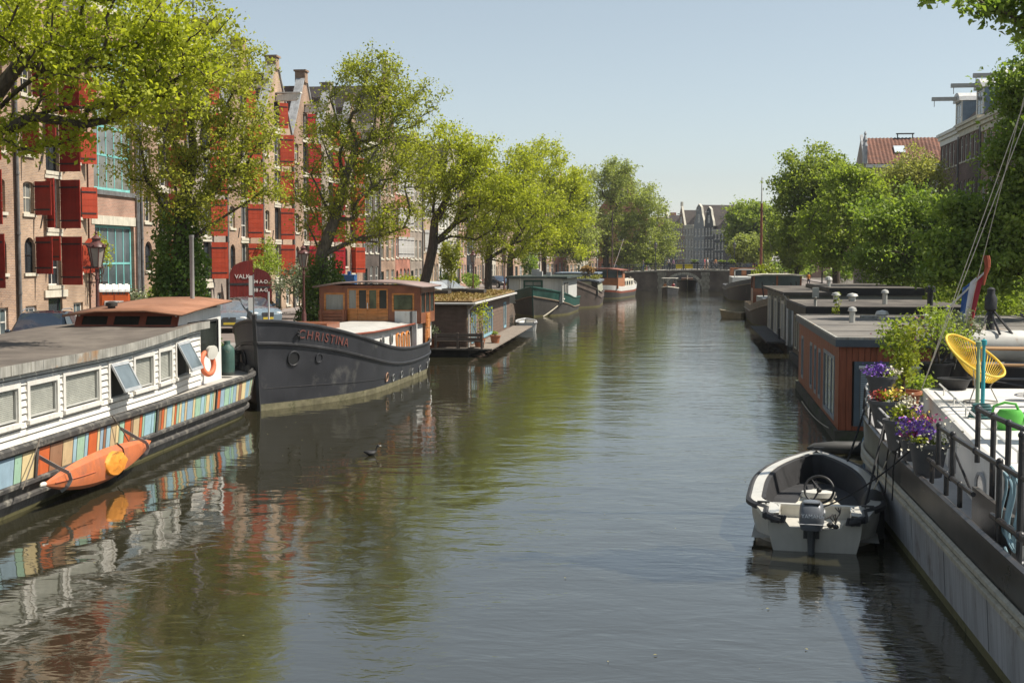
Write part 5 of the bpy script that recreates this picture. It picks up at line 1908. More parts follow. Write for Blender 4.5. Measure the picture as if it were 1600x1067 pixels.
# ------------------------------------------------------------------ 2. dark barge with the mahogany wheelhouse
cb = thing('dark_barge', 'anthracite steel barge with white deckhouse and varnished mahogany wheelhouse', 'barge', (-12.35, 54.4, 0), R(180 - 1.2))
CL = 17.3
SH2 = np.polyfit([0, .12, .3, .39, .59, .7, .83, .93, 1], [1.68, 1.38, 1.25, 1.26, 1.55, 1.83, 2.33, 2.62, 2.76], 5)
def sh2(t):
    return float(np.polyval(SH2, t))
H2 = Hull(CL, 4.75, sh2, bow=(0.58, 2.7), stern=(0.24, 2.3), rake=(0.35, 0.7), flare=0.13, zb=-0.6, tipw=(0.012, 0.04), bowlow=0.72)
kn = lambda t: sh2(t) - 0.42 - 0.26 * t
b = H2.shell([sh2, lambda t: sh2(t) - .2, kn, lambda t: .9 * kn(t) * .5 + .2, lambda t: 0.20, lambda t: 0.07, lambda t: -0.6], [0, 0, 0, 0, 1, 1, 1], n=60)
b.build('hull', [H_GREYB, mat('boot_line', (0.21, 0.19, 0.115), .75, .25, 3, alt=(.1, .1, .05), altscale=4, altamt=.4)], cb, smooth=30)
H2.strake(sh2, 0.055).build('gunwale', H_BLACK, cb, smooth=True)
H2.strake(kn, 0.05, off=.015).build('rubbing_strake', H_BLACK, cb, smooth=True)
H2.strake(lambda t: .42 + .25 * sstep(.5, 1, t), 0.012, t0=.55, t1=.995).build('weld_seam', H_BLACK, cb)
st = MB()
st.bar((0, CL + .02, 2.95), (0, CL - .36, -.4), .10, .14, up=(0, 1, 0))
st.build('stem', H_BLACK, cb)
H2.deck(lambda t: sh2(t) - .28, .03, .985, .04).build('deck', mat('deck_red', (.16, .07, .05), .7, .2), cb)
PORT_RING = mat('port_ring', (0.30, 0.30, 0.29), .4, .15, metal=.4)
for t in (0.545, 0.475, 0.375, 0.30, 0.22, .165, .125, .60):
    zz = kn(t) - (.52 if t > .5 else .42)
    H2.porthole(cb, t, -1, zz, 0.13 if t != .60 else .155, PORT_RING if t != .60 else mat('brass_ring', (.42, .25, .17), .5, .2), GLASS_T)
for s in (-1, 1):
    H2.porthole(cb, .935, s, 1.55, .22, H_BLACK, mat('hawse_dark', (.012, .012, .013), .6, .1), 'hawse_pipe')
H2.porthole(cb, .88, -1, 1.5, .14, H_GREYB, H_GREYB, 'hull_ring')
# name on the bow
nmm = mat('name_red', (0.17, 0.06, 0.05), .5, .1)
adv = dict(zip('CHRISTNA', (.70, .76, .70, .34, .62, .64, .78, .74)))
dist = -sum(adv[c] for c in 'CHRISTINA') / 2
for c in 'CHRISTINA':
    t = .865 - (dist + adv[c] / 2) * .36 / (CL * .93)
    dist += adv[c]
    zf_ = lambda q: sh2(q) - .33
    P = H2.pt(t, -1, zf_(t))
    n_ = H2.nrm(t, -1, zf_(t))
    tang = (H2.pt(t - .02, -1, zf_(t - .02)) - H2.pt(t + .02, -1, zf_(t + .02))).normalized()
    n_ = (n_ - tang * n_.dot(tang)).normalized()
    upv = n_.cross(tang).normalized()
    lt = inst('lettering', text_mesh(c, .38, .008, nmm), cb, P)
    Q = P + n_ * .014
    lt.matrix_local = Matrix(((tang.x, upv.x, n_.x, Q.x), (tang.y, upv.y, n_.y, Q.y), (tang.z, upv.z, n_.z, Q.z), (0, 0, 0, 1)))
for i in range(2):
    nn = H2.nrm(.925 - .008 * i, -1, 2.2)
    p = H2.pt(.925, -1, 2.28) + nn * .01
    q = MB()
    q.bar(p + Vector((0, -.18, .03 - .06 * i)), p + Vector((0, .18, -.03 + .12 * i)), .05, .05)
    q.bar(p + Vector((0, -.03 - .1 * i, -.15)), p + Vector((0, .03 - .1 * i, .15)), .05, .05)
    q.build('emblem', H_BLACK, cb)
# white deckhouse (local y from 6 to 12), mahogany wheelhouse behind it
dh = MB()
for y0_, y1_, hw, z1_ in ((4.2, 11.4, 1.72, 2.02),):
    dh.loft([[(-w_, y, 1.0), (-w_ + .06, y, z1_ - .02), (w_ - .06, y, z1_ - .02), (w_, y, 1.0)] for y, w_ in ((y0_, hw), (8.0, hw), (10, hw * .95), (y1_, hw * .72))], closed=True, cap=True)
dh.build('deckhouse', WHITE_STEEL, cb)
dr = MB()
dr.loft([[(-w_, y, 2.0), (-.7, y, 2.13), (.7, y, 2.13), (w_, y, 2.0)] for y, w_ in ((4.0, 1.82), (8, 1.82), (10, 1.73), (11.6, 1.32))])
q = dr.build('deckhouse_roof', mat('roof_grey_white', (.44, .43, .40), .6, .1, 2, streak=.2), cb)
m_ = q.modifiers.new('thick', 'SOLIDIFY')
m_.thickness = .05
hr = MB()
hr.tube([(-1.84, 4.0, 2.03), (-1.84, 8, 2.03), (-1.75, 10, 2.03), (-1.36, 11.6, 2.03), (1.36, 11.6, 2.03), (1.75, 10, 2.03)], .035, 6)
hr.build('roof_edge', RUSTRED, cb, smooth=True)
for y, w_ in ((4.75, .44), (5.55, .44), (6.35, .44)):
    f = MB()
    a = [(-1.73, y - w_ / 2, 1.12), (-1.73, y + w_ / 2, 1.12)]
    arc = [(-1.715, y + w_ / 2 * math.cos(q_), 1.62 + .14 * math.sin(q_)) for q_ in np.linspace(0, PI, 9)]
    loop = [a[1]] + arc + [a[0]]
    f.tube(loop, .045, 5, closed=True)
    fo = f.build('window', VARN, cb)
    g = MB()
    g.add([(p[0] - .004, p[1], p[2]) for p in loop], [tuple(range(len(loop)))])
    g.build('pane', mat('pane_warm', (.20, .17, .13), .06, .3, 2), fo)
for y in (7.4, 8.7, 10.2):
    H = MB()
    c_ = -1.73 + .10 * (y > 9) * (y - 9)
    H.lathe([(0.17, 0), (0.17, .03)], 14)
    o = H.build('porthole', PORT_RING, cb, smooth=True)
    o.location = (c_, y, 1.62)
    o.rotation_euler = (0, R(-90), 0)
    o.scale = (1.2, 1, 1)
    g = MB()
    g.lathe([(.125, .03), (.125, .036)], 14)
    g.build('pane', GLASS_T, o)
for (x, y, z, nm_) in ((-.1, 11.9, 1.75, 'mushroom_vent'),):
    v = MB()
    v.lathe([(.12, 0), (.12, .42), (.25, .45), (.24, .5), (.12, .58), (.02, .6)], 12, (x, y, z))
    v.build(nm_, mat('galvanised', (0.5, 0.49, 0.45), .45, .15), cb, smooth=True)
bollard(cb, (-1.05, 12.6, 1.55), H_BLACK, h=.6, r=.085, gap=.4, rz=R(100))
bollard(cb, (1.2, 12.6, 1.55), H_BLACK, h=.6, r=.085, gap=.4, rz=R(80))
sk = MB()
sk.box(-.2, 1.5, 9.0, 10.6, 2.12, 2.34)
sk.build('skylight_hatch', VARN_DK, cb)
wx0 = 2.15
y0, y1 = 1.2, 3.9
wh_ = thing  # local alias kept simple
w_low = MB()
w_low.box(-wx0 + .25, wx0, y0, y1, 1.0, 2.02)
w_low.box(-wx0 + .25, -1.0, y1, y1 + .04, 1.0, 2.55 - .02)
w_low.build('wheelhouse_base', WHITE_STEEL, cb)
# front wall, local +y faces the bow
def wall_with(b, x0, x1, z0, z1, holes, y, d):
    tmp = MB()
    wall_panel(tmp, x0, x1, z0, z1, holes, 0.0, d)
    for i, v in enumerate(tmp.v):
        tmp.v[i] = (-v[0], y - v[1], v[2])
    b.add(tmp.v, tmp.f)
zb_, zt_ = 2.02, 3.55
b = MB()
HO = [(-1.80, -.62, 2.36, 3.16, .1), (1.0, 2.02, 2.48, 3.16, .1)]
# (u is minus local x: u grows towards the canal side of the photograph)
HOLES = [(-1.78, -.58, 2.45, 3.2, .1), (-.32, 1.28, 2.0, 3.36), (1.42, 2.0 - .06, 2.50, 3.2, .1)]
b2 = MB()
wall_panel(b2, -2.15, 1.95 + .1, zb_, zt_, [(-1.95, -1.08, 2.5, 3.25, .1), (-.97, .72, zb_ + .02, 3.44), (.88, 1.80, 2.5, 3.25, .1)], 0.0, .08)
for i, v in enumerate(b2.v):
    b2.v[i] = (-v[0], y1 - v[1], v[2])
b2.box(-2.05, -1.97, y0, y1 - .1, zb_, 2.45).box(-2.05, -1.97, y0, y1 - .1, 3.25, zt_)
for yy in (y0, y0 + .85, y0 + 1.7, y1 - .17):
    b2.box(-2.05, -1.95, yy, yy + .12, 2.45, 3.25)
b2.box(2.07, 2.15, y0, y1 - .1, zb_, zt_).box(-1.9, 2.07, y0, y0 + .06, zb_, zt_)
b2.build('wheelhouse', VARN_DK, cb)
def pframe(u0, u1, z0, z1, m, nx=1, yy=None, name='window', glass=GLASS_T, inset=.03, w_=.07):
    f = MB()
    Y_ = (y1 if yy is None else yy)
    def B(a, c, e, g_):
        f.box(-c, -a, Y_ - inset - .05, Y_ + .012, e, g_)
    B(u0, u0 + w_, z0, z1)
    B(u1 - w_, u1, z0, z1)
    B(u0 + w_, u1 - w_, z0, z0 + w_)
    B(u0 + w_, u1 - w_, z1 - w_, z1)
    for i in range(1, nx):
        c = u0 + (u1 - u0) * i / nx
        B(c - .03, c + .03, z0 + w_, z1 - w_)
    fo = f.build(name, m, cb)
    g = MB()
    g.box(-u1 + w_ * .6, -u0 - w_ * .6, Y_ - .045, Y_ - .035, z0 + w_ * .6, z1 - w_ * .6)
    g.build('pane', glass, fo)
    return fo
CURT = mat('curtain_behind_glass', (.30, .30, .27), .12, .12, 3, stretch=(6, 1, .4), spec=.6)
pframe(-1.95, -1.08, 2.5, 3.25, VARN, glass=CURT)
pframe(.88, 1.80, 2.5, 3.25, VARN, glass=mat('pane_greenish', (.09, .11, .06), .05, .5, 2.5, spec=.7))
for i in range(4):
    u0 = -.97 + 1.69 * i / 4
    u1 = u0 + 1.69 / 4 - .006
    f = pframe(u0 + .003, u1, zb_ + .55, 3.42, VARN, name='door', glass=(CURT if i == 0 else GLASS_T if i != 2 else mat('pane_greenish', (.09, .11, .06), .05, .5, 2.5)), w_=.055)
    pp = MB()
    pp.box(-u1, -u0 - .003, y1 - .07, y1 + .012, zb_ + .03, zb_ + .545)
    pp.box(-u1 + .05, -u0 - .05, y1 + .0125, y1 + .022, zb_ + .1, zb_ + .47)
    pp.build('door_panel', VARN, f)
hd = MB()
hd.box(.10, .14, y1 + .015, y1 + .07, 2.62, 2.86)
hd.build('handle', mat('chrome', (.6, .6, .58), .25, .05, metal=.8), cb)
for yy in (y0 + .12, y0 + .97, y0 + 1.82):
    g = MB()
    g.box(-2.03, -2.01, yy, yy + .73 if yy < 2.9 else y1 - .17, 2.45, 3.25)
    g.build('side_window', GLASS_T, cb)
d_ = MB()
d_.box(-2.07, -2.0, 2.15, 2.85, 1.1, 2.42)
d_.box(-2.09, -2.07, 2.25, 2.75, 1.2, 1.7).box(-2.09, -2.07, 2.25, 2.75, 1.8, 2.32)
d_.build('side_door', VARN, cb)
bn = MB()
for i in range(4):
    bn.box(.95, 2.1, y1 + .25, y1 + .31, 2.04 + .13 * i, 2.15 + .13 * i)
bn.box(1.0, 1.08, y1 + .31, y1 + .38, 2.0, 2.6).box(1.95, 2.03, y1 + .31, y1 + .38, 2.0, 2.6)
bn.build('bench_back', VARN_DK, cb)
r = MB()
r.loft([[(-2.28, y, zt_ - .02), (-1.2, y, zt_ + .14), (0, y, zt_ + .20), (1.2, y, zt_ + .14), (2.3, y, zt_ - .02)] for y in (y0 - .35, y0 + 1.5, y1 + .45)])
q = r.build('wheelhouse_roof', mat('roof_brown', (.26, .19, .17), .6, .15, 1.5), cb, smooth=40)
m_ = q.modifiers.new('thick', 'SOLIDIFY')
m_.thickness = .07
for x in (-.15, .05):
    v = MB()
    v.box(x - .04, x + .06, y1 + .4, y1 + .5, zt_ + .02, zt_ + .1)
    v.build('deck_light', IRON, cb)
v = MB()
v.tube([(-1.78, 4.3, 1.1), (-1.78, 4.3, 2.55)], .05, 6).tube([(-1.68, 4.05, 1.1), (-1.68, 4.05, 2.5)], .035, 6)
v.build('stanchion', mat('steel_dark', (.12, .12, .12), .4, .2), cb)
v = MB()
v.tube([(.05, 15.9, 2.0), (.05, 15.9, 3.6)], .03, 6)
v.build('flagstaff', mat('pale_pole', (.55, .54, .5), .5, .1), cb)
v = MB()
for i in range(9):
    v.tube([(.45 + .26 * math.cos(a), 14.2 + .26 * math.sin(a), 2.10 + .035 * i) for a in np.linspace(0, 2 * PI, 13)[:-1]], .02, 5, closed=True)
v.build('rope_coil', mat('rope_hemp', (0.42, 0.38, 0.30), 0.85, 0.2, 12), cb)
# stern rail and planter
v = MB()
v.tube([H2.pt(t, -1, sh2(t) + .03) for t in np.linspace(.02, .2, 9)], .03, 6)
v.build('stern_rail', H_BLACK, cb)
rope('mooring_rope', 'white and red mooring line from the dark barge bow to the striped houseboat bollard', [(-12.85, 37.9, 2.72), wpos((1.25, 23.7, 1.75))], .022, mat('rope_white', (.55, .50, .46), .8, .25, 20), .12, 'rope')

# ------------------------------------------------------------------ 3. brown houseboat with sedum roof
bh = thing('sedum_roof_houseboat', 'brown boarded houseboat with pale blue window frames and a planted roof', 'houseboat', (-10.15, 60.2, 0), R(1.5))
BRW = mat('boards_brown', (.155, .105, .078), .75, .2, 2.5, stretch=(1, .6, 2), streak=.2)
bw_, bl = 6.0, 19.0
pn = MB()
pn.box(-bw_ - .15, .10, -.15, bl + .2, -.6, .32)
pn.build('float', mat('concrete_float', (.07, .068, .06), .9, .25, 2), bh)
core = MB()
core.box(-bw_ + .03, -.03, .03, bl - .03, .3, 2.42)
core.build('wall', BRW, bh)
BLUE = mat('pale_blue_paint', (.24, .42, .50), .5, .1, 3)
wr = [(1.4, 3.1, .5, 2.0), (6.1, 10.0, .5, 2.05), (15.6, 16.9, .5, 2.05)]
wf = [(-5.2, -3.2, .7, 2.05)]
nbd = 11
for k in range(nbd):
    z0 = .34 + 2.06 * k / nbd
    z1_ = .34 + 2.06 * (k + 1) / nbd
    zm = (z0 + z1_) / 2
    cuts = [q for q in wr if q[2] < zm < q[3]]
    es = [0.0] + [e for q in cuts for e in q[:2]] + [bl]
    for a, c in zip(es[::2], es[1::2]):
        m1 = MB()
        m1.hexa([(-.02, a, z0), (.035, a, z0), (.012, a, z1_ - .006), (-.02, a, z1_ - .006)], [(-.02, c, z0), (.035, c, z0), (.012, c, z1_ - .006), (-.02, c, z1_ - .006)])
        m1.build('board', BRW, bh)
    cuts = [q for q in wf if q[2] < zm < q[3]]
    es = [-bw_] + [e for q in cuts for e in q[:2]] + [0.0]
    for a, c in zip(es[::2], es[1::2]):
        m1 = MB()
        m1.hexa([(a, .02, z0), (a, -.035, z0), (a, -.012, z1_ - .006), (a, .02, z1_ - .006)], [(c, .02, z0), (c, -.035, z0), (c, -.012, z1_ - .006), (c, .02, z1_ - .006)])
        m1.build('board', BRW, bh)
for (a, c, z0, z1_), nx in zip(wr, (2, 4, 1)):
    f = window(bh, 0, 0, c - a, z1_ - z0, nx, 1, BLUE, PANE_L if nx < 3 else PANE_B, y=0, fw=.13)
    f.location = (.05, a, z0)
    f.rotation_euler = (0, 0, R(90))
for (a, c, z0, z1_) in wf:
    f = window(bh, 0, 0, c - a, z1_ - z0, 1, 1, BLUE, PANE_L, y=0, fw=.13)
    f.location = (a, -.05, z0)
rf = MB()
rf.box(-bw_ - .25, .35, -.3, bl + .3, 2.42, 2.58)
rf.build('roof', mat('roof_edge_dark', (.05, .042, .036), .7, .2), bh)
gt = MB()
gt.tube([(.42, -.3, 2.5), (.42, bl + .3, 2.5)], .06, 6)
gt.tube([(-bw_ - .2, -.37, 2.5), (.42, -.37, 2.5)], .05, 6)
gt.tube([(.42, -.2, 2.45), (.12, -.08, 2.2), (.12, -.08, .4)], .045, 6)
gt.build('gutter', mat('gutter_white', (.5, .48, .45), .5, .1), bh)
sed = MB()
sed.box(-bw_ - .2, .32, -.25, bl + .25, 2.58, 2.64)
sed.build('turf', mat('sedum_soil', (.26, .165, .075), .95, .3, 1.5, alt=(.20, .19, .05), altscale=.5, altamt=.5), bh)
n = 5200
P = np.stack([rng.uniform(-bw_ - .15, .3, n), rng.uniform(-.22, bl + .2, n), rng.uniform(2.62, 2.74, n)], 1)
me = leaf_mesh('sedum', P, .16, leafmat('leaf_sedum', (.20, .12, .05), (.30, .25, .08), .2, (1.2, 1.1, .8)), up=.2)
inst('sedum', me, bh, (0, 0, 0))['kind'] = 'stuff'
n = 1500
P = np.stack([rng.normal(-4.2, .7, n), rng.normal(2.5, 1.1, n), rng.uniform(2.64, 2.82, n)], 1)
inst('moss_patch', leaf_mesh('moss_patch', P, .14, L_LIME, up=.3), bh, (0, 0, 0))['kind'] = 'stuff'
for (x, y, w_) in ((-3.6, 9.0, 1.4), (-2.2, 13, 1.0), (-1.0, 11, .5)):
    v = MB()
    v.box(x - w_, x + w_, y - .6, y + .6, 2.74, 2.92)
    v.build('roof_hatch', mat('hatch_dark', (.06, .055, .05), .7, .2), bh)
dk = MB()
k = 0
for i in range(46):
    y = -1.0 + i * .46
    v = MB()
    v.box(.13, 1.35, y, y + .44, .36, .42)
    v.build('plank', mat('deck_planks', (.22, .185, .15), .85, .2, 3, bump=.2), bh)
for i in range(14):
    v = MB()
    v.box(-bw_ + .46 * i, -bw_ + .46 * i + .44, -1.0, -.16, .36, .42)
    v.build('plank', mat('deck_planks', (.22, .185, .15), .85, .2, 3, bump=.2), bh)
for i in range(7):
    v = MB()
    v.bar((1.25, .5 + 3 * i, .34), (.12, .5 + 3 * i, .02), .08)
    v.build('bracket', IRON, bh)
fenc = mat('fence_weathered', (.155, .12, .095), .85, .25, 3)
rl = thing('deck_bench', 'weathered wooden bench on the front deck of the sedum-roofed houseboat', 'bench', Vector((-10.15, 60.2, 0)) + Matrix.Rotation(R(1.5), 3, 'Z') @ Vector((0, 0, .42)), R(1.5))
for zz in (.36, .56):
    v = MB()
    v.box(-1.4, .9, -.95, -.9, zz, zz + .15)
    v.build('backrest', fenc, rl)
v = MB()
v.box(-1.4, .9, -.88, -.45, .3, .35)
v.build('seat', fenc, rl)
for x in (-1.35, -.3, .85):
    v = MB()
    v.box(x - .05, x + .05, -.97, -.87, 0, .75).box(x - .05, x + .05, -.55, -.47, 0, .3)
    v.build('leg', fenc, rl)
fe = MB()
o = thing('deck_railing', 'low brown board railing along the front of the sedum-roofed houseboat deck', 'railing', Vector((-10.15, 60.2, .42)), R(1.5))
for zz in (.25, .5):
    v = MB()
    v.box(-5.9, -1.6, -1.0, -.96, zz, zz + .14)
    v.build('rail', fenc, o)
for x in (-5.9, -4.4, -3, -1.65):
    v = MB()
    v.box(x - .05, x + .05, -1.02, -.94, 0, .72)
    v.build('post', fenc, o)
def pot(name, label, loc, r, h, m, plant=None, n=200, leaf=.08, sz=(.35, .35, .7), seed=1, flowers=None, rim=True, group=None, cat='potted plant'):
    o = thing(name, label, cat, loc, 0, group)
    v = MB()
    pr = [(r * .72, 0), (r, h * .88)]
    if rim:
        pr += [(r * 1.1, h * .88), (r * 1.1, h), (r * .98, h), (r * .95, h * .86)]
    else:
        pr += [(r * 1.02, h), (r * .95, h), (r * .92, h * .86)]
    v.lathe(pr, 14)
    v.build('pot', m, o, smooth=True)
    v = MB()
    v.lathe([(r * .93, h * .84), (.01, h * .87)], 12, cap=False)
    v.build('soil', mat('soil', (.045, .033, .024), .95, .3), o)
    if plant:
        shrub('p', '', (0, 0, h * .75), sz, plant, n, leaf, seed, parent=o, stems=5, flowers=flowers)
    return o
TERRA = mat('terracotta', (.36, .14, .07), .8, .15, 4)
T3 = lambda p: Vector((-10.15, 60.2, 0)) + Matrix.Rotation(R(1.5), 3, 'Z') @ Vector(p)
pot('flower_pot', 'terracotta pot with a small plant on the planks of the sedum-roofed houseboat', T3((1.0, 3.2, .42)), .26, .38, TERRA, L_MID, 90, .1, (.2, .2, .4), 5)
pot('flower_pot', 'tall thin shrub in a pot at the corner of the sedum-roofed houseboat', T3((.6, .2, .42)), .28, .4, TERRA, L_YEL, 260, .14, (.8, .6, 2.1), 6)
pot('flower_pot', 'bushy plant in a pot by the front window of the sedum-roofed houseboat', T3((-1.5, -.5, .42)), .3, .4, TERRA, L_SAGE, 220, .13, (.6, .4, 1.0), 7)
o = thing('dinghy', 'small white dinghy floating behind the sedum-roofed houseboat', 'dinghy', (-9.85, 81.6, 0), R(8))
HD = Hull(3.0, 1.3, lambda t: .55 + .12 * t, bow=(.4, 1.8), stern=(.05, 3), rake=(.3, .1), zb=-.15, tipw=(.03, .7))
HD.shell([lambda t: HD.sheer(t), lambda t: .3, lambda t: -.15], n=14).build('hull', WHITE_STEEL, o, smooth=30)
HD.strake(HD.sheer, .06).build('rubbing_strake', mat('grey_tube', (.4, .4, .4), .6, .1), o, smooth=True)
HD.deck(lambda t: .3, .05, .9).build('floor', DECKW, o)

# ------------------------------------------------------------------ 4. green barge with white cabin, 5. sod-roofed barge, 6. grey box boat, 7. barge by the bridge
gb_ = thing('green_houseboat', 'dark green hulled barge with white boarded cabin and green cross-barred window', 'houseboat', (-11.5, 118.2, 0), R(180 - 1.0))
GR = mat('hull_green', (.018, .075, .06), .45, .25, 1.5, streak=.2)
sh4 = lambda t: 1.25 + 1.15 * max(0, (t - .35) / .65) ** 1.5
H4 = Hull(16.8, 4.9, sh4, bow=(.58, 2.4), stern=(.15, 2.6), rake=(.9, .4), flare=.12, zb=-.5)
H4.shell([sh4, lambda t: sh4(t) - .75, lambda t: .12, lambda t: -.5], [0, 1, 2, 2], n=40).build('hull', [GR, mat('hull_dark_grey', (.065, .06, .055), .6, .25, 1.5, streak=.3), ALGAE], gb_, smooth=30)
H4.strake(lambda t: sh4(t) - .75, .06).build('rubbing_strake', mat('strake_brown', (.19, .14, .10), .7, .2), gb_, smooth=True)
H4.strake(sh4, .06).build('gunwale', GR, gb_, smooth=True)
H4.deck(lambda t: sh4(t) - .15, .02, .98).build('deck', DECKW, gb_)
v = MB()
v.box(-2.02, 2.35, 1.0, 13.5, 1.0, 3.05)
v.build('cabin', mat('cabin_grey_white', (.52, .52, .50), .6, .06, 2, streak=.2), gb_)
for k in range(9):
    v = MB()
    z = 1.25 + .2 * k
    v.hexa([(-2.04, 13.5, z), (2.37, 13.5, z), (2.37, 13.53, z), (-2.04, 13.53, z)], [(-2.04, 13.5, z + .19), (2.37, 13.5, z + .19), (2.37, 13.51, z + .19), (-2.04, 13.51, z + .19)])
    v.build('board', mat('cabin_grey_white', (.52, .52, .50), .6, .06, 2, streak=.2), gb_)
f = window(gb_, 0, 0, 1.6, 1.35, 2, 2, mat('frame_green', (.012, .055, .04), .45, .15), PANE_L, y=0, fw=.14, trans=(.65,))
f.location = (1.15, 13.60, 1.55)
f.rotation_euler = (0, 0, R(180))
v = MB()
v.box(-2.10, -2.03, 9.4, 13.6, 1.1, 2.95)
v.build('side_panel', W_WHITE, gb_)
for i in range(3):
    f = window(gb_, 0, 0, 1.15, 1.5, 1, 1, W_WHITE, PANE, y=0, fw=.1)
    f.location = (-2.16, 13.4 - 1.3 * i, 1.3)
    f.rotation_euler = (0, 0, R(-90))
v = MB()
v.box(-2.5, 2.6, .7, 13.9, 3.05, 3.2)
v.build('roof', mat('roof_dark_green', (.045, .06, .055), .6, .2), gb_)
v = MB()
v.tube([(1.4, 13.8, 3.35), (1.4, 13.62, 3.0), (1.4, 13.62, 1.6)], .05, 6)
v.build('downpipe', W_WHITE, gb_)
for (x, y, s_) in ((.7, 9, .35), (.2, 10.5, .25), (-.3, 8.2, .2)):
    v = MB()
    v.box(x - s_, x + s_, y - s_, y + s_, 3.2, 3.2 + s_ * 1.6)
    v.build('roof_vent', mat('vent_box', (.45, .44, .42), .6, .1), gb_)
rope('mooring_rope', 'slack pale line from the green barge bow down to the water', [(-9.9, 104.9, .95), (-11.0, 102.2, .02)], .05, None, .05)

sb = thing('turf_roof_barge', 'brown hulled barge with cream side windows and dry grass plants on its turf roof', 'houseboat', (-10.3, 138.0, 0), R(180 + 1.5))
sh5 = lambda t: 1.3 + .15 * sstep(.15, 0, t) + 1.3 * max(0, (t - .62) / .38) ** 1.6
BROWNH = mat('hull_brown', (.075, .058, .05), .55, .25, 1.5, streak=.3)
H5 = Hull(17.5, 4.3, sh5, bow=(.66, 2.2), stern=(.15, 2.4), rake=(.8, .4), flare=.12, zb=-.5)
H5.shell([sh5, lambda t: sh5(t) - .5, lambda t: .12, lambda t: -.5], [0, 1, 2, 2]).build('hull', [mat('hull_brown_light', (.15, .115, .095), .55, .2, 1.5), BROWNH, ALGAE], sb, smooth=30)
H5.strake(sh5, .07).build('gunwale', BROWNH, sb, smooth=True)
H5.strake(lambda t: sh5(t) - .5, .05).build('rubbing_strake', BROWNH, sb, smooth=True)
H5.deck(lambda t: sh5(t) - .2, .02, .98).build('deck', DECKW, sb)
v = MB()
v.loft([[(-1.95, y, 1.1), (-1.75, y, 2.55), (1.75, y, 2.55), (1.95, y, 1.1)] for y in (.8, 14.2)], closed=True, cap=True)
v.build('cabin', mat('cabin_dark', (.06, .055, .05), .6, .2), sb)
CREAM = mat('cream_shutters', (.40, .40, .30), .6, .12, 2)
for i in range(6):
    v = MB()
    a = 1.4 + 2.15 * i
    v.hexa([(-1.94, a, 1.35), (-1.94, a + 1.85, 1.35), (-1.82, a + 1.85, 2.42), (-1.82, a, 2.42)], [(-1.98, a, 1.35), (-1.98, a + 1.85, 1.35), (-1.86, a + 1.85, 2.42), (-1.86, a, 2.42)])
    v.build('side_window', CREAM, sb)
v = MB()
v.box(-1.3, 1.3, 14.2, 14.25, 1.7, 2.45)
v.build('front_window', CREAM, sb)
v = MB()
v.loft([[(-2.1, y, 2.5), (-1.0, y, 2.72), (1.0, y, 2.72), (2.1, y, 2.5)] for y in (.5, 14.7)])
q = v.build('roof', mat('roof_blue_grey', (.13, .145, .17), .6, .15), sb)
m_ = q.modifiers.new('thick', 'SOLIDIFY')
m_.thickness = .16
n = 2600
P = np.stack([rng.uniform(-1.9, 1.9, n), rng.uniform(.6, 14.6, n), rng.uniform(2.74, 2.95, n)], 1)
inst('turf', leaf_mesh('turf', P, .22, leafmat('leaf_turf', (.15, .16, .03), (.28, .27, .07), .3, (1.2, 1.2, .7)), up=.2), sb, (0, 0, 0))['kind'] = 'stuff'
for i, (y, lab) in enumerate(((13.5, 'straw-coloured grass plant at the near end of the turf roof'), (10.5, 'straw-coloured grass plant second along the turf roof'), (7.0, 'straw-coloured grass plant in the middle of the turf roof'), (3.0, 'straw-coloured grass plant at the far end of the turf roof'))):
    pz = Vector((-10.3, 138.0, 0)) + Matrix.Rotation(R(181.5), 3, 'Z') @ Vector((-.9 + .4 * (i % 2), y, 2.78))
    pot('potted_grass', lab, pz, .3, .35, mat('pot_grey', (.12, .12, .12), .8, .1), leafmat('leaf_straw', (.34, .22, .09), (.46, .33, .15), .3, (1.1, 1, .8)), 150, .3, (.5, .5, .9), 30 + i, group='grasses on the turf roof')

gx = thing('grey_box_houseboat', 'narrow grey two-storey looking box boat with a tall dark door, beside the barge with wheelhouse', 'houseboat', (-9.2, 139.5, 0), R(1))
v = MB()
v.box(-4.5, .1, 0, 11, -.5, .4)
v.build('float', mat('concrete_float', (.07, .068, .06), .9, .25, 2), gx)
GREYB = mat('boards_grey', (.16, .165, .165), .7, .15, 2, streak=.2)
v = MB()
v.box(-4.3, -.1, .2, 10.6, .4, 3.0)
v.build('wall', GREYB, gx)
for k in range(10):
    v = MB()
    v.box(-.1, -.07, .2, 10.6, .45 + .25 * k, .68 + .25 * k)
    v.build('board', mat('boards_taupe', (.23, .19, .16), .7, .15, 2), gx)
f = window(gx, 0, 0, 2.0, 2.0, 2, 1, W_BLACK, PANE_B, y=0, fw=.12)
f.location = (-3.2, .13, .6)
for k in range(3):
    f = window(gx, 0, 0, 1.4, .8, 2, 1, W_BLACK, PANE, y=0, fw=.08)
    f.location = (-.02, 1 + 3.2 * k, 1.8)
    f.rotation_euler = (0, 0, R(90))
v = MB()
v.box(-4.6, .2, -.1, 10.9, 3.0, 3.15)
v.build('roof', mat('roof_blue_felt', (.17, .21, .26), .7, .15), gx)

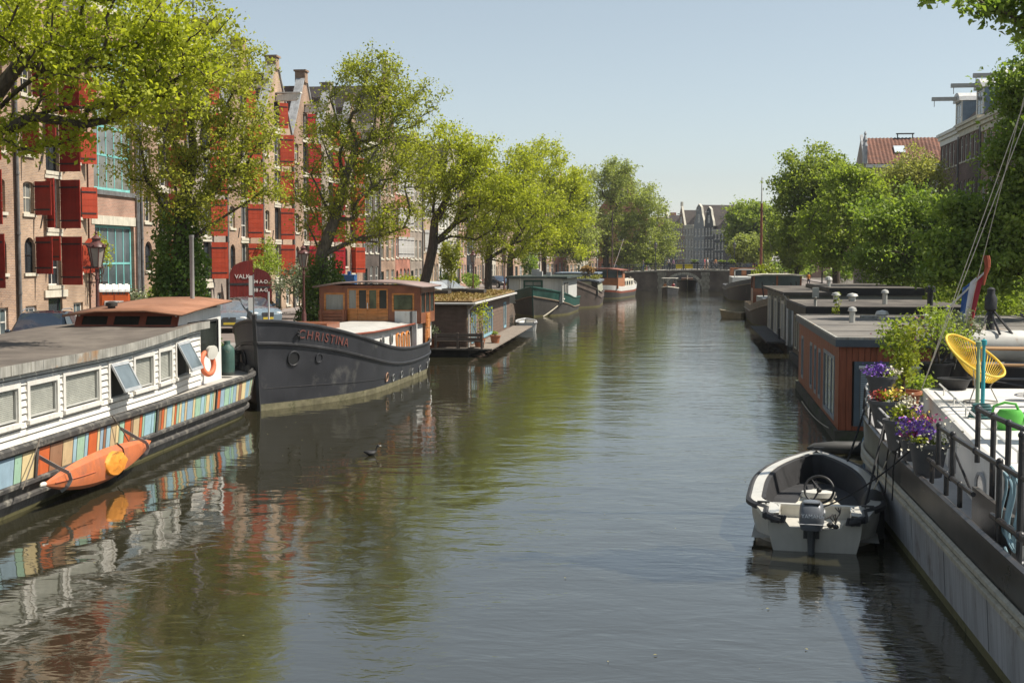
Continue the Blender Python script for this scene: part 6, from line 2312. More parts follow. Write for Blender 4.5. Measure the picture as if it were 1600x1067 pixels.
wb7 = thing('white_bow_barge', 'white and red barge with a mahogany wheelhouse moored before the bridge wall', 'barge', (-9.6, 150.5, 0), R(-8))
sh7 = lambda t: 1.4 + .8 * max(0, (t - .55) / .45) ** 1.6 + .2 * sstep(.15, 0, t)
H7 = Hull(19, 4.4, sh7, bow=(.62, 2.2), stern=(.15, 2.4), rake=(.7, .4), flare=.1, zb=-.5)
H7.shell([sh7, lambda t: sh7(t) - .55, lambda t: sh7(t) - .8, lambda t: .1, lambda t: -.5], [0, 1, 2, 3, 3]).build('hull', [WHITE_STEEL, RUSTRED, mat('hull_dark_grey', (.065, .06, .055), .6, .25, 1.5, streak=.3), ALGAE], wb7, smooth=30)
H7.deck(lambda t: sh7(t) - .2, .02, .98).build('deck', DECKW, wb7)
v = MB()
v.box(-1.7, 1.7, 6.5, 13.5, 1.2, 2.2)
v.build('deckhouse', W_CREAM, wb7)
for i in range(4):
    v = MB()
    v.box(1.7, 1.73, 7 + 1.6 * i, 7.9 + 1.6 * i, 1.45, 1.95)
    v.build('side_window', PANE, wb7)
v = MB()
v.box(-2.0, 2.0, 1.5, 5.8, 1.2, 2.4)
for x in (-1.95, -.65, .65, 1.87):
    v.box(x, x + .08, 1.5, 1.6, 2.4, 3.4).box(x, x + .08, 5.7, 5.8, 2.4, 3.4)
v.box(1.9, 2.0, 4.4, 5.8, 2.4, 3.4)
v.build('wheelhouse', mat('wheelhouse_orange', (.36, .15, .07), .5, .2, 3), wb7)
v = MB()
v.box(-1.9, 1.9, 1.62, 5.68, 2.42, 3.35)
v.build('glazing', PANE_B, wb7)
v = MB()
v.loft([[(-2.3, y, 3.38), (-1, y, 3.55), (1, y, 3.55), (2.3, y, 3.38)] for y in (1.1, 6.2)])
q = v.build('wheelhouse_roof', mat('roof_redbrown', (.25, .10, .07), .7, .15), wb7)
m_ = q.modifiers.new('thick', 'SOLIDIFY')
m_.thickness = .1
v = MB()
v.tube([(0, 8, 2.2), (0, 8, 10.5)], [.11, .06], 6)
v.tube([(0, 8, 3.0), (.4, 13.5, 7.2)], .05, 5)
v.build('mast', mat('mast_dark', (.08, .06, .05), .6, .2), wb7)
# ------------------------------------------------------------------ right bank boats
# ---- foreground white barge
fb_ = thing('white_barge', 'large grey-hulled barge with white deckhouse, black railings and flower pots in the right foreground', 'barge', (6.05, 3.0, 0), 0)
LB = 27.0
sh8 = lambda t: 1.43 + .55 * max(0, (t - .66) / .34) ** 1.5
H8 = Hull(LB, 5.2, sh8, bow=(.78, 2.4), stern=(.05, 3), rake=(.5, .2), flare=.05, zb=-.6, tipw=(.05, .3), bowlow=.85)
HULLG = mat('hull_grey_paint', (0.38, 0.38, 0.385), .5, .14, 1.0, streak=.55, alt=(.16, .13, .11), altscale=2.2, altamt=.26, stretch=(1, 1, .5), bump=.25, bscale=3)
for t in (.36, .44, .53, .62, .70):
    H8.panel(t, t + .0012, -1, lambda t: .16, lambda t: .82, .006, .002).build('weld_seam', HULLG, fb_)
b = H8.shell([sh8, lambda t: .98, lambda t: .86, lambda t: .13, lambda t: .04, lambda t: -.6], [0, 0, 1, 2, 2, 2], n=60)
b.build('hull', [mat('bulwark_black', (.030, .029, .028), .3, .3, 1.2, alt=(.07, .062, .052), altscale=1.6, altamt=.12, streak=.1), HULLG, ALGAE], fb_, smooth=35)
STRK = mat('strake_cream', (.42, .39, .31), .6, .2, 3, streak=.4, alt=(.2, .16, .11), altscale=3, altamt=.2)
H8.strake(lambda t: .98, .05, off=.02).build('rubbing_strake', STRK, fb_, smooth=True)
H8.strake(lambda t: .86, .05, off=.03).build('rubbing_strake', STRK, fb_, smooth=True)
H8.strake(sh8, .05, off=-.02).build('gunwale', mat('rail_black', (.045, .043, .042), .35, .3, 3, alt=(.16, .12, .09), altscale=5, altamt=.12), fb_, smooth=True)
H8.deck(lambda t: 1.05, .01, .99, .05).build('deck', mat('deck_pale', (.42, .43, .44), .7, .1, 2, streak=.1), fb_)
inn = H8.panel(.3, .98, -1, lambda t: 1.05, lambda t: sh8(t) - .02, .02, -.06, 20)
inn.build('bulwark', mat('bulwark_inside', (.35, .35, .36), .6, .1), fb_)
WB_ = lambda p: (p[0] - 6.05, p[1] - 3.0, p[2])
RAILB = mat('rail_tube', (.035, .034, .034), .38, .3, 6, alt=(.16, .11, .08), altscale=8, altamt=.12)
# deckhouse with pale roof
ROOFW = mat('deckhouse_roof_white', (.62, .60, .56), .5, .05, 1.5, streak=.05, alt=(.45, .41, .35), altscale=1.2, altamt=.12)
edge = [(3.98, 15.6), (4.2, 18.8), (4.62, 23.6), (4.95, 27.2)]
dh = MB()
rings = []
for x, y in edge:
    rings.append([WB_((x + .02, y, 1.04)), WB_((x + .02, y, 1.86)), WB_((7.6, y, 1.86)), WB_((7.6, y, 1.04))])
dh.loft(rings, closed=True, cap=True)
dh.build('deckhouse', WHITE_STEEL, fb_)
dh = MB()
dh.loft([[WB_((x, y, 1.86)), WB_((x, y, 1.93)), WB_((x + .05, y, 1.95)), WB_((7.7, y, 1.97)), WB_((7.7, y, 1.86))] for x, y in edge], closed=True, cap=True)
dh.build('deckhouse_roof', ROOFW, fb_)
for (yy, w_, z0, h, ar) in ((18.4, .55, 1.2, .42, 1), (21.6, .4, 1.15, .5, 1), (25.6, .5, 1.15, .5, 1)):
    x = float(np.interp(yy, [e[1] for e in edge], [e[0] for e in edge]))
    f = MB()
    loop = [(x - .012, yy - w_ / 2, z0), (x - .012, yy - w_ / 2, z0 + h * .6)] + [(x - .012, yy - w_ / 2 * math.cos(a), z0 + h * .6 + h * .4 * math.sin(a)) for a in np.linspace(.3, PI - .3, 7)] + [(x - .012, yy + w_ / 2, z0 + h * .6), (x - .012, yy + w_ / 2, z0)]
    loop = [WB_(p) for p in loop]
    f.tube(loop, .03, 5, closed=True)
    o = f.build('porthole', mat('frame_greywhite', (.4, .4, .4), .5, .1), fb_)
    g = MB()
    g.add([(p[0] - .004, p[1], p[2]) for p in loop], [tuple(range(len(loop)))])
    g.build('pane', GLASS_T, o)
# thin handrail along the roof edge
v = MB()
hr_pts = [(float(np.interp(y, [e[1] for e in edge], [e[0] for e in edge])) + .28, y, 2.1) for y in np.linspace(17.3, 26.6, 12)]
v.tube([WB_(p) for p in hr_pts], .018, 5)
v.build('handrail', WHITE_STEEL, fb_)
for p in hr_pts[::2]:
    v = MB()
    v.tube([WB_((p[0], p[1], 1.94)), WB_(p)], .016, 5)
    v.build('handrail_post', WHITE_STEEL, fb_)
# black tube railings
def rail(pts, r=.033):
    v = MB()
    v.tube([WB_(p) for p in pts], r, 8)
    for p in pts[1:-1]:
        v.ball(WB_(p), r * 1.5, 8, 5)
    return v.build('rail', RAILB, fb_, smooth=True)
rail([(3.58, 18.35, 2.27), (3.58, 17.4, 2.27), (3.60, 16.2, 2.26), (3.62, 15.1, 2.26), (3.66, 14.0, 2.26)])
rail([(3.56, 19.0, 1.72), (3.56, 17.4, 1.72), (3.58, 16.2, 1.72)])
rail([(3.62, 15.4, 1.62), (3.64, 14.2, 1.63), (3.7, 11.5, 1.66)], .04)
for (x, y, z0, z1) in ((3.57, 18.33, 1.72, 2.30), (3.57, 17.4, 1.72, 2.3), (3.56, 18.7, 1.42, 1.72), (3.57, 16.9, 1.42, 1.72), (3.57, 17.75, 1.42, 1.72), (3.62, 15.1, 1.3, 2.3), (3.64, 14.25, 1.3, 2.72), (3.66, 14.0, 1.3, 2.3)):
    v = MB()
    v.tube([WB_((x, y, z0)), WB_((x, y, z1))], .034, 8)
    v.ball(WB_((x, y, z1)), .045, 8, 5)
    v.build('rail_post', RAILB, fb_, smooth=True)
# tall gate frame by the boarding place
v = MB()
v.tube([WB_((3.92, 17.6, 2.62)), WB_((3.92, 16.8, 2.62)), WB_((3.93, 16.1, 2.63)), WB_((3.95, 15.3, 2.64))], .036, 8)
v.build('gate_rail', RAILB, fb_, smooth=True)
for y, z0 in ((17.6, 1.9), (16.75, 1.35), (16.0, 1.3), (15.3, 1.3)):
    v = MB()
    v.tube([WB_((3.93, y, z0)), WB_((3.93, y, 2.63))], .036, 8)
    v.ball(WB_((3.93, y, 2.63)), .05, 8, 5)
    v.build('gate_post', RAILB, fb_, smooth=True)
v = MB()
v.tube([WB_((3.6, 18.1, 2.3)), WB_((3.95, 17.0, 1.1))], .018, 6)
v.build('brace', RAILB, fb_)
# far rail round the end deck, with flower pots
far_r = [H8.pt(t, -1, sh8(t)) for t in (.66, .72, .78, .84, .90, .95)]
v = MB()
v.tube([p + Vector((.03, 0, .48)) for p in far_r], .02, 6).tube([p + Vector((.03, 0, .24)) for p in far_r], .015, 6)
v.build('end_rail', mat('rail_offwhite', (.45, .44, .42), .5, .2, 5), fb_, smooth=True)
for p in far_r:
    v = MB()
    v.tube([p, p + Vector((.03, 0, .5))], .022, 6)
    v.build('end_post', RAILB, fb_)
v = MB()
v.box(*[q for q in (3.72 - 6.05, 3.78 - 6.05)], 14.9 - 3, 16.9 - 3, 1.1, 1.7)
v.build('boarding_plate', mat('plate_dark', (.07, .062, .055), .35, .3, 2, alt=(.16, .13, .10), altscale=1.5, altamt=.2), fb_)
for (x, y, r, h) in ((4.25, 14.9, .24, .42), (4.55, 14.3, .26, .5), (4.4, 15.25, .2, .5)):
    v = MB()
    v.lathe([(r, 0), (r, h * .85), (r * 1.1, h * .88), (r * 1.1, h), (r * .2, h * 1.02)], 14, WB_((x, y, 1.05)))
    v.build('bollard', RAILB, fb_, smooth=True)
rs = mat('mast_varnish', (.30, .15, .07), .4, .15)
v = MB()
v.tube([WB_((7.15, 24, 1.9)), WB_((7.15, 24, 14.5))], [.14, .09], 10)
v.build('mast', rs, fb_, smooth=True)
for p, top in (((4.9, 27.0, 1.95), (7.08, 24.1, 10.6)), ((4.75, 26.3, 1.95), (7.1, 24, 10.1)), ((5.9, 29.0, 1.98), (7.15, 24, 12.5)), ((6.55, 25.6, 1.95), (7.15, 24.0, 10.9))):
    v = MB()
    v.tube([WB_(p), WB_(top)], .008, 5)
    v.build('shroud', mat('wire_pale', (.42, .40, .36), .5, .1), fb_)
v = MB()
v.lathe([(.16, -.55), (.19, -.45), (.19, .3), (.12, .42), (.03, .46)], 12)
o = v.build('fender', mat('fender_dark', (.05, .05, .048), .6, .2), smooth=True)
o.location = (3.18, 21.6, .35)
tag(o, 'dark cylindrical fender hanging between the open sloop and the grey barge hull', 'fender')
rope('fender_rope', 'thin line from the barge rail down to the dark fender', [(3.45, 21.5, 1.5), (3.19, 21.6, .8)], .012)
hose_m = mat('hose_blue_grey', (.22, .33, .37), .45, .1, 4)
o = thing('garden_hose', 'pale blue hose looped on the railing and heaped on the near deck of the barge', 'hose', (3.9, 14.0, 1.06), 0)
v = MB()
pts = []
rh = random.Random(3)
for i in range(150):
    a = i * .42
    rr = .28 + .09 * math.sin(i * .37) + rh.uniform(-.02, .02)
    pts.append((.15 + rr * 1.0 * math.cos(a), .05 + rr * 1.5 * math.sin(a) - .2, .03 + .28 * abs(math.sin(i * .09)) * .5 + .0011 * i))
v.tube(pts, .017, 6)
v.build('heap', hose_m, o, smooth=True)
v = MB()
for k, (cx, cy, rz_, rr) in enumerate(((-.22, 1.0, .38, .16), (-.2, .8, .48, .2), (-.24, .55, .42, .17))):
    v.tube([(cx + .03 * math.sin(3 * a), cy + rr * math.cos(a), .75 + rz_ * math.sin(a)) for a in np.linspace(0, 2 * PI, 26)[:-1]], .017, 6, closed=True)
v.tube([(-.25, .9, .3), (-.22, .7, .1), (-.1, .4, .02), (-.05, .1, .03)], .017, 6)
v.build('loop', hose_m, o, smooth=True)
# ropes from the rail to the sloop
BLK = mat('rope_black', (.025, .025, .026), .8, .2)
rope('mooring_rope', 'black line from the sloop corner up to the barge rail', [(2.95, 20.9, .66), (3.5, 22.5, 1.95)], .02, BLK, .05, group='black mooring lines of the sloop')
rope('mooring_rope', 'black line from the sloop bow to the barge rail below the flower pots', [(3.1, 24.3, .85), (3.75, 25.6, 2.3)], .02, BLK, .04, group='black mooring lines of the sloop')
rope('mooring_rope', 'thin black line looping from the barge bulwark to the sloop side', [(3.45, 19.9, 1.7), (2.2, 20.4, .7)], .012, BLK, .1, group='black mooring lines of the sloop')
for k, (y, lab) in enumerate(((20.6, 'dark cord hanging in a loop over the barge bulwark, nearest'), (21.3, 'dark cord hanging in a loop over the barge bulwark, middle'), (22.2, 'dark cord hanging in a loop over the barge bulwark, farthest'))):
    x_ = 3.42
    rope('hanging_rope', lab, [(x_ + .1, y, 1.75), (x_ - .03, y + .1, 1.6), (x_ - .05, y + .25, 1.25), (x_ - .03, y + .35, 1.0), (x_ - .05, y + .3, .75)], .012, BLK)

# flower pots on and behind the rail
POTG = mat('pot_dark_grey', (.075, .075, .078), .55, .2, 4)
FL_P = mat('petal_purple', (.20, .09, .42), .6, .3, 8)
FL_M = mat('petal_magenta', (.50, .05, .22), .6, .25, 8)
FL_W = mat('petal_cream', (.60, .56, .42), .6, .2, 8)
FL_R = mat('petal_red', (.55, .09, .07), .6, .2, 8)
FL_Y = mat('petal_yellow', (.60, .45, .06), .6, .2, 8)
gp = 'flower pots on the barge rail'
def flowers(o, cx, cz, m, n, spread, s=.07, seed=1, dy=0.0):
    rg = np.random.default_rng(seed)
    P = np.stack([rg.normal(cx, spread, n), rg.normal(dy, spread, n), rg.normal(cz, spread * .5, n)], 1)
    inst('blossom', leaf_mesh('blossom', P, s, m, up=.5, long=1.05, rg=rg), o, (0, 0, 0))
o = pot('flower_pot', 'conical grey pot of violet and cream flowers nearest on the barge rail', (3.62, 19.3, 1.42), .27, .5, POTG, L_LIME, 300, .06, (.36, .36, .35), 51, None, group=gp)
flowers(o, -.08, .68, FL_P, 300, .14, .05, 1)
flowers(o, .02, .55, FL_W, 220, .2, .04, 2, -.1)
flowers(o, -.22, .62, FL_M, 80, .07, .05, 3)
flowers(o, .16, .62, FL_W, 120, .1, .04, 4, .1)
o = pot('flower_pot', 'grey pot with magenta and violet flowers, second along the barge rail', (3.6, 20.3, 1.5), .24, .45, POTG, L_LIME, 200, .06, (.3, .3, .3), 52, None, group=gp)
flowers(o, -.05, .55, FL_P, 160, .12, .05, 5)
flowers(o, .12, .6, FL_M, 120, .14, .05, 6)
flowers(o, .05, .66, FL_Y, 60, .12, .04, 16)
o = pot('flower_pot', 'grey pot with lime leaves and white flowers, third along the barge rail', (3.58, 21.4, 1.5), .28, .5, POTG, L_LIME, 320, .07, (.34, .34, .42), 53, None, group=gp)
flowers(o, .12, .78, FL_W, 150, .12, .05, 7)
flowers(o, .15, .66, FL_P, 100, .08, .05, 8)
o = pot('flower_pot', 'large grey pot with small red and yellow flowers on the far barge rail', (3.68, 23.4, 1.6), .32, .5, POTG, L_LIME, 160, .08, (.34, .34, .3), 54, None, group=gp)
flowers(o, -.15, .58, FL_R, 110, .1, .06, 9)
flowers(o, .12, .62, FL_Y, 110, .1, .06, 10)
o = pot('flower_pot', 'small grey pot with a violet flower cushion, farthest on the barge rail', (3.78, 24.9, 2.0), .27, .4, POTG, L_MID, 80, .07, (.28, .28, .25), 55, None, group=gp)
flowers(o, -.08, .5, FL_P, 240, .13, .06, 11)
flowers(o, .18, .45, FL_W, 120, .1, .05, 12)
pot('potted_shrub', 'terracotta pot with a tall yellow-green shrub behind the rail pots', (4.3, 25.6, 1.55), .33, .5, TERRA, L_LIME, 1000, .085, (.55, .5, 1.6), 56)
pot('potted_plant', 'small plant with broad pale leaves among the rail pots', (3.95, 23.3, 1.3), .2, .35, POTG, L_LIME, 60, .2, (.25, .25, .45), 57)
o = pot('potted_shrub', 'loose green shrub with dull pink flower heads behind the flower pots', (4.75, 28.3, 1.7), .34, .5, POTG, L_MID, 1100, .09, (.75, .6, 1.7), 58)
flowers(o, .1, 1.35, mat('petal_dusk', (.25, .10, .14), .6, .2), 60, .25, .09, 13)
pot('potted_shrub', 'airy shrub in a black tub on the far end of the white roof', (5.45, 28.4, 1.97), .34, .42, mat('tub_black', (.025, .025, .026), .5, .2), L_MID, 1300, .075, (.8, .7, 1.5), 59)
pot('potted_shrub', 'feathery shrub in a black tub beside the picnic table', (6.0, 29.2, 1.97), .36, .42, mat('tub_black', (.025, .025, .026), .5, .2), L_SAGE, 1100, .07, (.8, .7, 1.35), 60)
pot('potted_plant', 'empty looking low black tub on the white barge roof', (5.55, 27.0, 1.96), .32, .22, mat('tub_black', (.025, .025, .026), .5, .2), None)
pot('potted_shrub', 'dense low green plant between the pots and the white roof corner', (4.75, 27.6, 1.2), .3, .4, POTG, L_MID, 700, .08, (.5, .5, .9), 61)

# yellow string chair
ch = thing('string_chair', 'yellow egg-shaped string chair on the white barge roof', 'chair', (5.45, 24.6, 1.96), R(-52))
YEL = mat('yellow_cord', (.72, .50, .06), .45, .08, 5)
rimc = []
a_, b_ = .66, .46
tilt = R(33)
def rimpt(a, k=1.0):
    # egg outline, tilted back: the high end is at -x
    r = 1 + .12 * math.cos(a)
    x = -a_ * math.cos(a) * k * r
    y = b_ * math.sin(a) * k
    return Vector((x * math.cos(tilt) * 1.0, y, .82 - x * math.sin(tilt)))
rimc = [rimpt(a) for a in np.linspace(0, 2 * PI, 41)[:-1]]
v = MB()
v.tube(rimc, .022, 8, closed=True)
v.build('rim', YEL, ch, smooth=True)
seat_c = Vector((.10, 0, .40))
inner = [seat_c + Vector((.10 * math.cos(a), .07 * math.sin(a), 0)) for a in np.linspace(0, 2 * PI, 61)[:-1]]
for i in range(60):
    a = 2 * PI * i / 60
    p = rimpt(a)
    q = seat_c + Vector((-.05 * math.cos(a), .05 * math.sin(a), 0))
    m1 = p.lerp(q, .5) + Vector((0, 0, -.07))
    v = MB()
    v.tube([p, m1, q], .010, 4, cap=False)
    v.build('cord', YEL, ch)
v = MB()
v.tube([seat_c + Vector((.05 * math.cos(a), .05 * math.sin(a), 0)) for a in np.linspace(0, 2 * PI, 13)[:-1]], .018, 6, closed=True)
v.build('seat_ring', YEL, ch)
CHL = mat('chair_leg_grey', (.30, .29, .27), .4, .1)
v = MB()
v.tube([(.30 * math.cos(a) + .1, .30 * math.sin(a), .015) for a in np.linspace(0, 2 * PI, 25)[:-1]], .013, 6, closed=True)
v.build('base_ring', CHL, ch)
for a in (.6, 2.5, 4.7):
    v = MB()
    v.tube([(.1 + .3 * math.cos(a), .3 * math.sin(a), .02), (.1 + .16 * math.cos(a), .16 * math.sin(a), .30), (.1 + .38 * math.cos(a + .3), .36 * math.sin(a + .3), .62)], .012, 6)
    v.build('leg', CHL, ch)
# second chair, only its red edge in view
ch2 = copy_tree(ch, (7.35, 26.0, 1.96), R(150), 'coral red string chair cut by the right edge of the view')
CORAL = mat('coral_cord', (.62, .14, .12), .45, .08, 5)
for k in ch2.children:
    if k.data.materials[0] is YEL:
        k.data = k.data.copy()
        k.data.materials[0] = CORAL
# round side tables
for i, (x, y, r, h, lab) in enumerate(((6.75, 25.0, .27, .62, 'small round metal table between the two string chairs'), (6.35, 22.9, .24, .5, 'low round metal table in front of the yellow chair'))):
    o = thing('side_table', lab, 'table', (x, y, 1.96), 0, 'round metal side tables')
    v = MB()
    v.lathe([(r, h - .02), (r, h), (r * .1, h + .002)], 20)
    v.build('top', mat('table_grey', (.20, .20, .20), .4, .15), o)
    for a in (0.3, 2.4, 4.5):
        v = MB()
        v.tube([(r * .95 * math.cos(a), r * .95 * math.sin(a), 0), (r * .7 * math.cos(a), r * .7 * math.sin(a), h - .02)], .014, 6)
        v.build('leg', RAILB, o)
# picnic table
o = thing('picnic_table', 'brown wooden picnic table with bench at the back of the white roof', 'table', (6.9, 28.6, 1.97), R(-4))
PW = mat('picnic_wood', (.33, .20, .10), .7, .2, 3, stretch=(.5, 4, 4))
for i in range(5):
    v = MB()
    v.box(-.95, 1.2, -.36 + .15 * i, -.36 + .15 * i + .138, .70, .74)
    v.build('plank', PW, o)
for i in range(2):
    v = MB()
    v.box(-.95, 1.2, -.85 + .15 * i, -.85 + .15 * i + .138, .40, .44)
    v.build('bench_plank', PW, o)
for x in (-.7, .95):
    v = MB()
    v.bar((x, -.7, 0), (x, -.25, .7), .07)
    v.build('leg', PW, o)
    v = MB()
    v.bar((x, .55, 0), (x, .2, .7), .07)
    v.build('leg', PW, o)
    v = MB()
    v.box(x - .03, x + .03, -.8, .5, .34, .40)
    v.build('cross_beam', PW, o)
# two broom-like poles in front of the chair
for i, (x, y, m_, lab) in enumerate(((5.05, 22.7, mat('pole_sage', (.20, .28, .17), .5, .1), 'sage green pole standing in front of the yellow chair'), (5.25, 23.2, mat('pole_teal', (.03, .26, .30), .5, .1), 'teal pole standing in front of the yellow chair'))):
    v = MB()
    v.lathe([(.12, 0), (.12, .03), (.035, .05), (.035, .85), (.028, .86), (.028, 1.15), (.05, 1.16), (.05, 1.24), (.01, 1.26)], 10)
    o = v.build('parasol_pole', m_, smooth=True)
    o.location = (x, y, 1.955)
    tag(o, lab, 'pole', 'poles by the yellow chair')
v = MB()
for i in range(5):
    v.tube([(.22 * math.cos(a) * (1 - .1 * i) + .0, .16 * math.sin(a) + .02 * i, .03 + .045 * i) for a in np.linspace(0, 2 * PI, 19)[:-1]], .02, 6, closed=True)
o = v.build('hose_coil', mat('hose_dark_teal', (.03, .10, .10), .45, .2), smooth=True)
o.location = (5.0, 22.1, 1.955)
tag(o, 'dark coiled hose at the foot of the two poles', 'hose')
v = MB()
v.box(-.65, .5, -.3, .3, 0, .05)
v.box(-.62, .47, -.27, .27, .05, .10)
o = v.build('cushion', mat('cushion_blue_green', (.20, .34, .33), .8, .12, 6), bevel=.02)
o.location = (5.8, 21.5, 1.957)
tag(o, 'flat folded blue-green mat lying on the white roof', 'mat')
# green watering can
wc = thing('watering_can', 'bright green plastic watering can on the white barge roof', 'watering can', (5.10, 20.7, 1.955), R(-6))
GRN = mat('can_green', (.10, .40, .06), .4, .06, 4)
v = MB()
v.lathe([(.165, 0), (.175, .02), (.185, .24), (.15, .30), (.145, .31)], 16, sx=1.1, sy=.85)
v.build('body', GRN, wc, smooth=True)
v = MB()
v.tube([(.14, 0, .08), (.26, 0, .2), (.40, 0, .42)], [.05, .035, .024], 8)
v.tube([(.39, 0, .40), (.43, 0, .44)], [.03, .055], 8)
v.build('spout', GRN, wc, smooth=True)
v = MB()
v.tube([(-.17, 0, .12), (-.27, 0, .2), (-.24, 0, .36), (-.08, 0, .42), (.08, 0, .40), (.13, 0, .29)], .022, 7)
v.build('handle', GRN, wc, smooth=True)
# deck gear at the far end: white tank, black frame, winch post, rusty white boom
dg = thing('deck_engine', 'black framed deck engine with a white tank behind the picnic table', 'machine', (6.75, 30.6, 1.3), 0)
v = MB()
v.lathe([(.02, -.9), (.36, -.88), (.38, -.8), (.38, .8), (.36, .88), (.02, .9)], 18)
t_ = v.build('tank', mat('tank_white', (.52, .51, .47), .5, .15, 2, streak=.2, alt=(.3, .2, .13), altscale=3, altamt=.12), dg, smooth=True)
t_.location = (.2, 0, 1.30)
t_.rotation_euler = (0, R(90), 0)
v = MB()
v.box(-1.0, 2.0, -.45, .45, .1, .85)
v.build('housing', H_BLACK, dg)
for x in (-.85, -.7, -.78):
    v = MB()
    v.lathe([(.42, -.05), (.48, -.04), (.48, .04), (.42, .05)], 18)
    w1 = v.build('wheel', H_BLACK, dg, smooth=True)
    w1.location = (x, 0, 1.25)
    w1.rotation_euler = (0, R(90), 0)
v = MB()
v.tube([(-1, -.47, .95), (2.1, -.47, .95)], .03, 5).tube([(-1, -.47, .6), (2.1, -.47, .6)], .03, 5)
v.build('frame', mat('frame_grey', (.22, .22, .22), .5, .15), dg)
v = MB()
v.tube([(1.2, -.5, 1.9), (2.9, -.6, 1.55)], .13, 12)
v.build('boom', mat('boom_white', (.52, .49, .44), .55, .12, 2.5, alt=(.36, .18, .09), altscale=2.2, altamt=.22), dg, smooth=True)
v = MB()
v.lathe([(.16, 1.5), (.10, 1.7), (.08, 2.1), (.14, 2.15), (.14, 2.42), (.09, 2.5), (.09, 2.62), (.03, 2.66)], 12, (.35, .2, 0))
v.tube([(.35, .2, 2.2), (.0, -.2, 1.6)], .03, 5).tube([(.35, .2, 2.2), (.75, -.2, 1.6)], .03, 5).tube([(.35, .2, 2.1), (.45, -.3, 1.6)], .03, 5)
v.build('winch', IRON, dg, smooth=True)
# Dutch flag drooping from a white staff
fl = thing('flag', 'faded red white and blue striped flag drooping from a slanted pole among the leaves', 'flag', (7.2, 33.6, 2.6), 0)
v = MB()
v.tube([(-.95, 0, .3), (.45, 0, 1.75)], .025, 6)
v.build('pole', mat('pale_pole', (.55, .54, .5), .5, .1), fl)
cols = [mat('flag_blue', (.06, .13, .33), .8, .15), mat('flag_white', (.60, .60, .60), .8, .08), mat('flag_red', (.42, .05, .06), .8, .15)]
for k in range(3):
    v = MB()
    rows = []
    for j in range(9):
        u = j / 8
        row = []
        for i in range(5):
            s_ = (k + i / 4) / 3
            top_x, top_z = -.15 + .52 * s_, 1.28 + .42 * s_
            x = top_x + (-.30 + .34 * s_ - (top_x)) * u * .8 + .02 * math.sin(9 * s_ + 3 * u)
            z = top_z - (1.35 + .1 * s_) * u
            y = .10 * math.sin(10 * s_ + 2.5 * u) * (.3 + .7 * u)
            row.append((x, y, z))
        rows.append(row)
    v.loft(rows)
    v.build('stripe', cols[k], fl, smooth=True)
v = MB()
v.loft([[(.40 + .05 * math.sin(5 * u) + .09 * math.cos(a) * (1 - u * .6), .06 * math.sin(a), 2.1 - .75 * u) for a in np.linspace(0, 2 * PI, 9)[:-1]] for u in (0, .15, .4, .7, 1)], closed=True, cap=True)
v.build('pennant', mat('pennant_orange', (.34, .08, .04), .8, .3, 6), fl)

# ---- open sloop with outboard
sl = thing('open_sloop', 'small white open sloop with dark cushions, steering wheel and grey outboard motor', 'sloop', (2.10, 20.25, 0), R(-6))
LS = 5.25
sh9 = lambda t: .60 + .27 * t ** 1.6
H9 = Hull(LS, 2.1, sh9, bow=(.36, 2.7), stern=(.24, 2.0), rake=(.45, .16), flare=.16, zb=-.12, tipw=(.03, .69), bowlow=.8)
SLW = mat('sloop_gelcoat', (.56, .54, .48), .3, .05, 2, coat=.3, streak=.12)
ts_ = H9.ts(30)
b = MB()
rings = []
for t in ts_:
    r_ = [H9.pt(t, -1, z) for z in (sh9(t), sh9(t) * .55, .12, -.12)] + [H9.pt(t, 1, z) for z in (-.12, .12, sh9(t) * .55, sh9(t))]
    rings.append(r_)
b.loft(rings)
# transom with a cut-out for the engine
def TP(s, z):
    p = H9.pt(0.0, 1, z)
    return Vector((s * p.x, p.y, z))
zt = sh9(0)
b.add([TP(-1, zt), TP(-1, .25), TP(-1, -.12), TP(1, -.12), TP(1, .25), TP(1, zt), Vector((.52, TP(.5, zt).y, zt)), Vector((.38, TP(.5, .42).y, .40)), Vector((-.38, TP(.5, .42).y, .40)), Vector((-.52, TP(.5, zt).y, zt))],
      [(0, 1, 8, 9), (1, 2, 3, 4, 7, 8), (4, 5, 6, 7)])
b.build('hull', SLW, sl, smooth=35)
v = H9.strake(lambda t: sh9(t) - .03, .062, off=.03, t0=.0, t1=1.0)
v.build('rubbing_strake', mat('rubber_black', (.04, .04, .042), .6, .15), sl, smooth=True)
for s_ in (-1, 1):
    v = MB()
    v.tube([H9.pt(0.01, s_, sh9(0) - .03) + Vector((0, -.02, 0)), TP(s_ * .85, sh9(0) - .06) + Vector((0, -.05, 0)), Vector((s_ * .54, TP(1, .5).y - .05, sh9(0) - .08))], .062, 8)
    for k in range(6):
        u = .2 + .12 * k
        p = TP(s_ * (1 - .42 * u), sh9(0) - .06) + Vector((0, -.05, 0))
        v.tube([p + Vector((0, 0, -.06)), p + Vector((.03, 0, .06))], .07 * .35, 5)
    v.build('stern_fender', mat('rubber_black', (.04, .04, .042), .6, .15), sl, smooth=True)
def inset(t, d, z):
    p = H9.pt(t, 1, z)
    return p
def ring_offset(d, t0, t1, n=36):
    """outline of the gunwale moved inwards by d, from starboard stern round the bow to port stern"""
    out = []
    for t in np.linspace(t0, t1, n):
        n_ = H9.nrm(t, 1, sh9(t))
        n_.z = 0
        n_.normalize()
        p = H9.pt(t, 1, sh9(t)) - n_ * d
        if p.x < 0:
            p.x = 0
        out.append((p, t))
    L_ = [(Vector((q.x, q.y, 0)), t) for q, t in out]
    return L_ + [(Vector((-q.x, q.y, 0)), t) for q, t in reversed(L_)]
